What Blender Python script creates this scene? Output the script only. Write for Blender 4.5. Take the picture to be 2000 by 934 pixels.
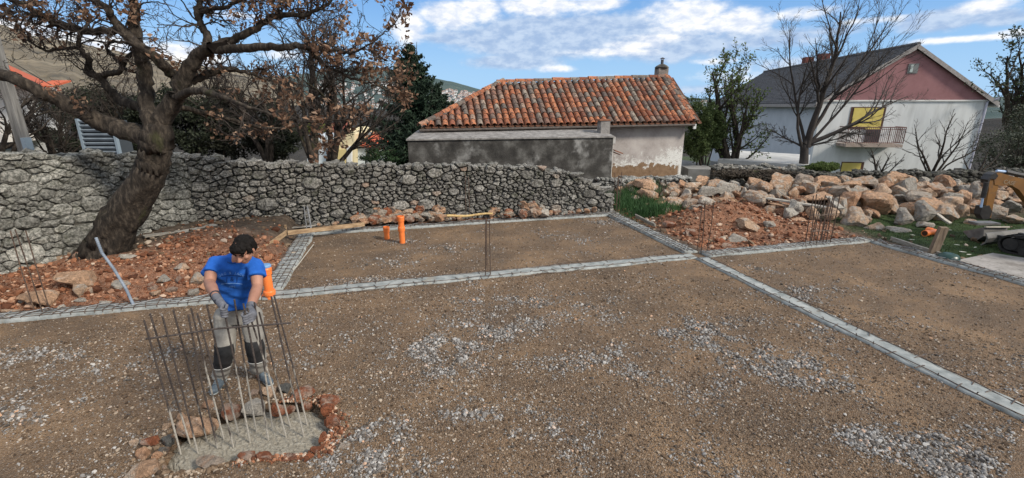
import bpy, bmesh, math, random
import numpy as np
from mathutils import Vector, Matrix, Euler, noise as mnoise

for _o in list(bpy.data.objects):
    bpy.data.objects.remove(_o)
SC = bpy.context.scene
COL = SC.collection
PI = math.pi

# ------------------------------------------------------------------ camera
CAM_H = 3.05
PITCH = math.radians(16.2)
FPX = 900.0
cam_data = bpy.data.cameras.new('camera')
cam_data.sensor_width = 36.0
cam_data.lens = 36.0 * FPX / 2000.0
cam_data.clip_start = 0.1
cam_data.clip_end = 9000.0
cam = bpy.data.objects.new('camera', cam_data)
COL.objects.link(cam)
cam.location = (0, 0, CAM_H)
cam.rotation_euler = (math.radians(90) - PITCH, 0, 0)
SC.camera = cam

# ------------------------------------------------------------------ light and exposure
SC.view_settings.view_transform = 'Standard'
SC.view_settings.look = 'None'
SC.view_settings.exposure = 0.22
SC.view_settings.gamma = 1.0
SUN_DIR = Vector((0.72, -0.42, 0.62)).normalized()
SUN_EL = math.asin(SUN_DIR.z)
SUN_AZ = math.atan2(SUN_DIR.x, SUN_DIR.y)
sun_data = bpy.data.lights.new('sun', 'SUN')
sun_data.energy = 3.8
sun_data.angle = math.radians(10.0)
sun_data.color = (1.0, 0.91, 0.79)
sun = bpy.data.objects.new('sun', sun_data)
COL.objects.link(sun)
sun.rotation_euler = SUN_DIR.to_track_quat('Z', 'Y').to_euler()


# pixel (of the 2000 x 934 photograph) -> world, for laying out real positions
def ray(px, py):
    cx, cy = (px - 1000.0) / FPX, (py - 467.0) / FPX
    return cx, math.cos(PITCH) - cy * math.sin(PITCH), -(cy * math.cos(PITCH) + math.sin(PITCH))


def G(px, py, z=0.0):
    x, f, u = ray(px, py)
    t = (z - CAM_H) / u
    return Vector((x * t, f * t, z))


def AT(px, py, Y):
    x, f, u = ray(px, py)
    t = Y / f
    return Vector((x * t, Y, CAM_H + u * t))


def PXM(Y, py=400):
    """metres per pixel at forward distance Y"""
    x, f, u = ray(1000, py)
    return Y / f / FPX


# building axes
BANG = math.radians(14.8)
BU = Vector((math.cos(BANG), math.sin(BANG), 0))
BV = Vector((-math.sin(BANG), math.cos(BANG), 0))
BO = Vector((3.99, 9.22, 0))


def B(u, v, z=0.0):
    p = BO + BU * u + BV * v
    return Vector((p.x, p.y, z))


# ------------------------------------------------------------------ node helpers
class NT:
    def __init__(self, tree):
        self.t = tree
        self.n = tree.nodes
        self.l = tree.links

    def new(self, kind, **kw):
        nd = self.n.new(kind)
        for k, v in kw.items():
            setattr(nd, k, v)
        return nd

    def put(self, sock, val):
        if isinstance(val, bpy.types.NodeSocket):
            self.l.new(val, sock)
        elif val is not None:
            if hasattr(sock, 'default_value'):
                dv = sock.default_value
                if hasattr(dv, '__len__') and not hasattr(val, '__len__'):
                    val = [val] * len(dv)
                if hasattr(dv, '__len__') and len(dv) == 4 and len(val) == 3:
                    val = (*val, 1.0)
                sock.default_value = val

    def math(self, op, a, b=None, c=None, clamp=False):
        nd = self.new('ShaderNodeMath', operation=op)
        nd.use_clamp = clamp
        for i, v in enumerate((a, b, c)):
            if v is not None:
                self.put(nd.inputs[i], v)
        return nd.outputs[0]

    def vmath(self, op, a, b=None, out=0):
        nd = self.new('ShaderNodeVectorMath', operation=op)
        self.put(nd.inputs[0], a)
        if b is not None:
            self.put(nd.inputs[1], b)
        return nd.outputs[out]

    def scale(self, v, s):
        nd = self.new('ShaderNodeVectorMath', operation='SCALE')
        self.put(nd.inputs[0], v)
        self.put(nd.inputs['Scale'], s)
        return nd.outputs[0]

    def noise(self, vec, scale, detail=3.0, rough=0.55, dist=0.0, out=0):
        nd = self.new('ShaderNodeTexNoise')
        self.put(nd.inputs['Vector'], vec)
        self.put(nd.inputs['Scale'], scale)
        self.put(nd.inputs['Detail'], detail)
        self.put(nd.inputs['Roughness'], rough)
        self.put(nd.inputs['Distortion'], dist)
        return nd.outputs[out]

    def voro(self, vec, scale, feature='F1', rnd=1.0, out=0):
        nd = self.new('ShaderNodeTexVoronoi', feature=feature)
        self.put(nd.inputs['Vector'], vec)
        self.put(nd.inputs['Scale'], scale)
        self.put(nd.inputs['Randomness'], rnd)
        return nd.outputs[out]

    def ramp(self, fac, stops, interp='LINEAR'):
        nd = self.new('ShaderNodeValToRGB')
        cr = nd.color_ramp
        cr.interpolation = interp
        while len(cr.elements) < len(stops):
            cr.elements.new(0.5)
        for e, (p, c) in zip(cr.elements, stops):
            e.position = p
            if not hasattr(c, '__len__'):
                c = (c, c, c)
            e.color = (*c, 1.0) if len(c) == 3 else c
        self.put(nd.inputs[0], fac)
        return nd.outputs[0]

    def mix(self, fac, a, b, mode='MIX'):
        nd = self.new('ShaderNodeMix', data_type='RGBA', blend_type=mode)
        self.put(nd.inputs[0], fac)
        self.put(nd.inputs[6], a)
        self.put(nd.inputs[7], b)
        return nd.outputs[2]

    def maprange(self, v, a, b, c=0.0, d=1.0, smooth=True):
        nd = self.new('ShaderNodeMapRange')
        nd.interpolation_type = 'SMOOTHSTEP' if smooth else 'LINEAR'
        for i, x in enumerate((v, a, b, c, d)):
            self.put(nd.inputs[i], x)
        return nd.outputs[0]

    def bump(self, h, strength=0.5, dist=0.02, normal=None):
        nd = self.new('ShaderNodeBump')
        self.put(nd.inputs['Height'], h)
        nd.inputs['Strength'].default_value = strength
        nd.inputs['Distance'].default_value = dist
        if normal is not None:
            self.put(nd.inputs['Normal'], normal)
        return nd.outputs[0]


def material(name):
    m = bpy.data.materials.new(name)
    m.use_nodes = True
    m.node_tree.nodes.clear()
    N = NT(m.node_tree)
    N.out = N.new('ShaderNodeOutputMaterial')
    N.b = N.new('ShaderNodeBsdfPrincipled')
    N.l.new(N.b.outputs[0], N.out.inputs[0])
    N.b.inputs['Specular IOR Level'].default_value = 0.25
    N.pos = N.new('ShaderNodeNewGeometry').outputs['Position']
    oi = N.new('ShaderNodeObjectInfo')
    N.rnd = oi.outputs['Random']
    N.ob = N.new('ShaderNodeTexCoord').outputs['Object']
    return m, N


MATS = {}


def gm(name, cols, scale=6.0, rough=0.85, bump=0.3, bscale=40.0, bdist=0.01, vary=0.15, space='pos',
       detail=5.0, spec=0.25, metal=0.0, stretch=None, two=None):
    """general weathered material: noise between colours, per-object brightness variation, fine relief"""
    if name in MATS:
        return MATS[name]
    m, N = material(name)
    v = N.pos if space == 'pos' else N.ob
    if stretch:
        v = N.vmath('MULTIPLY', v, stretch)
    n = N.noise(v, scale, detail, 0.6)
    k = len(cols)
    st = [(0.3 + 0.4 * i / max(1, k - 1), c) for i, c in enumerate(cols)]
    c = N.ramp(n, st) if k > 1 else cols[0]
    if two:
        n2 = N.noise(v, two[0], 4, 0.65)
        c = N.mix(N.maprange(n2, two[1], two[2]), c, two[3])
    if vary:
        f = N.maprange(N.rnd, 0, 1, 1 - vary, 1 + vary, smooth=False)
        hs = N.new('ShaderNodeHueSaturation')
        N.put(hs.inputs['Color'], c)
        N.put(hs.inputs['Value'], f)
        c = hs.outputs[0]
    N.put(N.b.inputs['Base Color'], c)
    N.b.inputs['Roughness'].default_value = rough
    N.b.inputs['Metallic'].default_value = metal
    N.b.inputs['Specular IOR Level'].default_value = spec
    if bump:
        N.put(N.b.inputs['Normal'], N.bump(N.noise(v, bscale, 5, 0.6), bump, bdist))
    MATS[name] = m
    return m


# ------------------------------------------------------------------ object helpers
WL = {}   # world location of each linked object (nothing is rotated unless noted)


def tag(o, label=None, cat=None, group=None, kind=None):
    if label:
        o['label'] = label
    if cat:
        o['category'] = cat
    if group:
        o['group'] = group
    if kind:
        o['kind'] = kind
    return o


def thing(name, loc, label, cat, group=None):
    o = bpy.data.objects.new(name, None)
    o.empty_display_size = 0.1
    COL.objects.link(o)
    o.location = loc
    WL[o.name] = Vector(loc)
    return tag(o, label, cat, group, 'thing')


def mesh_np(name, V, F, mats, fmat=None, smooth=False, attrs=None):
    me = bpy.data.meshes.new(name)
    V = np.asarray(V, dtype=np.float64).reshape(-1, 3)
    if isinstance(F, np.ndarray):
        k = F.shape[1]
        me.vertices.add(len(V))
        me.vertices.foreach_set('co', V.ravel())
        me.loops.add(F.size)
        me.loops.foreach_set('vertex_index', F.ravel().astype(np.int32))
        me.polygons.add(len(F))
        me.polygons.foreach_set('loop_start', np.arange(0, F.size, k, dtype=np.int32))
        me.update(calc_edges=True)
    else:
        me.from_pydata([tuple(v) for v in V], [], F)
    if not isinstance(mats, (list, tuple)):
        mats = [mats]
    for m in mats:
        me.materials.append(m)
    if fmat is not None:
        me.polygons.foreach_set('material_index', np.asarray(fmat, dtype=np.int32))
    me.polygons.foreach_set('use_smooth', np.full(len(me.polygons), bool(smooth)))
    me.update()
    return me


def link(name, me, parent=None, loc=(0, 0, 0), rot=None):
    """loc is in world space; parents are unrotated"""
    o = bpy.data.objects.new(name, me)
    COL.objects.link(o)
    if parent is not None:
        o.parent = parent
        o.location = Vector(loc) - WL[parent.name]
    else:
        o.location = loc
    WL[o.name] = Vector(loc)
    if rot is not None:
        o.rotation_euler = rot
    return o


def mk(name, V, F, mat, parent=None, smooth=False, fmat=None, origin=None):
    """mesh object from world-space vertices; origin at its own centre"""
    V = np.asarray(V, dtype=np.float64).reshape(-1, 3)
    if origin is None:
        origin = (V.min(0) + V.max(0)) / 2
        origin[2] = V[:, 2].min()
    origin = np.asarray(origin, dtype=np.float64)
    return link(name, mesh_np(name, V - origin, F, mat, fmat, smooth), parent, Vector(origin))


class MB:
    """collects simple solids, in world space"""

    def __init__(self):
        self.v, self.f, self.m = [], [], []

    def add(self, V, F, mi=0):
        k = len(self.v)
        self.v.extend([tuple(p) for p in V])
        for f in F:
            self.f.append([i + k for i in f])
            self.m.append(mi)
        return self

    def box(self, c, s, rz=0.0, mi=0, M=None):
        hx, hy, hz = s[0] / 2, s[1] / 2, s[2] / 2
        P = [Vector((x, y, z)) for z in (-hz, hz) for x, y in ((-hx, -hy), (hx, -hy), (hx, hy), (-hx, hy))]
        R = M if M is not None else Matrix.Rotation(rz, 3, 'Z')
        P = [R @ p + Vector(c) for p in P]
        return self.add(P, [(0, 3, 2, 1), (4, 5, 6, 7), (0, 1, 5, 4), (1, 2, 6, 5), (2, 3, 7, 6), (3, 0, 4, 7)], mi)

    def hexa(self, P, mi=0):
        """8 corners: bottom 4 counter-clockwise, top 4"""
        return self.add(P, [(0, 3, 2, 1), (4, 5, 6, 7), (0, 1, 5, 4), (1, 2, 6, 5), (2, 3, 7, 6), (3, 0, 4, 7)], mi)

    def prism(self, poly, off, mi=0):
        """extrude polygon (list of Vectors) by the vector off"""
        n = len(poly)
        off = Vector(off)
        P = [Vector(p) for p in poly] + [Vector(p) + off for p in poly]
        F = [list(range(n))[::-1], list(range(n, 2 * n))]
        for i in range(n):
            j = (i + 1) % n
            F.append((i, j, n + j, n + i))
        return self.add(P, F, mi)

    def tube(self, pts, radii, sides=6, mi=0, caps=True):
        V, F = tube_geo(pts, radii, sides, caps)
        return self.add(V, F, mi)

    def lathe(self, prof, c=(0, 0, 0), n=16, M=None, mi=0):
        V, F = [], []
        for r, z in prof:
            for k in range(n):
                a = 2 * PI * k / n
                V.append(Vector((r * math.cos(a), r * math.sin(a), z)))
        if M is not None:
            V = [M @ p for p in V]
        V = [p + Vector(c) for p in V]
        for i in range(len(prof) - 1):
            for k in range(n):
                k2 = (k + 1) % n
                F.append((i * n + k, i * n + k2, (i + 1) * n + k2, (i + 1) * n + k))
        F.append(list(range(n))[::-1])
        F.append(list(range((len(prof) - 1) * n, len(prof) * n)))
        return self.add(V, F, mi)

    def build(self, name, mat, parent=None, smooth=False, origin=None):
        return mk(name, self.v, self.f, mat, parent, smooth, self.m if isinstance(mat, (list, tuple)) else None, origin)


def tube_geo(pts, radii, sides=6, caps=True):
    pts = [Vector(p) for p in pts]
    if not hasattr(radii, '__len__'):
        radii = [radii] * len(pts)
    V, F = [], []
    n = len(pts)
    prev = None
    for i in range(n):
        d = (pts[min(i + 1, n - 1)] - pts[max(i - 1, 0)])
        if d.length < 1e-9:
            d = Vector((0, 0, 1))
        d.normalize()
        if prev is None:
            a = Vector((0, 0, 1)) if abs(d.z) < 0.9 else Vector((1, 0, 0))
            s = d.cross(a).normalized()
        else:
            s = (prev - d * prev.dot(d))
            s = s.normalized() if s.length > 1e-6 else d.orthogonal().normalized()
        prev = s
        t = d.cross(s)
        for k in range(sides):
            a = 2 * PI * k / sides
            V.append(pts[i] + (s * math.cos(a) + t * math.sin(a)) * radii[i])
    for i in range(n - 1):
        for k in range(sides):
            k2 = (k + 1) % sides
            F.append((i * sides + k, i * sides + k2, (i + 1) * sides + k2, (i + 1) * sides + k))
    if caps and sides > 2:
        F.append(list(range(sides))[::-1])
        F.append(list(range((n - 1) * sides, n * sides)))
    return V, F


def chains_mesh(chains, sides):
    """many tubes at once: list of (pts Nx3 array, radii N) -> V, F(quads)"""
    VV, FF, off = [], [], 0
    ang = np.arange(sides) * 2 * PI / sides
    ca, sa = np.cos(ang), np.sin(ang)
    for P, R in chains:
        P = np.asarray(P, float)
        R = np.asarray(R, float)
        n = len(P)
        d = np.empty_like(P)
        d[1:-1] = P[2:] - P[:-2]
        d[0] = P[1] - P[0]
        d[-1] = P[-1] - P[-2]
        d /= np.linalg.norm(d, axis=1, keepdims=True) + 1e-9
        md = P[-1] - P[0]
        a = np.array((0.31, 0.17, 0.93)) if abs(md[2]) < 0.8 * (np.linalg.norm(md) + 1e-9) else np.array((0.93, 0.31, 0.17))
        s = np.cross(d, a)
        s /= np.linalg.norm(s, axis=1, keepdims=True) + 1e-9
        t = np.cross(d, s)
        ring = P[:, None, :] + R[:, None, None] * (s[:, None, :] * ca[None, :, None] + t[:, None, :] * sa[None, :, None])
        VV.append(ring.reshape(-1, 3))
        i = np.arange(n - 1)[:, None] * sides
        k = np.arange(sides)[None, :]
        k2 = (k + 1) % sides
        q = np.stack([i + k, i + k2, i + sides + k2, i + sides + k], -1).reshape(-1, 4) + off
        FF.append(q)
        off += n * sides
    return np.concatenate(VV), np.concatenate(FF)


def leaves_mesh(C, size, rng, flat=0.0, aspect=0.55):
    """rhombic leaves at centres C"""
    n = len(C)
    a = rng.normal(size=(n, 3))
    if flat:
        a[:, 2] *= (1 - flat)
    a /= np.linalg.norm(a, axis=1, keepdims=True)
    b = rng.normal(size=(n, 3))
    b = np.cross(a, b)
    b /= np.linalg.norm(b, axis=1, keepdims=True) + 1e-9
    c = np.cross(a, b)
    s = (size * rng.uniform(0.6, 1.3, n))[:, None]
    V = np.stack([C - a * s * 0.5, C + b * s * aspect * 0.5 + c * s * 0.12, C + a * s * 0.5, C - b * s * aspect * 0.5 + c * s * 0.12], 1).reshape(-1, 3)
    F = np.arange(n * 4).reshape(n, 4)
    return V, F


# smooth value noise for numpy height fields
_rs = np.random.RandomState(7)
_GRID = _rs.rand(256, 256)


def vnoise(x, y):
    xi, yi = np.floor(x).astype(int), np.floor(y).astype(int)
    fx, fy = x - xi, y - yi
    fx = fx * fx * (3 - 2 * fx)
    fy = fy * fy * (3 - 2 * fy)
    g = lambda a, b: _GRID[a & 255, b & 255]
    return (g(xi, yi) * (1 - fx) + g(xi + 1, yi) * fx) * (1 - fy) + (g(xi, yi + 1) * (1 - fx) + g(xi + 1, yi + 1) * fx) * fy


def fbm(x, y, octs=4, gain=0.5):
    s, a, t = 0, 1.0, 0
    for i in range(octs):
        s = s + a * vnoise(x * 2 ** i + 17.3 * i, y * 2 ** i + 9.1 * i)
        t += a
        a *= gain
    return s / t


def sstep(a, b, x):
    t = np.clip((x - a) / (b - a), 0, 1)
    return t * t * (3 - 2 * t)


def scatter(name, P, S, mat, seed=0, amp=0.35, sub=1, parent=None, kind='stuff', rot=None):
    """instances of one small rough stone on the points P with per-point scale S (Nx3)"""
    n = len(P)
    rng = np.random.RandomState(seed)
    me = bpy.data.meshes.new(name)
    me.vertices.add(n)
    me.vertices.foreach_set('co', np.asarray(P, float).ravel())
    if rot is None:
        rot = rng.uniform(0, 2 * PI, (n, 3))
        rot[:, :2] *= 0.12
    for nm, A in (('rot', rot), ('scl', S)):
        at = me.attributes.new(nm, 'FLOAT_VECTOR', 'POINT')
        at.data.foreach_set('vector', np.asarray(A, float).ravel())
    me.materials.append(mat)
    o = bpy.data.objects.new(name, me)
    COL.objects.link(o)
    WL[o.name] = Vector((0, 0, 0))
    ng = bpy.data.node_groups.new(name + '_nodes', 'GeometryNodeTree')
    ng.interface.new_socket('Geometry', in_out='INPUT', socket_type='NodeSocketGeometry')
    ng.interface.new_socket('Geometry', in_out='OUTPUT', socket_type='NodeSocketGeometry')
    nn, ll = ng.nodes, ng.links
    gi, go = nn.new('NodeGroupInput'), nn.new('NodeGroupOutput')
    ico = nn.new('GeometryNodeMeshIcoSphere')
    ico.inputs['Subdivisions'].default_value = sub
    ico.inputs['Radius'].default_value = 1.0
    nz = nn.new('ShaderNodeTexNoise')
    nz.noise_dimensions = '4D'
    nz.inputs['Scale'].default_value = 0.9
    nz.inputs['W'].default_value = seed * 3.7
    sb = nn.new('ShaderNodeVectorMath')
    sb.operation = 'SUBTRACT'
    sb.inputs[1].default_value = (0.5, 0.5, 0.5)
    sc = nn.new('ShaderNodeVectorMath')
    sc.operation = 'SCALE'
    sc.inputs['Scale'].default_value = amp * 4
    ll.new(nz.outputs['Color'], sb.inputs[0])
    ll.new(sb.outputs[0], sc.inputs[0])
    sp = nn.new('GeometryNodeSetPosition')
    ll.new(ico.outputs[0], sp.inputs[0])
    ll.new(sc.outputs[0], sp.inputs['Offset'])
    sm = nn.new('GeometryNodeSetMaterial')
    sm.inputs['Material'].default_value = mat
    ll.new(sp.outputs[0], sm.inputs[0])
    iop = nn.new('GeometryNodeInstanceOnPoints')
    ll.new(gi.outputs[0], iop.inputs['Points'])
    ll.new(sm.outputs[0], iop.inputs['Instance'])
    ar = nn.new('GeometryNodeInputNamedAttribute')
    ar.data_type = 'FLOAT_VECTOR'
    ar.inputs['Name'].default_value = 'rot'
    asx = nn.new('GeometryNodeInputNamedAttribute')
    asx.data_type = 'FLOAT_VECTOR'
    asx.inputs['Name'].default_value = 'scl'
    er = nn.new('FunctionNodeEulerToRotation')
    ll.new(ar.outputs[0], er.inputs[0])
    ll.new(er.outputs[0], iop.inputs['Rotation'])
    ll.new(asx.outputs[0], iop.inputs['Scale'])
    ll.new(iop.outputs[0], go.inputs[0])
    md = o.modifiers.new('scatter', 'NODES')
    md.node_group = ng
    if parent is not None:
        o.parent = parent
        o.location = -WL[parent.name]
    tag(o, kind=kind)
    return o
# ------------------------------------------------------------------ sky with clouds
def az_el(px, py):
    x, f, u = ray(px, py)
    return math.atan2(x, f), math.atan2(u, math.hypot(x, f))


def build_world():
    w = bpy.data.worlds.new('World')
    SC.world = w
    w.use_nodes = True
    w.node_tree.nodes.clear()
    N = NT(w.node_tree)
    out = N.new('ShaderNodeOutputWorld')
    bg = N.new('ShaderNodeBackground')
    N.l.new(bg.outputs[0], out.inputs[0])
    sky = N.new('ShaderNodeTexSky', sky_type='NISHITA')
    sky.sun_disc = False
    sky.sun_elevation = SUN_EL
    sky.sun_rotation = SUN_AZ
    sky.altitude = 100
    sky.air_density = 1.0
    sky.dust_density = 0.6
    sky.ozone_density = 3.0
    d = N.new('ShaderNodeTexCoord').outputs['Generated']
    sx = N.new('ShaderNodeSeparateXYZ')
    N.put(sx.inputs[0], d)
    az = N.math('ARCTAN2', sx.outputs[0], sx.outputs[1])
    el = N.math('ARCSINE', sx.outputs[2])
    cv = N.new('ShaderNodeCombineXYZ')
    N.put(cv.inputs[0], az)
    N.put(cv.inputs[1], N.math('MULTIPLY', el, 2.0))
    p = cv.outputs[0]
    n_big = N.noise(p, 8.0, 7, 0.56, 0.2)
    n_mid = N.noise(p, 30.0, 7, 0.6, 0.1)
    nz = N.math('ADD', N.math('MULTIPLY', N.math('SUBTRACT', n_big, 0.5), 2.4), N.math('MULTIPLY', N.math('SUBTRACT', n_mid, 0.5), 0.9))

    def blobs(lst):
        acc = None
        for px, py, rx, ry, s in lst:
            a0, e0 = az_el(px, py)
            a1, _ = az_el(px + rx, py)
            _, e1 = az_el(px, py - ry)
            ra, re = abs(a1 - a0) * 1.08, abs(e1 - e0) * 1.1
            da = N.math('DIVIDE', N.math('SUBTRACT', az, a0), ra)
            de = N.math('DIVIDE', N.math('SUBTRACT', el, e0), re)
            q = N.math('ADD', N.math('MULTIPLY', da, da), N.math('MULTIPLY', de, de))
            g = N.math('MULTIPLY', N.math('EXPONENT', N.math('MULTIPLY', q, -1.0)), s)
            acc = g if acc is None else N.math('MAXIMUM', acc, g)
        return acc
    white = blobs([(885, 28, 62, 26, 1.25), (940, 15, 50, 30, 1.1), (1060, 10, 110, 22, 1.15), (1160, 8, 60, 16, 1.0),
                   (795, 55, 40, 34, 1.25), (1340, 30, 90, 44, 1.15), (1440, 40, 110, 26, 1.1), (1290, 75, 90, 14, 0.8),
                   (1180, 102, 110, 10, 0.95), (1240, 88, 80, 10, 0.9), (1090, 134, 46, 9, 0.95), (1560, 28, 90, 16, 1.05),
                   (120, 95, 190, 40, 1.4), (20, 60, 120, 26, 1.3), (350, 110, 120, 26, 1.1), (470, 30, 60, 10, 0.8),
                   (1900, 75, 160, 8, 0.95), (1985, 62, 70, 8, 0.9), (1930, 10, 70, 16, 0.9), (1700, 40, 120, 9, 0.8),
                   (1390, 120, 60, 8, 0.8), (1190, 150, 50, 9, 0.7), (540, 105, 60, 14, 0.8), (1470, 150, 190, 26, 0.62)])
    grey = blobs([(1080, 75, 210, 44, 1.35), (900, 75, 90, 16, 1.0), (1010, 120, 110, 18, 1.0), (1330, 90, 150, 34, 1.0),
                  (1480, 75, 150, 24, 0.9), (1560, 125, 120, 20, 0.8), (1830, 40, 110, 22, 1.05), (1960, 35, 80, 20, 0.9),
                  (1200, 60, 120, 34, 1.1), (1620, 60, 100, 14, 0.7), (1420, 175, 200, 14, 0.7)])
    # the rest of the sky carries the same broken cloud
    inview = N.math('MULTIPLY', N.maprange(N.math('ABSOLUTE', az), 0.86, 1.1, 1, 0), N.maprange(el, 0.25, 0.42, 1, 0))
    other = N.math('MULTIPLY', N.math('SUBTRACT', 1.0, inview), 0.80)
    wm = N.maprange(N.math('ADD', N.math('MAXIMUM', white, other), N.math('MULTIPLY', nz, 0.55)), 0.30, 0.98)
    gmk = N.maprange(N.math('ADD', grey, N.math('MULTIPLY', nz, 0.45)), 0.28, 0.75)
    base = N.mix(0.5, sky.outputs[0], (2.2, 5.9, 12.6))          # clear, saturated spring blue
    base = N.mix(N.maprange(el, 0.0, 0.22, 0.62, 0.0), base, (5.2, 8.2, 11.2))
    shade = N.mix(N.maprange(n_mid, .35, .65), (4.3, 5.7, 8.2), (6.9, 8.1, 9.9))
    lit = N.mix(N.maprange(n_mid, 0.3, 0.7), (7.6, 8.5, 10.2), (12.6, 12.4, 12.0))
    c = N.mix(N.math('MULTIPLY', gmk, 0.85), base, shade)
    c = N.mix(wm, c, lit)
    # below the horizon: muted ground tone
    c = N.mix(N.maprange(el, -0.06, -0.01, 1, 0), c, (1.6, 1.5, 1.3))
    N.put(bg.inputs[0], c)
    bg.inputs[1].default_value = 0.080
    return w


build_world()
# ------------------------------------------------------------------ terrain
def gauss(x, y, cx, cy, sx, sy, rot=0.0):
    c, s = math.cos(rot), math.sin(rot)
    dx, dy = x - cx, y - cy
    a, b = (dx * c + dy * s) / sx, (-dx * s + dy * c) / sy
    return np.exp(-(a * a + b * b))


def uv_of(x, y):
    dx, dy = x - BO.x, y - BO.y
    return dx * BU.x + dy * BU.y, dx * BV.x + dy * BV.y


PIT = [G(px, py, -0.05) for px, py in ((330, 905), (345, 870), (385, 835), (440, 822), (500, 802), (560, 798), (610, 800), (636, 820),
                                       (638, 850), (620, 880), (590, 895), (540, 898), (470, 905), (400, 925), (345, 930))]
PITC = sum(PIT, Vector()) / len(PIT)


def pit_mask(x, y):
    """about 1 inside the footing pit"""
    inside = np.zeros_like(x, dtype=bool)
    n = len(PIT)
    for i in range(n):
        a, b = PIT[i], PIT[(i + 1) % n]
        ax, ay = PITC.x + (a.x - PITC.x) * 1.06, PITC.y + (a.y - PITC.y) * 1.08
        bx, by = PITC.x + (b.x - PITC.x) * 1.06, PITC.y + (b.y - PITC.y) * 1.08
        cond = ((ay > y) != (by > y)) & (x < (bx - ax) * (y - ay) / (by - ay + 1e-12) + ax)
        inside ^= cond
    return inside.astype(float)


def on_pad(x, y):
    u, v = uv_of(x, y)
    a = (1 - sstep(4.3, 4.5, u)) * (1 - sstep(-0.1, 0.1, v))
    b = sstep(-8.35, -8.15, u) * (1 - sstep(-0.1, 0.1, u)) * (1 - sstep(3.85, 4.05, v))
    return np.maximum(a, b)


def heap_h(x, y):
    """bed of the boulder heap on the right"""
    # front line of the heap: distance behind it
    fx = np.array([3.3, 4.2, 5.6, 6.6, 7.6, 9.4, 10.6, 12.2, 14.0, 18.0])
    fy = np.array([13.6, 13.0, 12.9, 12.5, 11.5, 11.4, 12.1, 12.4, 12.6, 12.8])
    f = np.interp(x, fx, fy)
    hi = np.interp(x, [3.0, 4.0, 5.0, 6.2, 6.8, 7.6, 18], [0.0, .34, .50, .28, .38, .44, .44])
    return hi * sstep(-0.1, 2.3, y - f) * (1 - sstep(3.2, 4.6, y - f))


def terrain(x, y):
    u, v = uv_of(x, y)
    pad = on_pad(x, y)
    h = 0.03 * (fbm(x * 0.5, y * 0.5, 3) - 0.5) * 2 + 0.012 * (fbm(x * 3, y * 3, 3) - 0.5)
    out = np.zeros_like(x)
    # left soil bank up to the wall
    lf = sstep(0.1, 0.7, v) * (1 - sstep(-8.9, -8.5, u))
    out += lf * (0.05 + 0.07 * np.clip(v, 0, 4))
    out += 0.28 * gauss(x, y, -6.3, 9.2, 1.3, .9, .3) * lf
    out += 0.12 * gauss(x, y, -7.2, 7.6, .9, .5, .3) * lf
    rough = 0.16 * (fbm(x * 1.7 + 5, y * 1.7, 4) - 0.5) + 0.05 * (fbm(x * 9, y * 9, 2) - .5)
    # strip behind the far beam
    bk = sstep(4.0, 4.4, v) * sstep(-9.5, -8.5, u) * (1 - sstep(0.2, .8, u))
    out += bk * 0.08
    # red mound on the right
    out += 0.66 * gauss(x, y, 5.75, 11.75, 1.05, .62, .1) * sstep(0.15, 1.0, v)
    out += 0.2 * gauss(x, y, 7.3, 11.2, .7, .5, .1) * sstep(0.15, .9, v)
    out += 0.22 * gauss(x, y, 4.4, 11.9, .6, .8, .1) * sstep(0.15, .9, u)
    out += heap_h(x, y)
    soil = 1 - sstep(8.0, 9.0, x) * (1 - sstep(11.0, 12.0, y))
    out += rough * soil * np.clip(sstep(0.15, 0.6, v) + sstep(4.6, 5, u), 0, 1)
    # behind the walls the land falls away to the left, and beyond
    far = sstep(17, 50, y)
    left = 1 - sstep(-2, 14, x)
    out += -far * (6.5 * left + 1.2)
    out += -1.9 * sstep(18.6, 20.0, y) * sstep(9, 11, x)
    out += -sstep(40, 200, np.hypot(x, y)) * 12
    h = h + out * (1 - pad)
    h = h * (1 - 0.55 * pad)
    h -= 0.17 * pit_mask(x, y)
    rr = np.hypot((x - PITC.x) / 1.25, (y - PITC.y) / .75)
    h += 0.0 * rr
    return h


def HIT(px, py):
    """where the line of sight through a photo pixel meets the terrain"""
    x, f, u = ray(px, py)
    t = np.arange(2.0, 24.0, .02)
    g = terrain(x * t / f, t)
    below = np.nonzero(CAM_H + u * t / f < g)[0]
    return Vector((x * t[below[0]] / f, t[below[0]], g[below[0]])) if len(below) else G(px, py)


def TH(x, y):
    return float(terrain(np.array([float(x)]), np.array([float(y)]))[0])


def axis(lo, hi, step, far):
    mid = np.arange(lo, hi, step)
    k = np.geomspace(step * 1.5, far, 46)
    return np.concatenate([(lo - k[::-1]), mid, hi + k])


def zones(x, y):
    u, v = uv_of(x, y)
    pad = on_pad(x, y)
    n = fbm(x * 1.1, y * 1.1, 4)
    red = np.clip(sstep(0.05, .3, v) * (1 - sstep(-8.6, -8.3, u)) * (1 - .95 * sstep(1.9, 3.3, v + (n - .5) * 2 + .0 * u)), 0, 1)
    red = np.maximum(red, 0.75 * sstep(3.95, 4.2, v) * sstep(-6.5, -5, u) * (1 - sstep(0, .6, u)))
    rr = sstep(0.1, .4, v) * sstep(0.15, .5, u) * (1 - sstep(14.0, 15.0, y)) * (1 - sstep(8.2, 9.2, x + (n - .5) * 2))
    red = np.maximum(red, rr)
    gr = sstep(4.7, 5.1, u + (n - .5) * .3) * sstep(8.4, 9.4, x + (n - .5) * 1.5) * (1 - sstep(12.3, 13.2, y))
    gr = np.maximum(gr, sstep(16, 19, y) * 0.8)
    gr = np.maximum(gr, .9 * gauss(x, y, 3.7, 13.4, .9, 1.2))
    return np.stack([red * (1 - pad) * (1 - gr), gr * (1 - pad), pad, np.ones_like(x)], -1)


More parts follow.
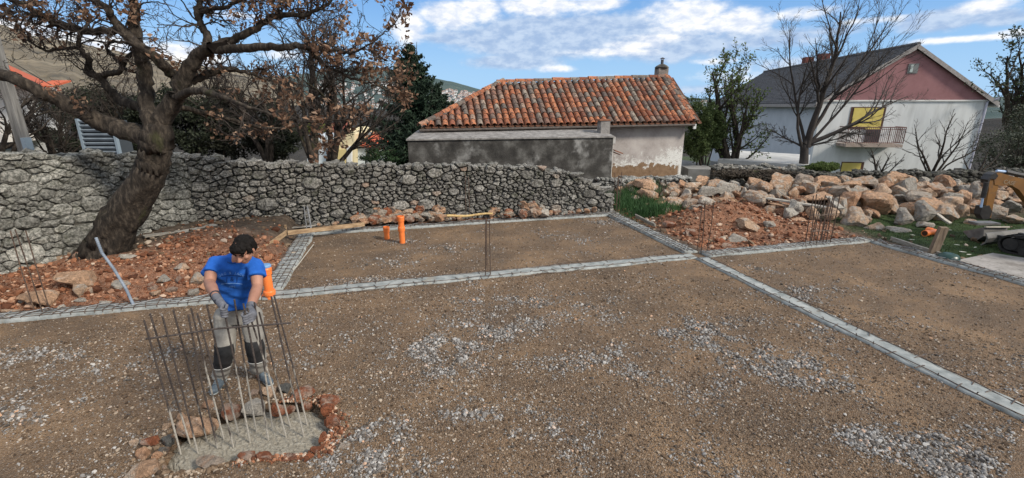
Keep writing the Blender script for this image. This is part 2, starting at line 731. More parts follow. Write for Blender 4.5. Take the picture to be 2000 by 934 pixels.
GRAVEL_PATCH = [(860, 690, 95, 42, 1.0), (960, 640, 90, 26, .8), (1000, 590, 150, 20, .55), (1130, 590, 110, 18, .5), (1370, 650, 85, 30, 1.0),
                (1470, 700, 120, 34, .9), (1580, 640, 60, 20, .35), (1560, 740, 110, 28, .6), (1830, 890, 130, 40, 1.0), (1700, 860, 70, 26, .8),
                (1930, 850, 60, 26, .6), (720, 850, 80, 40, .7), (700, 900, 100, 40, .7), (100, 780, 120, 60, .45), (60, 700, 90, 30, .6), (340, 690, 60, 20, .5),
                (240, 730, 80, 24, .4), (950, 800, 110, 24, .7), (1060, 840, 90, 26, .4), (1180, 620, 60, 18, .4), (1230, 720, 60, 18, .4), (1180, 690, 90, 24, .5),
                (760, 512, 70, 14, .6), (870, 488, 80, 12, .6), (1080, 462, 80, 12, .5), (1140, 470, 60, 14, .5), (1180, 432, 50, 8, .8),
                (700, 555, 100, 14, .5), (1560, 570, 90, 16, .6), (1480, 525, 70, 12, .4), (1660, 560, 90, 20, .3), (1700, 620, 120, 30, .25), (780, 472, 60, 8, .6), (1850, 720, 140, 40, .2)]


def gravel_density(x, y):
    d = np.zeros_like(x)
    for px, py, rx, ry, s in GRAVEL_PATCH:
        c = G(px, py)
        ex = abs(G(px + rx, py).x - c.x)
        ey = abs(G(px, py - ry).y - c.y) * 0.5 + abs(G(px, py + ry).y - c.y) * 0.5
        d = np.maximum(d, s * gauss(x, y, c.x, c.y, ex, ey))
    n = fbm(x * 1.6 + 31, y * 1.6 + 7, 4, .6)
    n2 = fbm(x * 5 + 3, y * 5 + 1, 3)
    d = d * (0.35 + 1.3 * sstep(.35, .62, n2)) + 0.38 * sstep(0.54, 0.74, n)
    return np.clip(d, 0, 1)


def build_ground():
    X = axis(-12.5, 13.0, 0.075, 2500)
    Y = axis(1.0, 15.5, 0.075, 2500)
    xx, yy = np.meshgrid(X, Y, indexing='xy')
    z = terrain(xx, yy)
    V = np.stack([xx, yy, z], -1).reshape(-1, 3)
    nx, ny = len(X), len(Y)
    i = np.arange(ny - 1)[:, None] * nx + np.arange(nx - 1)[None, :]
    F = np.stack([i, i + 1, i + nx + 1, i + nx], -1).reshape(-1, 4)
    m, N = material('ground_soil')
    at = N.new('ShaderNodeAttribute', attribute_name='zone')
    sp = N.new('ShaderNodeSeparateColor')
    N.put(sp.inputs[0], at.outputs['Color'])
    red, gr, pad = sp.outputs[0], sp.outputs[1], sp.outputs[2]
    gd = N.new('ShaderNodeAttribute', attribute_name='gravel').outputs['Fac']
    n1 = N.noise(N.pos, 0.9, 6, 0.6, 0.4)
    n2 = N.noise(N.pos, 7, 6, 0.65)
    n3 = N.noise(N.pos, 55, 4, 0.7)
    v1 = N.voro(N.pos, 75)
    vc = N.voro(N.pos, 75, out=1)
    sand = N.ramp(n1, [(0.32, (.070, .043, .026)), (0.5, (.145, .088, .048)), (0.66, (.26, .160, .084))])
    rk = N.new('ShaderNodeVectorRotate')
    N.put(rk.inputs['Vector'], N.pos)
    rk.inputs['Axis'].default_value = (0, 0, 1)
    rk.inputs['Angle'].default_value = -BANG
    sand = N.mix(N.maprange(n2, .4, .75, 0, .55), sand, (.085, .062, .045))
    sand = N.mix(N.maprange(N.noise(N.vmath('MULTIPLY', rk.outputs[0], (.7, 7, 1)), 1.6, 5, .7), .48, .7, 0, .45), sand, (.22, .145, .085))
    sand = N.mix(N.maprange(n3, .35, .75, 0, .55), sand, (.26, .205, .150))
    vs = N.new('ShaderNodeSeparateColor')
    N.put(vs.inputs[0], vc)
    grit = N.ramp(vs.outputs[0], [(0.0, (.06, .05, .04)), (.35, (.15, .12, .09)), (.7, (.27, .24, .20)), (1.0, (.42, .42, .41))])
    gfac = N.math('MULTIPLY', N.maprange(vs.outputs[1], .45, .75), N.maprange(v1, .62, .30))
    sand = N.mix(N.math('MULTIPLY', gfac, N.maprange(gd, 0, .8, .35, 1)), sand, grit)
    redc = N.ramp(n2, [(.32, (.055, .022, .012)), (.5, (.15, .058, .028)), (.68, (.30, .135, .072))])
    redc = N.mix(N.maprange(n3, .4, .7, 0, .6), redc, (.40, .21, .13))
    redc = N.mix(N.math('MULTIPLY', gfac, .6), redc, (.46, .33, .24))
    grass = N.ramp(n2, [(.3, (.018, .030, .010)), (.55, (.035, .065, .018)), (.75, (.075, .095, .035))])
    dirt = N.ramp(n2, [(.3, (.045, .035, .026)), (.55, (.10, .078, .058)), (.75, (.20, .17, .14))])
    c = N.mix(pad, dirt, sand)
    c = N.mix(red, c, redc)
    c = N.mix(gr, c, grass)
    N.put(N.b.inputs['Base Color'], c)
    N.b.inputs['Roughness'].default_value = 0.95
    hgt = N.math('ADD', N.math('MULTIPLY', n3, 0.6), N.math('MULTIPLY', N.math('SUBTRACT', 1, v1), .9))
    bb = N.bump(N.math('ADD', hgt, N.math('MULTIPLY', n2, 1.5)), 0.9, 0.02)
    N.put(N.b.inputs['Normal'], bb)
    me = mesh_np('ground', V, F, m, smooth=True)
    zc = zones(xx, yy).reshape(-1, 4)
    a = me.attributes.new('zone', 'FLOAT_COLOR', 'POINT')
    a.data.foreach_set('color', zc.ravel())
    a = me.attributes.new('gravel', 'FLOAT', 'POINT')
    a.data.foreach_set('value', gravel_density(xx, yy).ravel())
    o = link('ground', me)
    tag(o, 'brown compacted gravel ground of the building plot, running out to the hills', kind='structure')
    o['label'] = 'brown compacted gravel and red soil ground of the building plot'


build_ground()


def rock_colour_material(name, stops, rnd_sat=0.2, rough=.85):
    m, N = material(name)
    c = N.ramp(N.rnd, stops)
    n = N.noise(N.pos, 60, 3, .6)
    c = N.mix(N.maprange(n, .3, .7, 0, .35), c, (.5, .47, .43), 'MULTIPLY')
    N.put(N.b.inputs['Base Color'], c)
    N.b.inputs['Roughness'].default_value = rough
    return m


def build_gravel():
    rng = np.random.RandomState(3)
    grey = rock_colour_material('grey_gravel', [(0, (.055, .047, .04)), (.3, (.125, .112, .10)), (.55, (.21, .20, .188)), (.8, (.30, .295, .285)), (.95, (.44, .425, .40)), (1, (.5, .30, .18))])
    brown = rock_colour_material('brown_gravel', [(0, (.055, .037, .024)), (.4, (.13, .088, .055)), (.78, (.22, .16, .108)), (1, (.40, .34, .27))])
    redm = rock_colour_material('red_clods', [(0, (.06, .022, .011)), (.35, (.16, .062, .03)), (.65, (.30, .135, .072)), (.88, (.42, .25, .16)), (1, (.52, .43, .34))])
    # pad gravel
    P, S = [], []
    Pb, Sb = [], []
    for ring, (d0, d1, n) in enumerate(((2.0, 5.2, 210000), (5.2, 8.5, 170000), (8.5, 14.0, 110000))):
        r = np.sqrt(rng.uniform(d0 ** 2, d1 ** 2, n))
        a = rng.uniform(-0.92, .92, n)
        x, y = r * np.sin(a), r * np.cos(a)
        x, y = x[y > 1.4], y[y > 1.4]
        pad = on_pad(x, y) * (1 - pit_mask(x, y))
        g = gravel_density(x, y)
        kp = rng.rand(len(x)) < pad * (0.045 + 0.95 * g ** 1.8)
        xx, yy = x[kp], y[kp]
        s = np.clip(rng.lognormal(math.log(.0086), .42, len(xx)), .004, .025) * (1 + .1 * ring) * (.75 + .45 * g[kp])
        z = terrain(xx, yy) + s * .25
        P.append(np.stack([xx, yy, z], -1))
        S.append(s[:, None] * rng.uniform(.6, 1.35, (len(xx), 3)) * (1, 1, .62))
        kb = rng.rand(len(x)) < pad * .30
        xx, yy = x[kb], y[kb]
        s = np.clip(rng.lognormal(math.log(.0062), .45, len(xx)), .003, .022) * (1 + .12 * ring)
        z = terrain(xx, yy) + s * .2
        Pb.append(np.stack([xx, yy, z], -1))
        Sb.append(s[:, None] * rng.uniform(.6, 1.3, (len(xx), 3)) * (1, 1, .6))
    P, S = np.concatenate(P), np.concatenate(S)
    h = len(P) // 2
    idx = rng.permutation(len(P))
    for k, ii in enumerate((idx[:h], idx[h:])):
        o = scatter('gravel', P[ii], S[ii], grey, seed=k + 1)
        tag(o, 'grey crushed stone lying in patches over the brown plot' if k == 0 else 'pale crushed stone mixed through the grey patches', 'gravel')
    Pb, Sb = np.concatenate(Pb), np.concatenate(Sb)
    tag(scatter('gravel', Pb, Sb, brown, seed=5), 'fine brown grit pressed into the plot surface', 'gravel')
    # red clods in the soil areas
    n = 150000
    x = rng.uniform(-12, 10, n)
    y = rng.uniform(5.0, 15, n)
    zc = zones(x, y)
    den = zc[:, 0]
    k = (rng.rand(n) < den * (0.30 + .45 * sstep(.4, .65, fbm(x * 3, y * 3, 3))))
    x, y = x[k], y[k]
    s = np.clip(rng.lognormal(math.log(.015), .62, len(x)), .005, .085)
    z = terrain(x, y) + s * .3
    tag(scatter('soil_clods', np.stack([x, y, z], -1), s[:, None] * rng.uniform(.6, 1.3, (len(x), 3)) * (1, 1, .75), redm, seed=9, amp=.4),
        'crumbling red earth clods and chips over the soil heaps', 'soil clods')
    # crumbs of red earth and small stones round the footing pit
    n = 4200
    t = rng.randint(0, len(PIT), n)
    f = rng.rand(n)
    A_ = np.array([tuple(p) for p in PIT])
    p = A_[t] * (1 - f[:, None]) + A_[(t + 1) % len(PIT)] * f[:, None]
    dvec = p - np.array(tuple(PITC))
    p = np.array(tuple(PITC)) + dvec * (1.03 + np.abs(rng.normal(0, .12, n)))[:, None]
    s = np.clip(rng.lognormal(math.log(.011), .45, n), .004, .026)
    pit_in = pit_mask(p[:, 0], p[:, 1])
    z = terrain(p[:, 0], p[:, 1]) + s * .3
    right = p[:, 0] > PITC.x
    for k, mm, nm in ((right & (rng.rand(n) < .8), redm, 'red earth crumbs heaped round the right side of the footing pit'), (~right | (rng.rand(n) < .3), brown, 'dark pebbles along the edge of the footing pit')):
        tag(scatter('rim_crumbs', np.stack([p[k, 0], p[k, 1], z[k]], -1), s[k, None] * rng.uniform(.7, 1.3, (int(k.sum()), 3)), mm, seed=15, amp=.4), nm, 'soil clods')
    # dull stone litter on the dark dirt near the walls
    n = 30000
    x = rng.uniform(-11, 17, n)
    y = rng.uniform(8, 19, n)
    zc = zones(x, y)
    k = rng.rand(n) < .25 * (1 - zc[:, 2]) * (1 - zc[:, 1] * .8)
    x, y = x[k], y[k]
    s = np.clip(rng.lognormal(math.log(.022), .6, len(x)), .006, .10)
    tag(scatter('stone_litter', np.stack([x, y, terrain(x, y) + s * .2], -1), s[:, None] * rng.uniform(.6, 1.4, (len(x), 3)) * (1, 1, .6), brown, seed=12, amp=.4),
        'small broken stones littering the dark earth along the walls', 'rubble')


build_gravel()
# ------------------------------------------------------------------ dry stone walls
def stone_material(name, dark, mid, light, moss, mossamt, orange=0.0):
    m, N = material(name)
    n1 = N.noise(N.pos, 5.0, 6, .65)
    n2 = N.noise(N.pos, 22, 6, .7)
    n3 = N.noise(N.pos, 90, 4, .7)
    c = N.ramp(n2, [(.36, dark), (.49, mid), (.62, light)])
    hs = N.new('ShaderNodeHueSaturation')
    N.put(hs.inputs['Color'], c)
    N.put(hs.inputs['Value'], N.maprange(N.rnd, 0, 1, .55, 1.25, smooth=False))
    c = hs.outputs[0]
    c = N.mix(N.maprange(n3, .55, .75, 0, .5), c, light)
    c = N.mix(N.math('MULTIPLY', N.maprange(n1, .5, .68), mossamt), c, moss)
    if orange:
        c = N.mix(N.math('MULTIPLY', N.maprange(N.rnd, .95, .99), orange), c, (.34, .22, .15))
    N.put(N.b.inputs['Base Color'], c)
    N.b.inputs['Roughness'].default_value = .92
    h = N.math('ADD', N.math('MULTIPLY', n2, 1.4), n3)
    N.put(N.b.inputs['Normal'], N.bump(h, .9, .03))
    MATS[name] = m
    return m


def clip_poly(poly, nx, ny, c):
    """keep nx*x+ny*y <= c"""
    out = []
    n = len(poly)
    for i in range(n):
        a, b = poly[i], poly[(i + 1) % n]
        da, db = nx * a[0] + ny * a[1] - c, nx * b[0] + ny * b[1] - c
        if da <= 0:
            out.append(a)
        if (da < 0 < db) or (db < 0 < da):
            t = da / (da - db)
            out.append((a[0] + (b[0] - a[0]) * t, a[1] + (b[1] - a[1]) * t))
    return out


def stone_cells(L, lo, hi, size, rng, squash=.62):
    """irregular fitted stones over [0,L] x [lo(s),hi(s)]; size(s, z) = typical radius"""
    pts, rad = [], []
    zmax = max(hi(s) for s in np.linspace(0, L, 50))
    zmin = min(lo(s) for s in np.linspace(0, L, 50))
    tries = 0
    arr = np.zeros((4000, 3))
    k = 0
    for tries in range(26000):
        s, z = rng.uniform(0, L), rng.uniform(zmin, zmax)
        if z > hi(s) - .03 or z < lo(s) + .02:
            continue
        r = size(s, z) * rng.choice([.5, .66, .85, 1.0, 1.4, 2.0])
        if tries > 9000:
            r = size(s, z) * .5
        if k:
            d = np.hypot((arr[:k, 0] - s) * squash, arr[:k, 1] - z)
            if np.any(d < (arr[:k, 2] + r) * .92):
                continue
        arr[k] = (s, z, r)
        k += 1
    A = arr[:k]
    cells = []
    for i in range(k):
        s, z, r = A[i]
        poly = [(-0.02, lo(s) - .05), (L + .02, lo(s) - .05), (L + .02, hi(s)), (-0.02, hi(s))]
        d = np.hypot((A[:, 0] - s) * squash, A[:, 1] - z)
        for j in np.argsort(d)[1:22]:
            # power bisector in squashed space
            ax, ay, bx, by = s * squash, z, A[j, 0] * squash, A[j, 1]
            nx, ny = bx - ax, by - ay
            c = (bx * bx + by * by - ax * ax - ay * ay + r * r - A[j, 2] ** 2) / 2
            poly = clip_poly(poly, nx * squash, ny, c)
            if len(poly) < 3:
                break
        if len(poly) >= 3:
            cells.append((s, z, r, poly))
    return cells


def poly_area(p):
    return abs(sum(p[i][0] * p[(i + 1) % len(p)][1] - p[(i + 1) % len(p)][0] * p[i][1] for i in range(len(p)))) / 2


def stone_geo(poly, rng, gap, bulge, depth=.13):
    """one fitted stone: coordinates (s, z, out)"""
    p = np.array(poly)
    c = p.mean(0)
    # merge very short edges, then round the corners once
    q = []
    n = len(p)
    for i in range(n):
        a, b = p[i], p[(i + 1) % n]
        if np.hypot(*(b - a)) > .02:
            q.append(a * .86 + b * .14)
            q.append(a * .14 + b * .86)
    if len(q) < 5:
        q = list(p)
    if len(q) > 16:
        q = list(p)
    q = np.array(q[:22])
    c = q.mean(0)
    d = q - c
    ln = np.hypot(d[:, 0], d[:, 1])[:, None] + 1e-6
    ring = c + d * np.clip(1 - gap / ln, .5, 1) + rng.normal(0, .004, q.shape)
    n = len(ring)
    tilt = rng.normal(0, .16, 2)
    V = []
    for k, (sc, o) in enumerate(((1.0, -depth), (1.0, bulge * .15), (.74, bulge))):
        r = c + (ring - c) * sc + (rng.normal(0, .006, ring.shape) if k else 0)
        oo = o + ((r - c) @ tilt if k else 0) + (rng.normal(0, .010, n) if k else 0)
        for i in range(n):
            V.append((r[i, 0], r[i, 1], (oo[i] if k else oo)))
    V.append((c[0], c[1], bulge * rng.uniform(.85, 1.35)))
    F = []
    for k in range(2):
        for i in range(n):
            j = (i + 1) % n
            F.append((k * n + i, k * n + j, (k + 1) * n + j, (k + 1) * n + i))
    for i in range(n):
        F.append((2 * n + i, 2 * n + (i + 1) % n, 3 * n))
    return np.array(V), F


def rough_rock(rng, seg=2, planes=9, flat=1.0):
    """faceted boulder, about unit radius"""
    bm = bmesh.new()
    bmesh.ops.create_icosphere(bm, subdivisions=seg, radius=1.0)
    V = np.array([v.co[:] for v in bm.verts])
    F = [[v.index for v in f.verts] for f in bm.faces]
    bm.free()
    for _ in range(planes):
        nrm = rng.normal(size=3)
        nrm /= np.linalg.norm(nrm)
        o = rng.uniform(.42, .82)
        d = V @ nrm - o
        V = V - np.outer(np.clip(d, 0, None) * .96, nrm)
    V += rng.normal(0, .022, V.shape)
    V[:, 2] *= flat
    V /= np.abs(V).max()
    return V, F


def stone_wall(name, label, cat, segs, size, mat, core_mat, rng, thick=.55, gap=.012, bulge=.07, cap=True, back=False, limit=300, group=None):
    """segs: list of (p0, p1, lo(s), hi(s)) in world xy; outward side is to the right of p0->p1 (towards the camera)"""
    p0 = segs[0][0]
    root = thing(name, (p0[0], p0[1], segs[0][2](0)), label, cat, group)
    made = []
    for (a, b, lo, hi) in segs:
        a, b = Vector((a[0], a[1], 0)), Vector((b[0], b[1], 0))
        t = (b - a)
        L = t.length
        t.normalize()
        out = Vector((t.y, -t.x, 0))
        # core
        m = MB()
        ns = max(4, int(L / .35))
        V, F = [], []
        for i in range(ns + 1):
            s = L * i / ns
            z1 = hi(s) - .09 + .05 * (fbm(np.array(s * 3.1), np.array(a.x)) - .5)
            base = lo(s) - .25
            for off, z in ((-.02, base), (-.05, z1), (-thick, z1), (-thick, base)):
                V.append(a + t * s + out * off + Vector((0, 0, float(z))))
        for i in range(ns):
            for k in range(3):
                F.append((i * 4 + k, i * 4 + k + 1, (i + 1) * 4 + k + 1, (i + 1) * 4 + k))
        F.append((0, 1, 2, 3))
        F.append((ns * 4 + 3, ns * 4 + 2, ns * 4 + 1, ns * 4))
        mk('core', V, F, core_mat, root)
        for (s, z, r, poly) in stone_cells(L, lo, hi, size, rng):
            ar = poly_area(poly)
            if ar < .0009:
                continue
            V, F = stone_geo(poly, rng, gap, bulge * rng.uniform(.6, 1.25) * min(1.3, (ar / .02) ** .25))
            W = np.array([a + t * v[0] + out * v[2] + Vector((0, 0, v[1])) for v in V])
            made.append((ar, W, F))
        if cap:
            # loose stones lying along the top
            s = 0.0
            while s < L:
                r = size(s, hi(s)) * rng.uniform(.7, 1.5)
                for row in range(3):
                    V, F = rough_rock(rng, 1, 6)
                    V = V * np.array([r * rng.uniform(.9, 1.6), r * rng.uniform(.8, 1.3), r * rng.uniform(.45, .95)])
                    an = rng.uniform(0, PI)
                    R = np.array([[math.cos(an), -math.sin(an), 0], [math.sin(an), math.cos(an), 0], [0, 0, 1]])
                    off = -thick * (0.1 + .38 * row) + rng.normal(0, .03)
                    c = a + t * s + out * off + Vector((0, 0, hi(min(s, L)) - .07 + r * rng.uniform(.0, .5)))
                    made.append((r * r * (2 if row == 0 else .6), V @ R.T + np.array(c), F))
                s += r * rng.uniform(1.5, 2.3)
    made.sort(key=lambda q: -q[0])
    for ar, W, F in made[:limit - 2]:
        o = mk('stone', W, F, mat, root)
    rest = made[limit - 2:]
    if rest:
        m = MB()
        for ar, W, F in rest:
            m.add(W, F)
        tag(m.build('small_stones', mat, root), kind='stuff')
    return root


def build_walls():
    rng = np.random.RandomState(21)
    left_m = stone_material('pale_wall_stone', (.085, .086, .074), (.25, .25, .225), (.50, .49, .44), (.06, .065, .03), .35)
    back_m = stone_material('grey_wall_stone', (.06, .058, .052), (.20, .194, .178), (.44, .425, .385), (.035, .045, .016), .55, .6)
    core = gm('wall_core', [(.035, .033, .028), (.085, .078, .066)], 9, .95, .8, 40, .02, vary=0)
    # left retaining wall
    W1, W2 = (-9.0, 7.45), (-7.75, 11.1)
    dx, dy = W2[0] - W1[0], W2[1] - W1[1]
    LL = math.hypot(dx, dy)
    W0 = (W1[0] - dx / LL * 3.0, W1[1] - dy / LL * 3.0)
    L1 = LL + 3.0
    W2e = W2
    lo1 = lambda s: .12 - .02 * s / L1
    hi1 = lambda s: 2.36 - .40 * max(0, (s - 2.2)) / (L1 - 2.2) + .035 * math.sin(s * 5.3) + .02 * math.sin(s * 11)
    stone_wall('stone_retaining_wall', 'pale mortared stone wall of big fitted blocks behind the leaning oak', 'stone wall',
               [(W0, W2e, lo1, hi1)], lambda s, z: .115 if z < 1.2 else .088, left_m, core, rng, gap=.005, bulge=.045)
    # back dry stone wall, collapsing at its right end
    W3 = (2.95, 13.25)
    s_of = lambda px: None
    L2 = math.hypot(W3[0] - W2[0], W3[1] - W2[1])
    P = [(0, 1.88), (1.0, 1.74), (2.0, 1.68), (4.0, 1.60), (5.0, 1.56), (6.2, 1.54), (7.5, 1.48), (8.6, 1.41), (9.3, 1.30), (9.8, 1.12), (10.15, 1.0), (10.5, .72), (L2, .35)]
    hx, hz = [p[0] for p in P], [p[1] for p in P]
    hi2 = lambda s: float(np.interp(s, hx, hz)) + .03 * math.sin(s * 6.1) + .03 * math.sin(s * 13.7 + 1)
    lo2 = lambda s: .08
    stone_wall('dry_stone_wall', 'long grey dry stone wall running behind the plot, collapsed at its right end', 'stone wall',
               [((W2[0] + .02, W2[1] - .05), W3, lo2, hi2)], lambda s, z: float(np.interp(s, [0, 3, 6, L2], [.092, .078, .068, .066])) * (1.12 if z < .5 else 1),
               back_m, core, rng, gap=.008, bulge=.085)
    # low wall in front of the old house
    a, b = AT(1168, 352, 15.6), AT(1352, 350, 15.9)
    L3 = (Vector((b.x, b.y)) - Vector((a.x, a.y))).length
    light = stone_material('light_wall_stone', (.10, .10, .09), (.24, .24, .225), (.46, .455, .43), (.05, .06, .02), .2)
    stone_wall('low_stone_wall', 'low pale dry stone wall in front of the peeling house wall', 'stone wall',
               [((a.x, a.y), (b.x, b.y), lambda s: -.1, lambda s: .66 + .03 * math.sin(s * 7))], lambda s, z: .085, light, core, rng, gap=.016, bulge=.08, limit=300)
    # dark low wall and bank behind the boulders
    a, b = AT(1398, 330, 18.2), AT(1570, 333, 18.0)
    L4 = (Vector((b.x, b.y)) - Vector((a.x, a.y))).length
    stone_wall('overgrown_stone_wall', 'dark overgrown stone wall under the pale concrete terrace edge', 'stone wall',
               [((a.x, a.y), (b.x, b.y), lambda s: -.2, lambda s: .72 + .04 * math.sin(s * 4))], lambda s, z: .11, back_m, core, rng, gap=.02, bulge=.08, limit=200)
    dark_m = stone_material('dark_bank_stone', (.03, .029, .025), (.085, .082, .072), (.19, .185, .165), (.03, .04, .015), .6)
    a, b = AT(1565, 340, 17.4), AT(2080, 345, 18.2)
    L5 = (Vector((b.x, b.y)) - Vector((a.x, a.y))).length
    stone_wall('garden_stone_wall', 'long dark garden wall below the big white house, behind the boulder heap', 'stone wall',
               [((a.x, a.y), (b.x, b.y), lambda s: .0, lambda s: .56 + .05 * math.sin(s * 3))], lambda s, z: .10, dark_m, core, rng, gap=.02, bulge=.07, limit=280)


build_walls()

# ------------------------------------------------------------------ foundation beams with their steel
CONC = gm('wet_concrete', [(.15, .165, .162), (.25, .268, .262), (.35, .365, .35)], 7, .75, .55, 60, .01, vary=.05, two=(2.5, .55, .75, (.24, .22, .18)))
STEEL = gm('rusty_rebar', [(.030, .022, .019), (.075, .050, .038), (.13, .085, .055)], 25, .6, .4, 120, .004, vary=.2, spec=.4)
STEEL_GREY = gm('grey_rebar', [(.10, .105, .11), (.26, .27, .28), (.42, .43, .43)], 30, .55, .3, 120, .004, vary=.2, spec=.4)


def beam(u0, v0, u1, v1, label, dense, seed, w=.32):
    """one foundation beam between building coordinates; dense = lattice cage lying on top"""
    rng = np.random.RandomState(seed)
    a, b = B(u0, v0), B(u1, v1)
    d = (b - a)
    L = d.length
    d.normalize()
    nrm = Vector((-d.y, d.x, 0))
    root = thing('foundation_beam', a, label, 'foundation beam', 'concrete foundation beams of the plot')
    n = max(6, int(L / .12))
    V, F = [], []
    prof = [(-.5, -.12), (-.5, .0), (-.44, .022), (-.2, .026), (.05, .024), (.3, .026), (.46, .022), (.5, .0), (.5, -.12)]
    k = len(prof)
    ztop = .012 if not dense else .03
    for i in range(n + 1):
        s = L * i / n
        e = (fbm(np.array(s * 1.9 + seed), np.array(seed * 3.3), 3) - .5) * .07
        e2 = (fbm(np.array(s * 2.3 + seed + 50), np.array(seed * 1.3), 3) - .5) * .09
        for j, (o, z) in enumerate(prof):
            oo = o * w + (e if o > 0 else e2) * abs(o) * 2
            V.append(a + d * s + nrm * oo + Vector((0, 0, z + ztop + rng.normal(0, .0035))))
    for i in range(n):
        for j in range(k - 1):
            F.append((i * k + j, (i + 1) * k + j, (i + 1) * k + j + 1, i * k + j + 1))
    F.append(list(range(k)))
    F.append([n * k + j for j in range(k)][::-1])
    mk('concrete', V, F, CONC, root, smooth=True)
    zt = ztop + .026
    # long bars
    offs = (-.36, .36) if not dense else (-.42, -.14, .14, .42)
    for o in offs:
        pts = []
        for i in range(int(L / .3) + 2):
            s = min(L, i * .3)
            pts.append(a + d * s + nrm * (o * w + rng.normal(0, .008)) + Vector((0, 0, zt + .006 + rng.normal(0, .005))))
        m = MB().tube(pts, .0058, 5)
        m.build('long_bar', STEEL, root)
    # stirrups: one mesh shape, shared, bent down over both edges
    if not dense:
        mm = MB()
        mm.tube([(-.09, 0, .0), (-.05, .0, .012), (.10, .004, .012), (.125, .006, .03)], .0055, 5)
        me1 = mesh_np('stirrup', mm.v, mm.f, STEEL)
        mm = MB()
        mm.tube([(0, 0, -.01), (.004, 0, .035), (.035, .01, .05)], .0055, 5)
        me2 = mesh_np('stirrup', mm.v, mm.f, STEEL)
        s = .12
        cnt = 0
        while s < L - .1 and cnt < 280:
            for sd in (-1, 1):
                if rng.rand() < .85:
                    c = a + d * s + nrm * (sd * w * .36) + Vector((0, 0, zt - .004))
                    an = math.atan2(nrm.y * sd, nrm.x * sd) + rng.normal(0, .35)
                    link('stirrup', me1 if rng.rand() < .65 else me2, root, c, (0, 0, an))
                    cnt += 1
            s += rng.uniform(.15, .24)
    else:
        mm = MB()
        mm.tube([(-w * .5, 0, -.03), (-w * .47, 0, .006), (w * .47, .0, .006), (w * .5, 0, -.03)], .0055, 5)
        me1 = mesh_np('stirrup', mm.v, mm.f, STEEL)
        me2 = mesh_np('stirrup', mm.v, mm.f, STEEL_GREY)
        s = .08
        while s < L - .05:
            c = a + d * s + Vector((0, 0, zt + .009))
            an = math.atan2(nrm.y, nrm.x) + rng.normal(0, .17)
            link('stirrup', me1 if rng.rand() < .8 else me2, root, c, (0, 0, an))
            s += rng.uniform(.09, .19)
        # diagonal ties
        pts, s, sd = [], 0.0, 1
        while s < L:
            pts.append(a + d * s + nrm * (sd * w * .42) + Vector((0, 0, zt + .022)))
            s += rng.uniform(.3, .42)
            sd = -sd
        MB().tube(pts, .0045, 4).build('diagonal_tie', STEEL_GREY, root)
    return root


beam(-17.0, .10, -8.4, .02, 'grey concrete beam along the red earth bank, running out of the picture at the left', True, 1, .30)
beam(-8.38, .0, -.2, .0, 'pale concrete beam crossing the plot behind the worker with short wire ends', False, 2)
beam(-.12, -9.0, -.12, -.17, 'long concrete beam with wire ends running to the near right corner', False, 3)
beam(-8.3, .20, -8.3, 3.80, 'short mesh covered concrete beam beside the orange pipe and batter board', True, 4, .36)
beam(-8.4, 3.98, .1, 3.98, 'far concrete beam at the foot of the dry stone wall', True, 5, .26)
beam(-.12, .2, -.12, 3.82, 'mesh covered concrete beam beside the green leaves and red earth mound', True, 6, .34)
beam(.06, .0, 4.52, .0, 'mesh covered concrete beam in front of the red earth mound', True, 7, .30)
beam(4.52, -.16, 4.52, -8.0, 'mesh covered concrete beam beside the lawn and digger', True, 8, .28)


# ------------------------------------------------------------------ starter bars rising from the beams
def starter(label, bars, r=.008, mat=None, ties=(), group='column starter bars', lean=.015, seed=0, z0=.0):
    """bars: list of (px_bottom, py_bottom, py_top); ties: fractions of height"""
    rng = np.random.RandomState(seed)
    mat = mat or STEEL
    bots = [G(px, py, z0) for px, py, _ in bars]
    c = sum(bots, Vector()) / len(bots)
    root = thing('starter_bars', c, label, 'rebar', group)
    tops = []
    for (px, py, pt), p in zip(bars, bots):
        H = None
        lo, hi = 0.0, 4.0
        x, f, u = ray(px, pt)
        H = CAM_H + u * p.y / f - z0
        q = p + Vector((rng.normal(0, lean), rng.normal(0, lean), H))
        mid = (p + q) / 2 + Vector((rng.normal(0, lean * .5), rng.normal(0, lean * .5), 0))
        MB().tube([p - Vector((0, 0, .08)), mid, q], r, 6).build('bar', mat, root)
        tops.append(q)
    for t in ties:
        ring = [bots[i].lerp(tops[i], t) for i in range(len(bots))]
        cc = sum(ring, Vector()) / len(ring)
        ring.sort(key=lambda q: math.atan2(q.y - cc.y, q.x - cc.x))
        MB().tube(ring + [ring[0]], r * .7, 5).build('tie', mat, root)
    return root


starter('three tall thin rusty bars in the beam at the far left', [(82, 606, 452), (104, 603, 446), (98, 598, 452), (92, 610, 456)][:3] if False else [(69, 612, 450), (85, 616, 447), (98, 608, 449)], r=.0085, seed=1)
starter('galvanised ladder shaped bars at the far left corner of the plot', [(601, 456, 403), (610, 455, 404), (607, 451, 402)], r=.011, mat=STEEL_GREY, ties=(.25, .5, .75), seed=2)
starter('dark pair of bars in the middle of the crossing beam', [(948, 541, 424), (958, 540, 430), (952, 534, 428), (945, 538, 470)][:3], r=.0095, ties=(.97,), seed=3)
starter('thin rusty bars standing before the dry stone wall', [(911, 432, 338), (918, 432, 345), (914, 429, 360)], r=.010, seed=4)
starter('thin bars at the far right corner beside the fallen wall end', [(1196, 415, 338), (1203, 416, 342), (1209, 415, 336), (1205, 411, 345)], r=.010, seed=5)
starter('three rusty bars where the four beams meet', [(1361, 494, 396), (1369, 497, 395), (1380, 492, 394)], r=.0085, seed=6)
starter('thin rusty bars behind the worker on the stony bank', [(444, 478, 430), (455, 478, 428), (464, 476, 432), (450, 474, 436)], r=.009, seed=7, z0=.25)
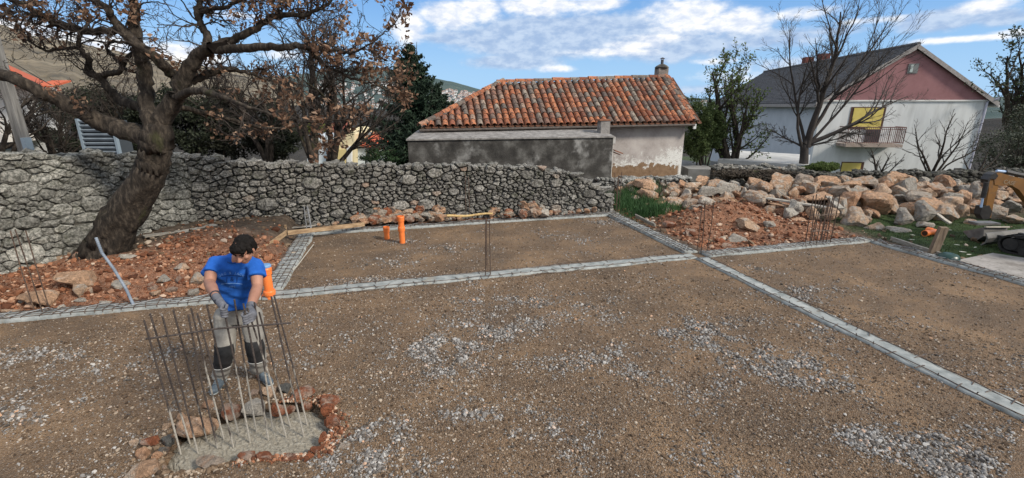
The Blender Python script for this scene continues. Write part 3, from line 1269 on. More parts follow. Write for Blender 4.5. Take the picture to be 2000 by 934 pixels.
starter('tall cage of many dark bars in front of the boulders', [(1572, 480, 383), (1581, 482, 380), (1588, 478, 386), (1594, 481, 381), (1600, 478, 384), (1606, 480, 379), (1613, 477, 385), (1620, 479, 380), (1584, 474, 388), (1603, 473, 387)],
        r=.010, ties=(.3, .62), seed=8)


# ------------------------------------------------------------------ footing: pit of wet concrete with its grid of bars
def build_footing():
    rng = np.random.RandomState(5)
    n = len(PIT)
    V, F = [], []
    rings = 9
    V.append((PITC.x, PITC.y, -.062))
    dense = []
    for i in range(n):
        a, b = PIT[i], PIT[(i + 1) % n]
        for t in (0, .25, .5, .75):
            p = a.lerp(b, t)
            dense.append(PITC + (p - PITC) * (1.0 + rng.normal(0, .012)))
    n = len(dense)
    for r in range(1, rings + 1):
        for p in dense:
            q = PITC + (p - PITC) * (r / rings) * 1.05
            z = -.062 + .02 * (fbm(np.array(q.x * 9), np.array(q.y * 9), 3) - .5) + (.0 if r < rings else -.05)
            V.append((q.x, q.y, z))
    for i in range(n):
        F.append((0, 1 + (i + 1) % n, 1 + i))
    for r in range(rings - 1):
        for i in range(n):
            j = (i + 1) % n
            F.append((1 + r * n + i, 1 + r * n + j, 1 + (r + 1) * n + j, 1 + (r + 1) * n + i))
    m, N = material('fresh_footing_concrete')
    w = N.new('ShaderNodeTexWave')
    w.bands_direction = 'DIAGONAL'
    N.put(w.inputs['Vector'], N.pos)
    w.inputs['Scale'].default_value = 9
    w.inputs['Distortion'].default_value = 9
    w.inputs['Detail'].default_value = 4
    n1 = N.noise(N.pos, 30, 6, .7)
    n2 = N.noise(N.pos, 3, 4, .6)
    c = N.ramp(n1, [(.3, (.16, .14, .105)), (.5, (.27, .245, .195)), (.7, (.37, .35, .29))])
    c = N.mix(N.maprange(n2, .5, .75, 0, .4), c, (.17, .15, .115))
    N.put(N.b.inputs['Base Color'], c)
    N.b.inputs['Roughness'].default_value = .55
    h = N.math('ADD', N.math('MULTIPLY', w.outputs['Fac'], .7), N.math('MULTIPLY', n1, 1.2))
    N.put(N.b.inputs['Normal'], N.bump(h, .8, .018))
    o = mk('footing_slab', V, F, m, smooth=True)
    tag(o, 'wet grey concrete poured in the pit around the grid of bars', 'concrete footing')

    # bars
    m, N = material('mortar_smeared_bar')
    sx = N.new('ShaderNodeSeparateXYZ')
    N.put(sx.inputs[0], N.pos)
    n1 = N.noise(N.vmath('MULTIPLY', N.pos, (1, 1, .25)), 11, 4, .7)
    n3 = N.noise(N.pos, 60, 4, .7)
    f = N.math('ADD', N.math('MULTIPLY', N.math('SUBTRACT', .62, sx.outputs[2]), 1.5), N.math('MULTIPLY', N.math('SUBTRACT', n1, .5), 3.2))
    f = N.math('ADD', f, N.math('MULTIPLY', N.math('SUBTRACT', N.rnd, .5), 1.1))
    steel = N.ramp(n3, [(.3, (.022, .018, .018)), (.6, (.07, .058, .052)), (.8, (.13, .10, .08))])
    mortar = N.ramp(n3, [(.3, (.20, .185, .16)), (.6, (.36, .34, .30)), (.8, (.50, .48, .43))])
    N.put(N.b.inputs['Base Color'], N.mix(N.maprange(f, .0, .35), steel, mortar))
    N.b.inputs['Roughness'].default_value = .7
    N.put(N.b.inputs['Normal'], N.bump(n3, .5, .004))
    root = thing('footing_rebar_grid', PITC, 'grid of upright bars with a cross bar set in the wet concrete before the worker', 'rebar')
    Z = lambda x, y: (220 + x / 1.818, 420 + y / 1.818)
    rods = [((112, 375), (243, 850)), ((133, 350), (276, 812)), ((177, 360), (303, 845)), ((215, 338), (335, 803)), ((268, 355), (373, 828)),
            ((278, 330), (395, 795)), ((300, 350), (430, 825)), ((334, 318), (450, 782)), ((395, 335), (488, 808)), ((432, 300), (510, 768)),
            ((464, 315), (553, 800)), ((503, 310), (568, 766)), ((462, 395), (618, 790)), ((520, 345), (632, 750)), ((563, 290), (680, 785)), ((573, 285), (692, 745))]
    front, allr = [], []
    for k, (t, b) in enumerate(rods):
        bx, by = Z(*b)
        tx, ty = Z(*t)
        if k == 12:
            tx, ty = Z(478, 330)
        p = G(bx, by, -.06)
        q = AT(tx, ty, p.y - .02)
        mid = p.lerp(q, .5) + Vector((rng.normal(0, .006), rng.normal(0, .006), 0))
        MB().tube([p - Vector((0, 0, .06)), p.lerp(mid, .5), mid, mid.lerp(q, .5), q], .0080, 7).build('bar', m, root)
        allr.append((p, q))
        if k % 2 == 0:
            front.append((p, q))
    a = AT(285, 662, front[0][0].y - .02)
    b = AT(568, 631, front[-1][0].y - .02)
    a2 = AT(425, 642, (front[3][0].y + front[4][0].y) / 2 - .022)
    MB().tube([a, a.lerp(a2, .5) + Vector((0, 0, -.004)), a2, b], .0085, 7).build('cross_bar', m, root)
    a3, b3 = a + Vector((.05, .36, -.01)), b + Vector((-.1, .36, -.02))
    return allr, a, b


RODS, XB0, XB1 = build_footing()
print('rods', [tuple(round(c, 2) for c in q) for p, q in RODS])
# ------------------------------------------------------------------ boulders
def boulder_material(name, base, stain, amt, dark=(.10, .085, .07)):
    m, N = material(name)
    off = N.new('ShaderNodeCombineXYZ')
    N.put(off.inputs[0], N.math('MULTIPLY', N.rnd, 37.0))
    N.put(off.inputs[1], N.math('MULTIPLY', N.rnd, 91.0))
    v = N.vmath('ADD', N.pos, off.outputs[0])
    n1 = N.noise(v, 5.5, 5, .66, .5)
    n2 = N.noise(v, 17, 6, .68)
    n3 = N.noise(v, 75, 4, .7)
    c = N.ramp(n2, [(.28, tuple(x * .45 for x in base)), (.46, tuple(x * .8 for x in base)), (.62, base), (.75, tuple(min(.8, x * 1.3) for x in base))])
    s = N.ramp(n2, [(.3, tuple(x * .5 for x in stain)), (.55, stain), (.75, tuple(min(.8, x * 1.45) for x in stain))])
    lo = N.math('SUBTRACT', amt + .12, N.math('MULTIPLY', N.rnd, .28))
    c = N.mix(N.maprange(n1, N.math('SUBTRACT', lo, .09), N.math('ADD', lo, .09)), c, s)
    c = N.mix(N.maprange(n3, .60, .72, 0, .7), c, dark)
    sx = N.new('ShaderNodeSeparateXYZ')
    hs = N.new('ShaderNodeHueSaturation')
    N.put(hs.inputs['Color'], c)
    N.put(hs.inputs['Value'], N.maprange(N.rnd, 0, 1, .75, 1.2, smooth=False))
    N.put(N.b.inputs['Base Color'], hs.outputs[0])
    N.b.inputs['Roughness'].default_value = .9
    N.put(N.b.inputs['Normal'], N.bump(N.math('ADD', N.math('MULTIPLY', n2, 2.2), n3), 1.0, .05))
    MATS[name] = m
    return m


R_TAN = boulder_material('tan_limestone', (.60, .52, .43), (.52, .33, .21), .48)
R_GREY = boulder_material('grey_limestone', (.50, .465, .41), (.50, .35, .24), .52)
R_WHITE = boulder_material('white_limestone', (.62, .575, .50), (.52, .37, .26), .58)
R_ORANGE = boulder_material('orange_limestone', (.56, .46, .37), (.46, .27, .165), .48)
R_RED = boulder_material('red_stained_stone', (.50, .37, .29), (.30, .105, .05), .50)
R_DARK = boulder_material('dark_pit_stone', (.14, .14, .13), (.22, .12, .07), .62)


def rock_mesh(seed, mat, seg=3, planes=13, flat=1.0):
    rng = np.random.RandomState(seed)
    V, F = rough_rock(rng, seg, planes, flat)
    r = np.random.RandomState(seed + 5)
    ph = r.uniform(0, 9, 3)
    f = (fbm(V[:, 0] * 1.7 + V[:, 2] * 1.2 + ph[0] + 9, V[:, 1] * 1.7 - V[:, 2] + ph[1] + 9, 4) - .5)
    V = V * (1 + .30 * f[:, None])
    return mesh_np('boulder', V, F, mat)


BOULDERS = {}
for _k, _m in (('tan', R_TAN), ('grey', R_GREY), ('white', R_WHITE), ('orange', R_ORANGE), ('red', R_RED), ('dark', R_DARK)):
    BOULDERS[_k] = [rock_mesh(100 + 17 * i + len(_k), _m, 3, 8 + 2 * i) for i in range(7 if _k != 'dark' else 3)]


def boulder(kind, i, p, s, rot, label, group, name='boulder', cat='boulder', parent=None):
    me = BOULDERS[kind][i % len(BOULDERS[kind])]
    o = link(name, me, parent, p, rot)
    o.scale = s
    if parent is None:
        tag(o, label, cat, group, 'thing')
    return o


def build_heap():
    rng = np.random.RandomState(77)
    placed = []

    def put(kind, px, py, wpx, hpx, Y, label, yaw=None, tilt=.25, group='boulders in the heap below the white house', name='boulder'):
        k = PXM(Y, py)
        c = AT(px, py, Y)
        rx, rz = wpx * k / 2, hpx * k / 2
        s = (rx * 1.08, (rx + rz) / 2 * 1.0, rz * 1.12)
        yaw = rng.uniform(-.3, .3) if yaw is None else yaw
        boulder(kind, rng.randint(7), c, s, (rng.normal(0, tilt * .5), rng.normal(0, tilt * .5), yaw), label, group, name, 'boulder' if name == 'boulder' else 'stone')
        placed.append((c.x, c.y, c.z, max(rx, rz)))

    # ones the photograph singles out: px, py centre, width, height in photo pixels, distance
    H = [('tan', 1525, 362, 62, 62, 14.3, 'tall pointed tan boulder topping the left end of the heap'),
         ('orange', 1566, 356, 40, 36, 14.6, 'rounded orange boulder beside the tall pointed one on the heap top'),
         ('white', 1619, 383, 48, 20, 13.9, 'flat tan boulder on the heap top right of the rounded orange one'),
         ('tan', 1608, 355, 50, 24, 14.8, 'low tan boulder lying behind the flat one on the heap top'),
         ('tan', 1525, 408, 72, 34, 13.1, 'broad orange backed boulder under the pointed one'),
         ('tan', 1690, 355, 54, 34, 14.7, 'wide tan boulder on the middle of the heap top'),
         ('grey', 1768, 366, 50, 44, 14.2, 'big smooth grey domed boulder high on the heap'),
         ('tan', 1755, 348, 44, 30, 14.9, 'brown topped boulder behind the grey domed one'),
         ('grey', 1722, 375, 40, 30, 13.9, 'grey blocky boulder left of the domed one'),
         ('tan', 1728, 392, 46, 30, 13.2, 'tan boulder below the grey blocky boulder'),
         ('orange', 1851, 355, 28, 32, 14.8, 'pointed red brown boulder standing on the heap top'),
         ('orange', 1832, 352, 26, 26, 15.0, 'small orange boulder leaning on the pointed red brown one'),
         ('white', 1808, 364, 34, 20, 14.6, 'white slab between the domed boulder and the pointed one'),
         ('orange', 1832, 372, 46, 26, 14.1, 'orange boulder under the pointed red brown one'),
         ('grey', 1847, 398, 56, 30, 13.1, 'long grey brown block in the right part of the heap'),
         ('white', 1860, 383, 36, 16, 13.5, 'bluish white flat stone on the heap'),
         ('tan', 1885, 385, 32, 28, 13.4, 'pinkish pointed boulder right of the bluish white stone'),
         ('grey', 1845, 420, 58, 38, 12.3, 'broad grey slab standing at the edge of the lawn'),
         ('grey', 1804, 417, 50, 46, 12.1, 'large round grey boulder above the lawn edge'),
         ('grey', 1764, 428, 44, 40, 11.9, 'grey boulder with pink spray marks'),
         ('tan', 1706, 395, 62, 60, 12.7, 'very large orange tan boulder in the heap middle'),
         ('grey', 1668, 432, 60, 50, 11.8, 'pale grey boulder with a dark hollow at the foot of the heap'),
         ('grey', 1630, 408, 44, 44, 12.4, 'grey tan boulder right of the bar cage'),
         ('white', 1706, 447, 40, 26, 11.4, 'small pale boulder on the ground right of the hollow one'),
         ('white', 1752, 452, 46, 26, 11.3, 'flat whitish boulder lying at the grass edge'),
         ('white', 1806, 440, 30, 20, 11.5, 'small white boulder under the large round grey one'),
         ('grey', 1880, 412, 34, 34, 12.4, 'dark speckled grey boulder left of the digger arm'),
         ('orange', 1893, 436, 24, 18, 11.9, 'small orange brown boulder beside the digger bucket'),
         ('orange', 1905, 400, 44, 20, 12.8, 'orange slab left of the digger arm'),
         ('grey', 1903, 374, 30, 34, 13.8, 'grey upright boulder behind the orange slab'),
         ('white', 1951, 380, 30, 20, 13.6, 'white boulder framed by the digger boom'),
         ('tan', 1950, 416, 44, 30, 12.4, 'large tan boulder right of the digger arm'),
         ('grey', 1975, 402, 30, 28, 12.9, 'grey brown block behind the tan boulder right of the digger arm'),
         ('grey', 1982, 430, 40, 26, 12.0, 'layered brown boulder at the right picture edge'),
         ('tan', 1990, 395, 40, 18, 13.3, 'pale slab at the right picture edge'),
         ('tan', 1518, 382, 30, 26, 13.6, 'tan wedge stone in the gap under the pointed boulder'),
         ('grey', 1480, 392, 28, 26, 13.5, 'square tan stone at the left foot of the heap'),
         ('white', 1452, 377, 12, 20, 13.6, 'small upright white stone between the two piles'),
         ('tan', 1600, 385, 60, 26, 13.2, 'wide tan boulder behind the wooden plank'),
         ('tan', 1660, 362, 40, 26, 14.3, 'brown boulder left of the wide tan one on the top'),
         ('tan', 1680, 378, 40, 30, 13.7, 'orange tan boulder above the very large one'),
         ('grey', 1590, 420, 30, 34, 12.0, 'grey boulder seen through the cage of bars'),
         ('tan', 1560, 432, 36, 22, 11.8, 'pale tan boulder left of the cage of bars'),
         ('tan', 1372, 352, 34, 24, 14.9, 'pointed tan boulder on top of the smaller left pile'),
         ('white', 1352, 362, 52, 14, 14.5, 'flat white slab on the smaller left pile'),
         ('white', 1380, 372, 50, 18, 14.2, 'flat grey white slab under the pointed tan boulder'),
         ('white', 1415, 366, 56, 26, 14.4, 'broad whitish boulder at the right of the smaller pile'),
         ('orange', 1336, 388, 30, 30, 13.8, 'orange tan boulder at the left of the smaller pile'),
         ('orange', 1348, 400, 38, 26, 13.4, 'orange slab low in the smaller pile'),
         ('white', 1380, 395, 40, 26, 13.3, 'pinkish white boulder low in the smaller pile'),
         ('tan', 1415, 395, 46, 26, 13.2, 'tan cracked boulder behind the red mound'),
         ('grey', 1355, 415, 40, 32, 12.7, 'grey squared block behind the three meeting bars'),
         ('orange', 1308, 418, 34, 30, 12.8, 'red brown boulder beside the green leaves'),
         ('orange', 1310, 402, 30, 20, 13.2, 'pale orange boulder above the red brown one')]
    for kind, px, py, w, h, Y, lab in H:
        put(kind, px, py, w, h, Y, lab)
    # fill the rest of the heap on its bed
    anchors, seen = [], {}
    for kind, px, py, w, h, Y, lab in H:
        short = lab
        for wd in (' topping', ' beside', ' on the', ' under', ' behind', ' left of', ' right of', ' below', ' between', ' high on', ' in the', ' lying', ' at the', ' leaning', ' standing', ' above', ' through', ' low in', ' framed', ' seen', ' with'):
            short = short.split(wd)[0]
        seen[short] = seen.get(short, 0) + 1
        anchors.append((px, py, short))
    anchors = [a for a in anchors if seen[a[2]] == 1 and len(a[2].split()) > 2]
    used = {}
    NTH = ['', 'second ', 'third ', 'fourth ', 'fifth ', 'sixth ', 'seventh ', 'eighth ', 'ninth ', 'tenth ']

    def unique(kind, c, r):
        word = {'tan': 'tan', 'grey': 'weathered grey', 'white': 'whitish', 'orange': 'orange brown'}[kind]
        size = 'small' if r < .2 else ('large' if r > .32 else 'middling')
        dx, dy, dz = c.x, c.y, c.z - CAM_H
        fw = dy * math.cos(PITCH) - dz * math.sin(PITCH)
        up = dy * math.sin(PITCH) + dz * math.cos(PITCH)
        px, py = 1000 + FPX * dx / fw, 467 - FPX * up / fw
        a = min(anchors, key=lambda q: (q[0] - px) ** 2 + (q[1] - py) ** 2)
        ddx, ddy = px - a[0], py - a[1]
        rel = ('to the right of' if ddx > 0 else 'to the left of') if abs(ddx) > abs(ddy) else ('below' if ddy > 0 else 'above')
        base = '%s %s boulder %s the %s' % (size, word, rel, a[2])
        used[base] = used.get(base, 0) + 1
        k = used[base] - 1
        return ' '.join(((NTH[min(k, 9)] + base) if k else base).split()[:16])
    labs = {'tan': 'tan and orange stained boulder wedged among its neighbours in the heap',
            'grey': 'weathered grey boulder wedged among its neighbours in the heap',
            'white': 'pale whitish boulder wedged among its neighbours in the heap',
            'orange': 'orange brown boulder wedged among its neighbours in the heap'}
    cnt = 0
    for t in range(9000):
        x, y = rng.uniform(3.2, 17.8), rng.uniform(11.2, 16.6)
        h = heap_h(np.array([x]), np.array([y]))[0]
        if h < .05:
            continue
        if 4.3 < x < 7.2 and y < 12.6:
            continue
        if y > 15.3 or (x < 4.4 and y < 14.0):
            continue
        z = TH(x, y)
        r = float(np.clip(rng.lognormal(math.log(.27), .38),  .11, .52)) * (1 if y < 14 else .72)
        c = Vector((x, y, z + r * .55))
        if any((c.x - a) ** 2 + (c.y - b) ** 2 + (c.z - d) ** 2 < (.62 * (r + e)) ** 2 for a, b, d, e in placed):
            continue
        kind = rng.choice(['tan', 'grey', 'white', 'orange'], p=[.46, .13, .19, .22])
        s = (r * rng.uniform(.9, 1.35), r * rng.uniform(.8, 1.15), r * rng.uniform(.6, .95))
        boulder(kind, rng.randint(7), c, s, (rng.normal(0, .25), rng.normal(0, .25), rng.uniform(0, 6.3)), unique(kind, c, r), 'boulders in the heap below the white house')
        placed.append((c.x, c.y, c.z, r))
        cnt += 1
        if cnt > 215:
            break
    print('heap fill', cnt)

    # stones in the red mound and in front
    g2 = 'stones in the red mound'
    for kind, px, py, w, h, Y, lab in [
        ('white', 1438, 467, 44, 22, 10.85, 'whitish angular stone lying before the red mound'),
        ('grey', 1462, 441, 62, 28, 11.4, 'long brown stone half buried in the red mound'),
        ('grey', 1503, 439, 30, 20, 11.5, 'pale grey stone in the red mound beside the long brown one'),
        ('red', 1404, 470, 24, 12, 10.7, 'red stone at the foot of the mound left of the whitish one'),
        ('red', 1420, 480, 30, 10, 10.5, 'flat red stone under the whitish angular one'),
        ('red', 1402, 488, 18, 8, 10.3, 'small pinkish stone next to the meeting beams'),
        ('red', 1262, 405, 26, 18, 12.7, 'dark red stone beside the green leaves'),
        ('red', 1246, 402, 20, 16, 12.9, 'orange red stone left of the green leaves'),
        ('grey', 1267, 418, 22, 12, 12.2, 'small grey stone at the bottom of the green leaves'),
        ('red', 1310, 440, 30, 16, 11.9, 'red lump of earth and stone in front of the leaves'),
        ('orange', 1508, 470, 14, 8, 10.7, 'small orange stone right of the whitish angular one'),
        ('red', 1345, 455, 26, 14, 11.3, 'red lump near the three meeting bars')]:
        put(kind, px, py, w, h, HIT(px, py + h * .2).y, lab, group=g2, name='stone')

    # left bank
    g3 = 'stones on the left red earth bank'
    for kind, px, py, w, h, z, lab in [
        ('tan', 155, 543, 74, 44, .28, 'large cream and grey boulder in the middle of the left bank'),
        ('tan', 82, 580, 84, 40, .14, 'large pinkish boulder behind the three tall bars'),
        ('grey', 155, 568, 24, 34, .16, 'narrow grey stone leaning on the cream boulder'),
        ('tan', 178, 568, 22, 18, .14, 'small pink stone right of the cream boulder'),
        ('white', 158, 586, 22, 10, .08, 'small white flat stone near the beam'),
        ('white', 122, 602, 14, 14, .08, 'small white stone next to the beam behind the tall bars'),
        ('grey', 235, 556, 34, 20, .18, 'grey stone behind the bent conduit'),
        ('white', 206, 592, 30, 10, .07, 'pale flat stone by the beam left of the conduit'),
        ('grey', 358, 522, 34, 15, .30, 'long grey stone left of the worker'),
        ('grey', 322, 546, 30, 18, .18, 'grey stone at the middle of the bank'),
        ('red', 352, 548, 28, 18, .17, 'reddish stone beside the grey one left of the worker'),
        ('grey', 388, 546, 32, 26, .16, 'rounded grey stone at the elbow of the worker'),
        ('grey', 377, 572, 30, 20, .10, 'grey stone close to the beam left of the worker'),
        ('grey', 304, 573, 24, 12, .10, 'low grey stone close to the beam'),
        ('red', 298, 561, 26, 16, .14, 'red stone above the low grey stone'),
        ('white', 248, 502, 46, 12, .35, 'flat white stone lying beside the oak roots'),
        ('red', 152, 500, 22, 16, .3, 'single red stone at the foot of the wall left of the oak'),
        ('grey', 20, 608, 40, 10, .06, 'flat grey stone at the left picture edge'),
        ('white', 262, 585, 16, 8, .06, 'small white stone right of the conduit foot'),
        ('orange', 196, 500, 12, 8, .3, 'small orange stone by the oak trunk'),
        ('grey', 50, 588, 30, 12, .08, 'grey flat stone under the pinkish boulder'),
        ('red', 340, 565, 26, 12, .12, 'brown red stone low on the bank')]:
        q = HIT(px, py + h * .25)
        put(kind, px, py, w, h, q.y, lab, group=g3, name='stone')

    # line of red and white stones under the dry stone wall
    g4 = 'broken stones along the foot of the dry stone wall'
    rows = []
    for t in range(190):
        px = rng.choice([rng.uniform(685, 860), rng.uniform(850, 900), rng.uniform(955, 1080), rng.uniform(620, 900), rng.uniform(1000, 1170)])
        dens = 1 if (690 < px < 860 or 960 < px < 1065) else .45
        if rng.rand() > dens:
            continue
        w = rng.uniform(10, 26) if dens == 1 else rng.uniform(7, 14)
        x_, f_, u_ = ray(px, 428)
        tw = (11.1 + 7.75 * .2009) / (f_ - .2009 * x_)      # meets the wall face
        back = rng.uniform(.05, .45)
        Y = f_ * tw - back
        zz = .10 + w * .0045 + (max(0, .30 - back) * rng.uniform(.2, 1.0) if dens == 1 else 0)
        py = 467 - FPX * ((Y * math.sin(PITCH) + (zz - CAM_H) * math.cos(PITCH)) / (Y * math.cos(PITCH) - (zz - CAM_H) * math.sin(PITCH)))
        rows.append((px, py, w, Y))
    kinds = ['orange', 'tan', 'red', 'white']
    lab4 = {'orange': 'orange stone lying in the broken line at the foot of the dry stone wall', 'tan': 'tan stone lying in the broken line at the foot of the dry stone wall',
            'red': 'dark red stone lying in the broken line at the foot of the dry stone wall', 'white': 'whitish stone lying in the broken line at the foot of the dry stone wall'}
    rows.sort(key=lambda q: q[0])
    spots = [(670, 'at the left end of the broken line'), (755, 'just left behind the orange pipes'), (825, 'right behind the tall orange pipe'), (640, 'below the moss at the wall foot'), (720, 'left of the orange pipes'), (790, 'behind the orange pipes'), (850, 'right of the orange pipes'), (920, 'by the thin rusty bars'),
             (1000, 'right of the thin rusty bars'), (1070, 'at the right half of the wall foot'), (1150, 'near the collapsed wall end')]
    cn = {}
    for px, py, w, Y in rows:
        k = kinds[rng.choice(4, p=[.4, .28, .2, .12])]
        where = min(spots, key=lambda q: abs(q[0] - px))[1]
        word = {'orange': 'orange', 'tan': 'tan', 'red': 'dark red', 'white': 'whitish'}[k]
        base = '%s %s stone %s' % ('small' if w < 13 else 'large', word, where)
        cn[base] = cn.get(base, 0) + 1
        put(k, px, py, w, w * rng.uniform(.55, .85), Y, base + (', %sfrom the left' % (NTH + ['eleventh ', 'twelfth ', 'thirteenth ', 'fourteenth '])[min(13, cn[base] - 1)] if cn[base] > 1 else ''), group=g4, name='rubble_stone')

    # rim of the footing pit
    g5 = 'stones round the rim of the footing pit'
    Z3 = lambda x, y: (240 + x / 4.348, 720 + y / 4.346)
    for kind, zx, zy, zw, zh, lab in [
        ('white', 95, 640, 105, 75, 'white and red chip at the left end of the pit'),
        ('red', 245, 615, 150, 120, 'red stone with white face at the left of the pit'),
        ('dark', 390, 620, 110, 130, 'dark grey stone at the left of the concrete'),
        ('orange', 170, 740, 120, 110, 'orange stone below the red and white faced one'),
        ('orange', 280, 760, 110, 100, 'ochre stone at the left front of the pit'),
        ('tan', 175, 860, 260, 130, 'large cream and orange stone at the left front corner of the pit'),
        ('orange', 345, 855, 60, 70, 'small orange stone next to the cream corner stone'),
        ('dark', 345, 700, 90, 80, 'round dark stone between the ochre and the dark grey ones'),
        ('tan', 610, 465, 400, 150, 'long cream and ochre block along the back of the pit'),
        ('tan', 500, 420, 120, 80, 'cream stone behind the long block'),
        ('grey', 375, 490, 75, 90, 'small brown stone left of the long block'),
        ('orange', 718, 312, 135, 80, 'pink brown block above the long cream one'),
        ('red', 905, 360, 170, 160, 'deep orange red stone in the back of the pit'),
        ('white', 1120, 330, 210, 130, 'pinkish white block between two red stones'),
        ('red', 1310, 340, 150, 120, 'red stone right of the pinkish white block'),
        ('grey', 1245, 195, 140, 100, 'pale rough stone under the right shoe'),
        ('dark', 1375, 170, 120, 110, 'brown grey round stone right of the shoe'),
        ('red', 1525, 210, 215, 100, 'big orange red stone at the back right of the pit'),
        ('red', 1125, 210, 90, 90, 'orange stone between the shoes'),
        ('grey', 900, 250, 70, 50, 'small grey stone in front of the left shoe'),
        ('red', 1740, 270, 190, 120, 'dark red lump at the right end of the pit'),
        ('red', 1740, 350, 100, 100, 'glossy red lump under the dark red one'),
        ('red', 1780, 460, 130, 130, 'red earth lump on the right side of the pit'),
        ('red', 1560, 310, 90, 80, 'red pebble in the right back corner'),
        ('red', 1420, 350, 80, 60, 'small red stone behind the right bars'),
        ('red', 1700, 590, 70, 110, 'red lump low on the right side of the pit'),
        ('red', 1650, 690, 110, 90, 'wet red stone at the right front of the pit'),
        ('red', 1580, 745, 80, 60, 'small wet red lump at the right front'),
        ('red', 1430, 755, 200, 70, 'flat wet red lump at the front of the pit'),
        ('red', 1065, 735, 160, 100, 'pink red block in the middle of the pit front'),
        ('red', 1205, 755, 160, 80, 'rose red block beside the pink red one'),
        ('orange', 740, 805, 290, 75, 'red and white streaked stone at the left of the pit front'),
        ('dark', 860, 165, 60, 40, 'little dark stone behind the left bars'),
        ('tan', 1880, 660, 100, 50, 'white flat chip lying on the gravel right of the pit')]:
        px, py = Z3(zx, zy)
        w, h = zw / 4.35, zh / 4.35
        base = G(px, py + h * .3, -.02)
        put(kind, px, py, w, h, base.y, lab, tilt=.12, group=g5, name='rim_stone')


build_heap()
# ------------------------------------------------------------------ old tiled house
def tile_mat():
    m, N = material('old_roof_tile')
    off = N.new('ShaderNodeCombineXYZ')
    N.put(off.inputs[0], N.math('MULTIPLY', N.rnd, 53.0))
    v = N.vmath('ADD', N.pos, off.outputs[0])
    isl = N.new('ShaderNodeNewGeometry').outputs['Random Per Island']
    r = N.math('FRACT', N.math('ADD', N.rnd, isl))
    c = N.ramp(r, [(0, (.14, .05, .03)), (.16, (.32, .11, .05)), (.32, (.44, .175, .085)), (.48, (.28, .095, .05)), (.60, (.20, .13, .10)), (.72, (.11, .09, .078)), (.86, (.30, .25, .20)), (1, (.36, .14, .07))])
    n = N.noise(v, 14, 5, .65)
    n2 = N.noise(v, 60, 3, .7)
    c = N.mix(N.maprange(n, .44, .62, 0, .85), c, (.055, .046, .040))
    c = N.mix(N.maprange(n2, .6, .7, 0, .55), c, (.36, .34, .28))
    N.put(N.b.inputs['Base Color'], c)
    N.b.inputs['Roughness'].default_value = .9
    N.put(N.b.inputs['Normal'], N.bump(n2, .5, .01))
    return m


def barrel_tile(r0, r1, L, th=.014, sides=6, arc=PI):
    """cover tile: axis along +x (down slope), wide end first"""
    V, F = [], []
    for (x, r) in ((0, r0), (L, r1)):
        for rr in (r, r - th):
            for k in range(sides + 1):
                a = PI / 2 - arc / 2 + arc * k / sides
                V.append((x, rr * math.cos(a), rr * math.sin(a)))
    n = sides + 1
    for k in range(sides):
        F.append((k, k + 1, 2 * n + k + 1, 2 * n + k))                    # outer
        F.append((n + k + 1, n + k, 3 * n + k, 3 * n + k + 1))            # inner
        F.append((k + 1, k, n + k, n + k + 1))
        F.append((2 * n + k, 2 * n + k + 1, 3 * n + k + 1, 3 * n + k))
    F.append((0, 2 * n, 3 * n, n))
    F.append((n - 1, 2 * n - 1, 4 * n - 1, 3 * n - 1))
    return np.array(V), F


def plaster_old():
    m, N = material('peeling_house_plaster')
    sx = N.new('ShaderNodeSeparateXYZ')
    N.put(sx.inputs[0], N.pos)
    z, x = sx.outputs[2], sx.outputs[0]
    n1 = N.noise(N.pos, 1.4, 6, .65, .3)
    n2 = N.noise(N.pos, 8, 6, .75)
    n3 = N.noise(N.pos, 40, 4, .7)
    c = N.ramp(n1, [(.3, (.25, .225, .21)), (.5, (.36, .33, .31)), (.7, (.44, .41, .385))])
    c = N.mix(N.maprange(n2, .5, .8, 0, .35), c, (.50, .49, .47))
    # whitened damp zone low down and at the right
    f = N.math('ADD', N.math('MULTIPLY', N.math('SUBTRACT', 1.30, z), 1.5), N.math('MULTIPLY', N.math('SUBTRACT', n2, .5), 3.5))
    fx = N.math('MULTIPLY', N.maprange(x, 5.2, 6.4), N.maprange(z, 2.1, 1.2))
    f = N.math('ADD', f, N.math('MULTIPLY', fx, .9))
    c = N.mix(N.maprange(f, .25, .85), c, (.60, .60, .57))
    # black speckles where the paint has burst
    n4 = N.noise(N.pos, 26, 4, .8)
    spk = N.math('MULTIPLY', N.maprange(n4, .585, .62), N.maprange(f, .3, .8))
    c = N.mix(spk, c, (.10, .085, .07))
    # bare brown render at the bottom
    g = N.math('ADD', N.math('SUBTRACT', .86, z), N.math('MULTIPLY', N.math('SUBTRACT', N.noise(N.pos, 3.5, 6, .7), .5), 1.1))
    g = N.math('MULTIPLY', N.maprange(g, .0, .05), N.maprange(x, 6.55, 6.45))
    c = N.mix(g, c, N.ramp(n2, [(.3, (.13, .08, .045)), (.7, (.26, .175, .11))]))
    N.put(N.b.inputs['Base Color'], c)
    N.b.inputs['Roughness'].default_value = .95
    N.put(N.b.inputs['Normal'], N.bump(N.math('ADD', n2, N.math('MULTIPLY', n3, .5)), .5, .02))
    return m


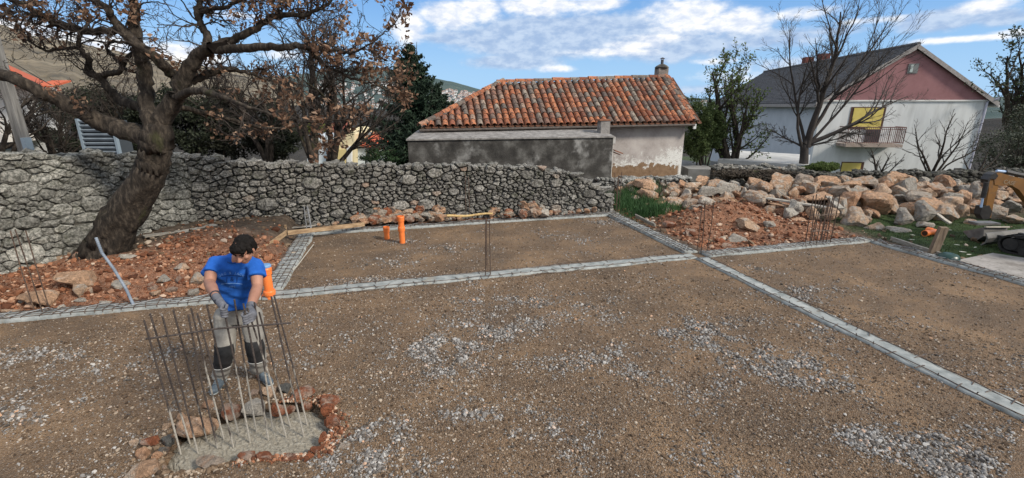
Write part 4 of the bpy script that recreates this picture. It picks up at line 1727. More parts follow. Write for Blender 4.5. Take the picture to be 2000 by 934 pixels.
def build_old_house():
    rng = np.random.RandomState(31)
    TM = tile_mat()
    PM = plaster_old()
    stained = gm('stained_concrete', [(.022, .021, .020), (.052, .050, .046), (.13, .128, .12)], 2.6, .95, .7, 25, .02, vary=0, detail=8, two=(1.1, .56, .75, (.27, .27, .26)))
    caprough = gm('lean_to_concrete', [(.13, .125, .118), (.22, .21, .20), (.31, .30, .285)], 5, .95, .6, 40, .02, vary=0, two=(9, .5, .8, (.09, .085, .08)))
    E1, E2 = AT(822, 249, 16.0), AT(1356, 239, 17.8)
    Rg1, Rg2 = AT(975, 163, 18.9), AT(1312, 152, 20.2)
    A = Vector((E1.x, E1.y, 0))
    d = Vector((E2.x - E1.x, E2.y - E1.y, 0))
    L = d.length
    d.normalize()
    n = Vector((-d.y, d.x, 0))
    loc = lambda p: ((p - A).dot(d), (p - A).dot(n))
    a1, b1 = loc(Rg1)
    a2, b2 = loc(Rg2)
    print('house', L, a1, b1, a2, b2, E1.z, E2.z, Rg1.z, Rg2.z)
    bR = (b1 + b2) / 2
    ez = lambda a: E1.z + (E2.z - E1.z) * a / L
    rz = lambda a: Rg1.z + (Rg2.z - Rg1.z) * (a - a1) / (a2 - a1)
    P = lambda a, b, z: A + d * a + n * b + Vector((0, 0, z))
    W = 2 * bR
    root = thing('old_tiled_house', P(L / 2, 1, 0), 'old low house with orange barrel tile roof and peeling plaster', 'house')
    ov = .32
    base = -.8
    # walls
    def wall(a0, b0, a1_, b1_, z0, z1, mat, th=.3):
        m = MB()
        p, q = P(a0, b0, base), P(a1_, b1_, base)
        t = (q - p).normalized()
        o = Vector((-t.y, t.x, 0)) * th
        m.hexa([p, q, q + o, p + o, Vector((p.x, p.y, z0)), Vector((q.x, q.y, z1)), Vector((q.x, q.y, z1)) + o, Vector((p.x, p.y, z0)) + o])
        return m.build('wall', mat, root)
    wall(ov, ov, L - .16, ov, ez(0) + .02, ez(L) + .02, PM)
    wall(L - .16, ov + .302, L - .16, W - ov, ez(L), ez(L), PM)
    wall(L - .16, W - ov + .302, ov, W - ov, ez(L), ez(0), PM)
    wall(ov, W - ov, ov, ov + .302, ez(0), ez(0), PM)
    # gable triangle at the right end
    m = MB().prism([P(L - .17, ov, ez(L)), P(L - .17, W - ov, ez(L)), P(L - .17, bR, rz(L) - .14)], d * -.28)
    m.build('gable', PM, root)
    # roof boarding
    dark = gm('roof_under', [(.05, .035, .025), (.10, .07, .05)], 8, .9, .3, vary=0)
    th = Vector((0, 0, -.06))
    m = MB()
    ra, rb = P(a1, bR, rz(a1) - .03), P(L - .1, bR, rz(L) - .03)
    e0, e1 = P(0, 0, ez(0) - .02), P(L - .02, 0, ez(L) - .02)
    f0, f1 = P(0, W, ez(0) - .02), P(L - .02, W, ez(L) - .02)
    m.prism([e0, e1, rb, ra], th)
    m.prism([f1, f0, ra, rb], th)
    m.prism([f0, e0, ra], th)
    rf = m.build('roof', dark, root)
    # gutter board
    m = MB().tube([P(-.05, -.05, ez(0) - .10), P(L, -.05, ez(L) - .09)], .045, 8)
    m.build('gutter', gm('old_gutter', [(.05, .045, .04), (.12, .10, .09)], 12, .7, .2, vary=0), root)
    # tiles
    sp = .2385
    ncol = int(L / sp)
    T = []
    rows = 9
    tl = 3.6
    def slope_row(a, c):
        # from eave (c=0) to ridge (c=1) at column a: returns world point
        return P(a, bR * c, ez(a) * (1 - c) + rz(a) * c)
    tV, tF = barrel_tile(.105, .082, .47)
    slopeL = math.hypot(bR, rz(L / 2) - ez(L / 2))
    for j in range(ncol + 1):
        a = (j + .5) * sp
        cmax = 1.0 if a >= a1 else a / a1
        k = 0
        col = rng.normal(0, .006)
        while True:
            c = k * (slopeL / rows) / slopeL
            c1 = c + .47 / slopeL
            if c > cmax - .03:
                break
            aj = a + col + rng.normal(0, .007)
            p0 = slope_row(aj, c - .015)
            p1 = slope_row(aj + rng.normal(0, .008), min(c1, cmax + .02))
            p0 = p0 + Vector((0, 0, .035 + rng.normal(0, .005)))
            p1 = p1 + Vector((0, 0, .018))
            ax = (p1 - p0)
            ln = ax.length
            ax.normalize()
            side = ax.cross(Vector((0, 0, 1))).normalized()
            up = side.cross(ax)
            M = np.array([ax, side, up]).T
            V = tV * np.array([ln / .47, 1, 1])
            T.append((c, V @ M.T + np.array(p0), tF))
            k += 1
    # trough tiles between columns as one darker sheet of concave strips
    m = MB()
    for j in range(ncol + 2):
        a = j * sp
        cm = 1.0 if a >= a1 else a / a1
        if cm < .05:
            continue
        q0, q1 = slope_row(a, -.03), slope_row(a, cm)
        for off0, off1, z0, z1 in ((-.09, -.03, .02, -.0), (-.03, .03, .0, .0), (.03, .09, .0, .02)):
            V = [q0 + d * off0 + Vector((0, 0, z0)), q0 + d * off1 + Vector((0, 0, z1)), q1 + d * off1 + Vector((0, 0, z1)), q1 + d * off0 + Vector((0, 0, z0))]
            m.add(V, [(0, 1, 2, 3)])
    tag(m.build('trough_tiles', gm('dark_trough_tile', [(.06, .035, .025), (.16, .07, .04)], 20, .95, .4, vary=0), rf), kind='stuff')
    # ridge, hip and verge tiles
    rV, rF = barrel_tile(.125, .105, .46, .02)
    def line(pa, pb, lab):
        dd = pb - pa
        n_ = int(dd.length / .38)
        for i in range(n_ + 1):
            p0 = pa + dd * (i / (n_ + .5))
            ax = dd.normalized()
            side = ax.cross(Vector((0, 0, 1))).normalized()
            up = side.cross(ax)
            M = np.array([ax, side, up]).T
            T.append((-1, rV @ M.T + np.array(p0 + Vector((0, 0, rng.normal(.0, .006)))), rF))
    line(P(a1 - .1, bR, rz(a1) + .02), P(L - .25, bR, rz(L) + .02), 'ridge')
    line(P(-.05, .0, ez(0) + .03), P(a1, bR, rz(a1) + .02), 'hip')
    line(P(L - .06, 0, ez(L) + .03), P(L - .06, bR, rz(L) + .02), 'verge')
    T.sort(key=lambda q: q[0])
    for c, V, F in T[:297]:
        mk('tile', V, F, TM, rf)
    m = MB()
    for c, V, F in T[297:]:
        m.add(V, F)
    tag(m.build('upper_tiles', TM, rf), kind='stuff')
    # small chimney with a metal cowl on the ridge
    c = AT(1297, 158, P(L - .45, bR + .25, 0).y)
    cp = P(L - .16, bR + .2, 0)
    top = AT(1297, 142, cp.y).z
    m = MB().box((cp.x, cp.y, top - .3), (.42, .40, .9), math.atan2(d.y, d.x))
    ch = m.build('chimney', gm('chimney_render', [(.13, .115, .105), (.26, .23, .21)], 6, .95, .5, vary=0), root)
    MB().lathe([(.27, 0), (.29, .05), (.24, .10), (.14, .16), (.09, .18)], (cp.x, cp.y, top + .151), 14).build('cap', stained, ch)
    MB().lathe([(.06, 0), (.06, .2), (.05, .2)], (cp.x, cp.y, top + .30), 10).lathe([(.10, 0), (.10, .015), (.02, .06)], (cp.x, cp.y, top + .53), 10)\
        .tube([(cp.x - .05, cp.y, top + .48), (cp.x - .05, cp.y, top + .54)], .008, 4).tube([(cp.x + .05, cp.y, top + .48), (cp.x + .05, cp.y, top + .54)], .008, 4)\
        .build('cowl', gm('cowl_metal', [(.05, .05, .055), (.09, .09, .1)], 20, .5, .1, vary=0), ch)
    # downpipe bracket and lamp at the right corner
    e = AT(1358, 246, P(L, 0, 0).y)
    MB().box((e.x - .03, e.y, e.z - .02), (.1, .1, .18)).build('wall_lamp', gm('pale_plastic', [(.6, .62, .6)], 5, .4, 0, vary=0), root)

    # lean-to annex in front
    front = 1.35
    al, ar = loc(AT(796, 275, P(-.5, -front, 0).y))[0], loc(AT(1197, 272, P(6.5, -front, 0).y))[0]
    zl, zr = AT(796, 275, P(al, -front, 0).y).z, AT(1197, 269, P(ar, -front, 0).y).z
    zbl, zbr = AT(864, 255, P(.8, .3, 0).y).z, AT(1190, 249, P(7, .3, 0).y).z
    ann = thing('lean_to_shed', P(2, -front, 0), 'blackened concrete lean-to with a sloping pale top against the old house', 'shed')
    m = MB()
    a0, a1b = al, ar
    m.hexa([P(a0, -front, base), P(a1b, -front, base), P(a1b, ov - .005, base), P(a0 + .0, ov + .4, base),
            P(a0, -front, zl), P(a1b, -front, zr), P(a1b, ov - .005, zbr - .05), P(a0 + .25, ov + .4, zbl - .05)])
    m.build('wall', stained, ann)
    m = MB()
    m.hexa([P(a0 - .04, -front - .05, zl + .004), P(a1b + .03, -front - .05, zr + .004), P(a1b + .03, ov - .01, zbr - .045), P(a0 + .3, ov + .4, zbl - .045),
            P(a0 - .04, -front - .05, zl + .05), P(a1b + .03, -front - .05, zr + .05), P(a1b + .03, ov - .01, zbr + .0), P(a0 + .3, ov + .4, zbl + .0)])
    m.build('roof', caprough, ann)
    # squat chimney on its right end
    yc = P(ar - .3, -front * .5, 0).y
    c0, c1 = AT(1178, 266, yc), AT(1178, 236, yc)
    mc = MB().box((c0.x, c0.y, (c0.z + c1.z) / 2 - .05), (.33, .36, c1.z - c0.z + .1), math.atan2(d.y, d.x))
    ch = mc.build('chimney', caprough, ann)
    MB().box((c1.x, c1.y, c1.z + .03), (.40, .42, .05), math.atan2(d.y, d.x)).build('cap', gm('brick_cap', [(.18, .08, .05), (.28, .13, .08)], 12, .9, .3, vary=0), ch)
    # downpipe and tile awning
    yp = P(ar + .09, -front + .1, 0).y
    t0, t1 = AT(1196, 282, yp), AT(1191, 352, yp)
    MB().tube([(t0.x, t0.y, t0.z), (t0.x, t0.y, t1.z - .2)], .035, 8).build('downpipe', gm('pale_pipe', [(.34, .33, .31), (.5, .49, .46)], 8, .6, .1, vary=0), ann)
    MB().box((t0.x, t0.y, t0.z + .14), (.16, .2, .22)).build('hopper', gm('pale_pipe', [(.3, .3, .3)], 8), ann)
    q = AT(1206, 296, yp + .3)
    M = Matrix.Rotation(.35, 3, 'Y')
    MB().box((q.x, q.y, q.z), (.30, .5, .035), M=M).box((q.x - .04, q.y, q.z - .06), (.2, .4, .03), M=M).build('awning', gm('brick_cap', [(.18, .08, .05)], 12), ann)


build_old_house()


# ------------------------------------------------------------------ big white house on the right
def build_white_house():
    rng = np.random.RandomState(41)
    wp = gm('pale_grey_render', [(.50, .51, .505), (.56, .575, .57), (.62, .635, .63)], 1.3, .9, .3, 30, .01, vary=0, stretch=(1.6, 1.6, .35), two=(.6, .52, .75, (.40, .41, .40)))
    sp_ = gm('shade_tinted_render', [(.40, .43, .47), (.47, .50, .54)], 1.3, .9, .3, 30, .01, vary=0)  # side away from the sun: its bluish shade is put into the colour
    pink = gm('dusty_pink_render', [(.225, .11, .115), (.265, .135, .14), (.30, .155, .16)], 1.5, .9, .3, 30, .01, vary=0)
    roofm = gm('dark_grey_tile', [(.035, .035, .038), (.075, .075, .08), (.13, .13, .135)], 6, .85, .4, 30, .01, vary=.2, two=(14, .5, .8, (.16, .155, .14)))
    trim = gm('grey_fascia', [(.22, .20, .19), (.33, .31, .30)], 8, .8, .2, vary=0)
    brick = gm('red_chimney_brick', [(.10, .035, .03), (.16, .06, .05)], 18, .9, .4, vary=0)
    Cn = AT(1594, 260, 30.0)
    Rt = AT(1914, 260, 28.7)
    A = Vector((Cn.x, Cn.y, 0))
    d = Vector((Rt.x - Cn.x, Rt.y - Cn.y, 0))
    L = d.length
    d.normalize()
    n = Vector((-d.y, d.x, 0))
    P = lambda a, b, z: A + d * a + n * b + Vector((0, 0, z))
    ze = AT(1600, 196, 30.0).z      # wall top at corner
    yp = P(L / 2, 0, 0).y
    zp = AT(1795, 92, yp).z
    D = 23.5
    base = -3.0
    print('white house L', L, 'eave', ze, 'peak', zp)
    root = thing('white_gabled_house', P(L / 2, 0, 0), 'big pale house with pink gable, dark grey roof and a yellow shuttered balcony door', 'house')
    m = MB()
    m.hexa([P(0, 0, base), P(L, 0, base), P(L, .3, base), P(0, .3, base), P(0, 0, ze), P(L, 0, ze), P(L, .3, ze), P(0, .3, ze)])
    m.build('front_wall', wp, root)
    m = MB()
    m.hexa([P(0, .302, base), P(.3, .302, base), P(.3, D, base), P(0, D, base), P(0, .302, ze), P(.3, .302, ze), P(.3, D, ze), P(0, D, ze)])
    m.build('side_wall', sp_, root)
    m = MB()
    m.hexa([P(L - .3, .302, base), P(L, .302, base), P(L, D, base), P(L - .3, D, base), P(L - .3, .302, ze), P(L, .302, ze), P(L, D, ze), P(L - .3, D, ze)])
    m.hexa([P(.302, D - .3, base), P(L - .302, D - .3, base), P(L - .302, D, base), P(.302, D, base), P(.302, D - .3, ze), P(L - .302, D - .3, ze), P(L - .302, D, ze), P(.302, D, ze)])
    m.build('rear_walls', wp, root)
    pk = zp - .12
    MB().prism([P(-.02, -.03, ze + .003), P(L + .02, -.03, ze + .003), P(L / 2, -.03, pk)], n * .28).build('gable', pink, root)
    MB().prism([P(0, D - .28, ze + .003), P(L, D - .28, ze + .003), P(L / 2, D - .28, pk)], n * .28).build('gable', pink, root)
    MB().box(P(L / 2, -.045, ze - .03), (L + .06, .05, .09), math.atan2(d.y, d.x)).build('band', gm('white_band', [(.62, .62, .6)], 5, .8, 0, vary=0), root)
    # roof slabs
    oe, og = .42, .22
    sl = (zp - ze) / (L / 2)
    def rp(a, b, dz=0.0):
        z = zp - abs(a - L / 2) * sl
        return P(a, b, z + dz)
    m = MB()
    for s in (0, 1):
        ae = -oe if s == 0 else L + oe
        m.prism([rp(ae, -og), rp(L / 2, -og), rp(L / 2, D + og), rp(ae, D + og)], Vector((0, 0, .13)))
    rf = m.build('roof', roofm, root)
    m = MB()
    for s in (0, 1):
        ae = -oe if s == 0 else L + oe
        m.prism([rp(ae, -og - .03, -.12), rp(L / 2, -og - .03, -.12), rp(L / 2, -og - .03, .14), rp(ae, -og - .03, .14)], n * .028)
    m.build('barge_board', trim, rf)
    MB().box((rp(-oe, D / 2, -.04) - d * .03), (.05, D + 2 * og, .22), math.atan2(d.y, d.x)).build('fascia', trim, rf)
    # rows of small tiles on the visible slope, each row a step; vertical joints staggered
    m = MB()
    half = L / 2 + oe
    nr = 30
    ncol = 80
    for r in range(nr):
        aa0 = -oe + half * r / nr
        aa1 = -oe + half * (r + 1) / nr
        for c in range(ncol):
            b0 = -og + (D + 2 * og) * (c + (r % 2) * .5) / (ncol + .5)
            b1 = b0 + (D + 2 * og) / (ncol + .5) - .02
            lift = .165 + rng.normal(0, .006)
            V = [rp(aa0, b0, lift + .01), rp(aa0, b1, lift + .01), rp(aa1, b1, .137), rp(aa1, b0, .137), rp(aa0, b0, .131), rp(aa0, b1, .131)]
            m.add(V, [(0, 3, 2, 1), (0, 1, 5, 4)])
    tag(m.build('roof_tiles', roofm, rf), kind='stuff')
    m = MB().tube([rp(L / 2, -og, .16), rp(L / 2, D + og, .16)], .11, 8)
    m.build('ridge', roofm, rf)
    # two brick chimneys
    for px, py, b in ((1579, 112, 17.9), (1610, 105, 14.9)):
        q = P(L / 2, b, 0)
        t = AT(px, py, q.y)
        w = .75
        MB().box((t.x, q.y, (zp - .6 + t.z) / 2), (w, w, t.z - zp + .6), math.atan2(d.y, d.x)).build('chimney', brick, root)
    # attic vent window
    yq = P(L / 2, 0, 0).y
    q = AT(1783, 134, yq - .05)
    M = math.atan2(d.y, d.x)
    q = q * 1.0
    wn = MB().box((q.x, q.y, q.z), (.55, .06, .55), M).build('attic_window', gm('grey_frame', [(.16, .17, .17)], 5, .6, 0, vary=0), root)
    MB().box((q.x - .10, q.y - .035, q.z), (.16, .012, .42), M).box((q.x + .1, q.y - .035, q.z), (.16, .012, .42), M).build('pane', gm('dull_glass', [(.30, .36, .34), (.42, .46, .44)], 3, .2, 0, vary=0, spec=.6), wn)
    # balcony door and window with yellow blinds
    yel = gm('yellow_blind', [(.50, .40, .10), (.56, .46, .14)], 3, .7, 0, vary=0)
    frm = gm('brown_frame', [(.055, .028, .02), (.09, .045, .03)], 10, .6, .1, vary=0)
    def face(px, py, off=0.0):
        # point on the front wall plane seen at this pixel
        x, f, u = ray(px, py)
        Q = A - n * off
        t = (Q.x * n.x + Q.y * n.y) / (x * n.x + f * n.y)
        return Vector((x * t, f * t, CAM_H + u * t))
    def panel(name, p_lt, p_rb, mat, off, th, parent):
        l, r = face(*p_lt), face(*p_rb)
        al, ar = (l - A).dot(d), (r - A).dot(d)
        V = [P(al, -off, r.z), P(ar, -off, r.z), P(ar, -off, l.z), P(al, -off, l.z)]
        return MB().prism(V, n * th).build(name, mat, parent)
    door = panel('window_and_door_frame', (1663, 209), (1722, 252), frm, .03, .028, root)
    panel('yellow_blind', (1668, 211), (1692, 249), yel, .06, .028, door)
    panel('yellow_blind', (1697, 211), (1717, 253), yel, .062, .028, door)
    panel('door_leaf', (1692, 253), (1714, 282), gm('dark_door', [(.03, .03, .035), (.06, .06, .065)], 4, .3, 0, vary=0), .06, .05, door)
    win = panel('garage_window', (1644, 316), (1684, 336), frm, .03, .028, root)
    panel('yellow_blind', (1645, 318), (1678, 336), yel, .06, .028, win)
    # balcony
    bl, br = face(1633, 279), face(1740, 279)
    al, ar = (bl - A).dot(d), (br - A).dot(d)
    zb = bl.z * .5 + br.z * .5
    dp = 1.15
    slab = gm('balcony_slab', [(.24, .19, .16), (.36, .30, .26)], 5, .9, .3, vary=0)
    bal = MB()
    bal.hexa([P(al, -dp, zb - .18), P(ar, -dp, zb - .18), P(ar, -.002, zb - .18), P(al, -.002, zb - .18), P(al, -dp, zb), P(ar, -dp, zb), P(ar, -.002, zb), P(al, -.002, zb)])
    bs = bal.build('balcony', slab, root)
    rail = gm('rusty_railing', [(.10, .05, .045), (.17, .09, .08)], 10, .6, .1, vary=0)
    z0, z1 = zb + .04, zb + 1.0
    for zz, r in ((z1, .03), (z1 - .13, .015), (z0 + .05, .018)):
        MB().tube([P(al, -.1, zz), P(al, -dp + .05, zz), P(ar, -dp + .05, zz), P(ar, -.1, zz)], r, 5).build('rail', rail, bs)
    nb = 30
    bm = mesh_np('baluster', *tube_geo([(0, 0, 0), (0, 0, z1 - z0)], .014, 5), rail)
    bmt = mesh_np('baluster', *tube_geo([(0, 0, 0), (0, 0, z1 - z0)], .028, 6), rail)
    for i in range(nb + 1):
        p = P(al + (ar - al) * i / nb, -dp + .05, z0)
        link('baluster', bmt if i in (0, 6, nb - 8, nb) else bm, bs, p)
    for i in range(1, 7):
        for a_ in (al, ar):
            link('baluster', bm, bs, P(a_, -dp + .05 + (dp - .1) * i / 7, z0))
    # downpipe at the right corner
    MB().tube([P(L - .12, -.08, base), P(L - .12, -.08, ze - .1), P(L + .3, -.3, ze + .1)], .06, 8).build('downpipe', gm('lilac_pipe', [(.36, .36, .44), (.46, .46, .54)], 8, .5, .1, vary=0), root)
    MB().tube([P(L + oe, -og, ze - .35), P(L + oe, D + og, ze - .35)], .08, 6).build('gutter', gm('white_band', [(.62, .62, .6)], 5), root)
    # terrace in front of the side wall
    q0, q1, q2, q3 = AT(1402, 312, 20.5), AT(1580, 322, 18.6), AT(1580, 317, 22.5), AT(1425, 309, 25.0)
    z = (q0.z + q1.z) / 2
    m = MB().prism([Vector((q.x, q.y, z - .16)) for q in (q0, q1, q2, q3)], (0, 0, .16))
    m.hexa([(q0.x + .1, q0.y + .1, -1), (q1.x, q1.y + .1, -1), (q1.x, q1.y + 1, -1), (q0.x + .1, q0.y + 1, -1), (q0.x + .1, q0.y + .1, z - .164), (q1.x, q1.y + .1, z - .164), (q1.x, q1.y + 1, z - .164), (q0.x + .1, q0.y + 1, z - .164)])
    o = m.build('concrete_terrace', gm('pale_concrete', [(.34, .34, .33), (.48, .48, .46)], 2, .9, .4, vary=0))
    tag(o, 'pale concrete terrace slab beside the shade-tinted side wall', 'terrace', kind='thing')
    q0, q1 = AT(1345, 330, 19.5), AT(1403, 333, 19.2)
    m = MB().hexa([(q0.x, q0.y, -1), (q1.x, q1.y, -1), (q1.x, q1.y + 2.5, -1), (q0.x, q0.y + 3.5, -1), (q0.x, q0.y, q0.z), (q1.x, q1.y, q0.z), (q1.x, q1.y + 2.5, q0.z + .05), (q0.x, q0.y + 3.5, q0.z + .1)])
    o = m.build('concrete_ramp', gm('grey_concrete', [(.17, .17, .165), (.30, .30, .29)], 2, .9, .4, vary=0))
    tag(o, 'grey concrete ramp between the old house and the terrace', 'ramp', kind='thing')


build_white_house()


# ------------------------------------------------------------------ houses at the left and in the dip
def build_other_houses():
    rng = np.random.RandomState(51)
    wh = gm('white_old_render', [(.42, .42, .40), (.58, .58, .56)], 1.5, .9, .3, vary=0)
    red = gm('bright_red_tile', [(.36, .075, .035), (.50, .13, .06)], 9, .85, .3, vary=.1, two=(30, .5, .7, (.22, .05, .03)))
    # left house
    Y = 21.0
    r = AT(118, 200, Y)
    base = -3.0
    zt = AT(60, 165, Y).z
    root = thing('balcony_house', (r.x, Y, 0), 'white house with stone balustrade and red tile eaves behind the utility pole', 'house')
    xl = r.x - 9
    xb = r.x * (Y + 6) / Y - .4
    xbl = xb - 9
    m = MB().hexa([(xl, Y, base), (r.x, Y, base), (xb, Y + 6, base), (xbl, Y + 6, base), (xl, Y, zt), (r.x, Y, zt), (xb, Y + 6, zt), (xbl, Y + 6, zt)])
    m.build('wall', wh, root)
    m = MB()
    rx2 = r.x - 5.6
    m.prism([(xl - .5, Y - .9, zt - .1), (r.x - .2, Y - .9, zt - .1), (rx2, Y + 3, zt + 1.25), (xl - 3, Y + 3, zt + 1.25)], (0, 0, .12))
    m.prism([(r.x - .2, Y - .9, zt - .1), (xb + .2, Y + 6.5, zt - .1), (rx2, Y + 3, zt + 1.25)], (0, 0, .12))
    m.prism([(xb + .2, Y + 6.5, zt - .1), (xbl, Y + 6.5, zt - .1), (xl - 3, Y + 3, zt + 1.25), (rx2, Y + 3, zt + 1.25)], (0, 0, .12))
    rf = m.build('roof', red, root)
    tV, tF = barrel_tile(.12, .10, 1.0, .02, 4)
    nt = 34
    m1 = None
    for i in range(nt):
        x = xl + (r.x - .3 - xl) * (i + .5) / nt
        p0, p1 = Vector((x, Y - .95, zt + .05)), Vector((x - (3 * (r.x - x) / 9 if x < rx2 else 0), Y + 2.9, zt + 1.37))
        ax = (p1 - p0)
        ln = ax.length
        ax.normalize()
        if x > rx2:
            ln *= max(.06, (r.x - .2 - x) / (r.x - .2 - rx2))
        side = ax.cross(Vector((0, 0, 1))).normalized()
        up = side.cross(ax)
        mk('tile', (tV * np.array([ln, 1, 1])) @ np.array([ax, side, up]) + np.array(p0), tF, red, rf)
    # lower little roof
    q0, q1 = AT(66, 158, Y - 1.3), AT(106, 166, Y - 1.3)
    MB().prism([(q0.x, Y - 1.4, q1.z - .1), (q1.x, Y - 1.4, q1.z - .1), (q1.x, Y - .5, q1.z + .15), (q0.x, Y - .5, q1.z + .15)], (0, 0, .07)).build('porch_roof', red, root)
    # balustrade
    zb0, zb1 = AT(30, 264, Y - 1.5).z, AT(30, 234, Y - 1.5).z
    st = gm('balustrade_stone', [(.44, .42, .39), (.56, .54, .5)], 6, .9, .3, vary=.05)
    m = MB().box(((xl + r.x) / 2 - .6, Y - .78, zb0 - .15), (r.x - xl - 1.2, 1.55, .28))
    bl = m.build('balcony', st, root)
    MB().box(((xl + r.x) / 2 - .6, Y - 1.5, zb1), (r.x - xl - 1.2, .2, .1)).build('hand_rail', st, bl)
    prof = [(.05, 0), (.05, .04), (.03, .07), (.065, .22), (.03, .42), (.05, zb1 - zb0 - .09), (.05, zb1 - zb0 - .05)]
    mm = MB().lathe(prof, n=6)
    me = mesh_np('baluster', mm.v, mm.f, st)
    x = xl
    while x < r.x - 1.25:
        link('baluster', me, bl, (x, Y - 1.5, zb0 - .008))
        x += .24
    # shutters / windows
    for px, py, w, h in ((22, 205, 26, 26), (88, 205, 22, 30), (14, 282, 30, 24)):
        q = AT(px, py, Y - .03)
        k = PXM(Y, py)
        wn = MB().box((q.x, Y - .03, q.z), (w * k, .05, h * k)).build('window', gm('grey_shutter', [(.25, .28, .30)], 4, .6, 0, vary=0), root)
        MB().box((q.x, Y - .06, q.z), (w * k - .16, .012, h * k - .16)).build('pane', gm('dark_glass', [(.03, .035, .045)], 4, .15, 0, vary=0, spec=.5), wn)

    # yellow and white house in the dip
    cream = gm('cream_render', [(.56, .48, .30), (.62, .54, .35)], 2, .9, .2, vary=0)
    pale = gm('pale_blue_render', [(.50, .56, .60), (.60, .66, .70)], 2, .9, .2, vary=0)
    Y = 34.0
    def Q(px, py, y=Y):
        return AT(px, py, y)
    root = thing('cream_house', (Q(690, 300).x, Y, -3), 'cream and white house with a bright red roof seen between the bare trees', 'house')
    def slab(name, pts, y0, y1, mat, parent=root):
        P_ = [Q(px, py, y0) for px, py in pts]
        return MB().prism([Vector((p.x, y0, p.z)) for p in P_], (0, y1 - y0, 0)).build(name, mat, parent)
    slab('gable_wall', [(648, 345), (692, 345), (692, 262), (676, 252), (648, 275)], 33.6, 38.5, cream)
    slab('wing_wall', [(600, 345), (647, 345), (647, 268), (600, 264)], 34.2, 38.0, pale)
    slab('yellow_porch', [(655, 345), (676, 345), (676, 292), (655, 292)], 33.3, 33.59, gm('yellow_render', [(.58, .47, .22)], 3, .9, 0, vary=0))
    slab('white_corner', [(677, 345), (686, 345), (686, 286), (677, 286)], 33.3, 33.59, gm('white_band', [(.6, .6, .6)], 5))
    slab('side_wall', [(693, 345), (776, 345), (776, 296), (742, 300), (693, 278)], 34.4, 38.6, pale)
    a, b, c, e = Q(684, 256, 38.6), Q(742, 292, 34.0), Q(780, 288, 34.6), Q(738, 258, 39.5)
    r_ = MB().prism([b + Vector((0, 0, -.05)), c, e, a], (0, 0, .14)).build('roof', gm('orange_red_roof', [(.38, .075, .035), (.50, .12, .06)], 12, .9, .3, vary=0, two=(6, .5, .8, (.28, .06, .03))), root)
    a2 = Q(690, 282, 34.2)
    MB().prism([a2, b + Vector((0, -.02, -.05)), a + Vector((0, 0, 0.01))], (0, 0, .1)).build('roof', gm('orange_red_roof', [(.4, .08, .04)]), root)
    MB().tube([b + Vector((0, -.05, -.08)), c + Vector((0, -.05, -.05))], .05, 6).build('gutter', gm('white_band', [(.6, .6, .6)], 5), root)
    q = Q(718, 264, 36.4)
    MB().box((q.x, q.y, q.z + .1), (.55, .4, .08), M=Matrix.Rotation(.5, 3, 'X')).build('roof_window', gm('grey_frame', [(.3, .3, .3)], 5), root)
    dk = gm('dark_glass', [(.03, .035, .045)], 4, .15, 0, vary=0, spec=.5)
    for px, py, w, h, y in ((616, 282, 14, 18, 34.15), (613, 310, 12, 22, 34.15), (662, 276, 8, 10, 33.55), (720, 300, 9, 12, 34.35)):
        q = Q(px, py, y)
        k = PXM(y, py)
        wn = MB().box((q.x, y, q.z), (w * k, .06, h * k)).build('window', cream, root)
        MB().box((q.x, y - .04, q.z), (w * k * .7, .012, h * k * .75)).build('pane', dk, wn)
    # roof of a farther house
    q = Q(652, 262, 44)
    o = thing('brown_roofed_house', (q.x, 44, -4), 'small house with a brown red roof behind the cream house', 'house')
    MB().box((q.x, 45, q.z - 1.5), (3.0, 3.0, 3.0)).build('wall', wh, o)
    MB().prism([(q.x - 1.8, 43.2, q.z), (q.x + 1.8, 43.2, q.z), (q.x + 1.2, 45, q.z + .9), (q.x - 1.2, 45, q.z + .9)], (0, 0, .1)).build('roof', gm('brown_roof', [(.22, .07, .05)], 5, .9, .2, vary=0), o)

    # slatted metal unit behind the retaining wall
    Y = 12.4
    met = gm('blue_grey_metal', [(.13, .16, .19), (.20, .24, .28)], 5, .45, .1, vary=.08, spec=.5)
    l, rr = AT(166, 300, Y), AT(236, 300, Y)
    zt = AT(200, 236, Y).z
    zb = 1.0
    u = thing('slatted_metal_unit', ((l.x + rr.x) / 2, Y, zb), 'blue grey slatted metal shutter unit standing behind the stone wall', 'metal shutter')
    MB().box(((l.x + rr.x) / 2, Y + .28, (zb + zt) / 2), (rr.x - l.x - .1, .45, zt - zb)).build('body', gm('dark_grey_metal', [(.05, .06, .07)], 4, .6, 0, vary=0), u)
    for x in (l.x + .03, rr.x - .03):
        MB().box((x, Y, (zb + zt) / 2 + .02), (.06, .09, zt - zb + .06)).build('side_rail', gm('pale_blue_metal', [(.22, .28, .33)], 4, .4, 0, vary=0, spec=.5), u)
    nsl = 15
    sm = MB().box((0, 0, 0), (rr.x - l.x - .13, .06, .052), M=Matrix.Rotation(.5, 3, 'X'))
    me = mesh_np('slat', sm.v, sm.f, met)
    for i in range(nsl):
        link('slat', me, u, ((l.x + rr.x) / 2, Y, zb + .06 + (zt - zb - .08) * i / (nsl - 1)))

    # utility pole and wires
    Y = 10.6
    b0 = AT(52, 300, Y)
    pole = thing('utility_pole', (b0.x, Y, .5), 'weathered square utility pole rising behind the left wall', 'utility pole')
    wood = gm('weathered_pole_wood', [(.09, .088, .082), (.17, .165, .155), (.25, .245, .23)], 3, .9, .5, 30, .01, vary=0, stretch=(6, 6, .5))
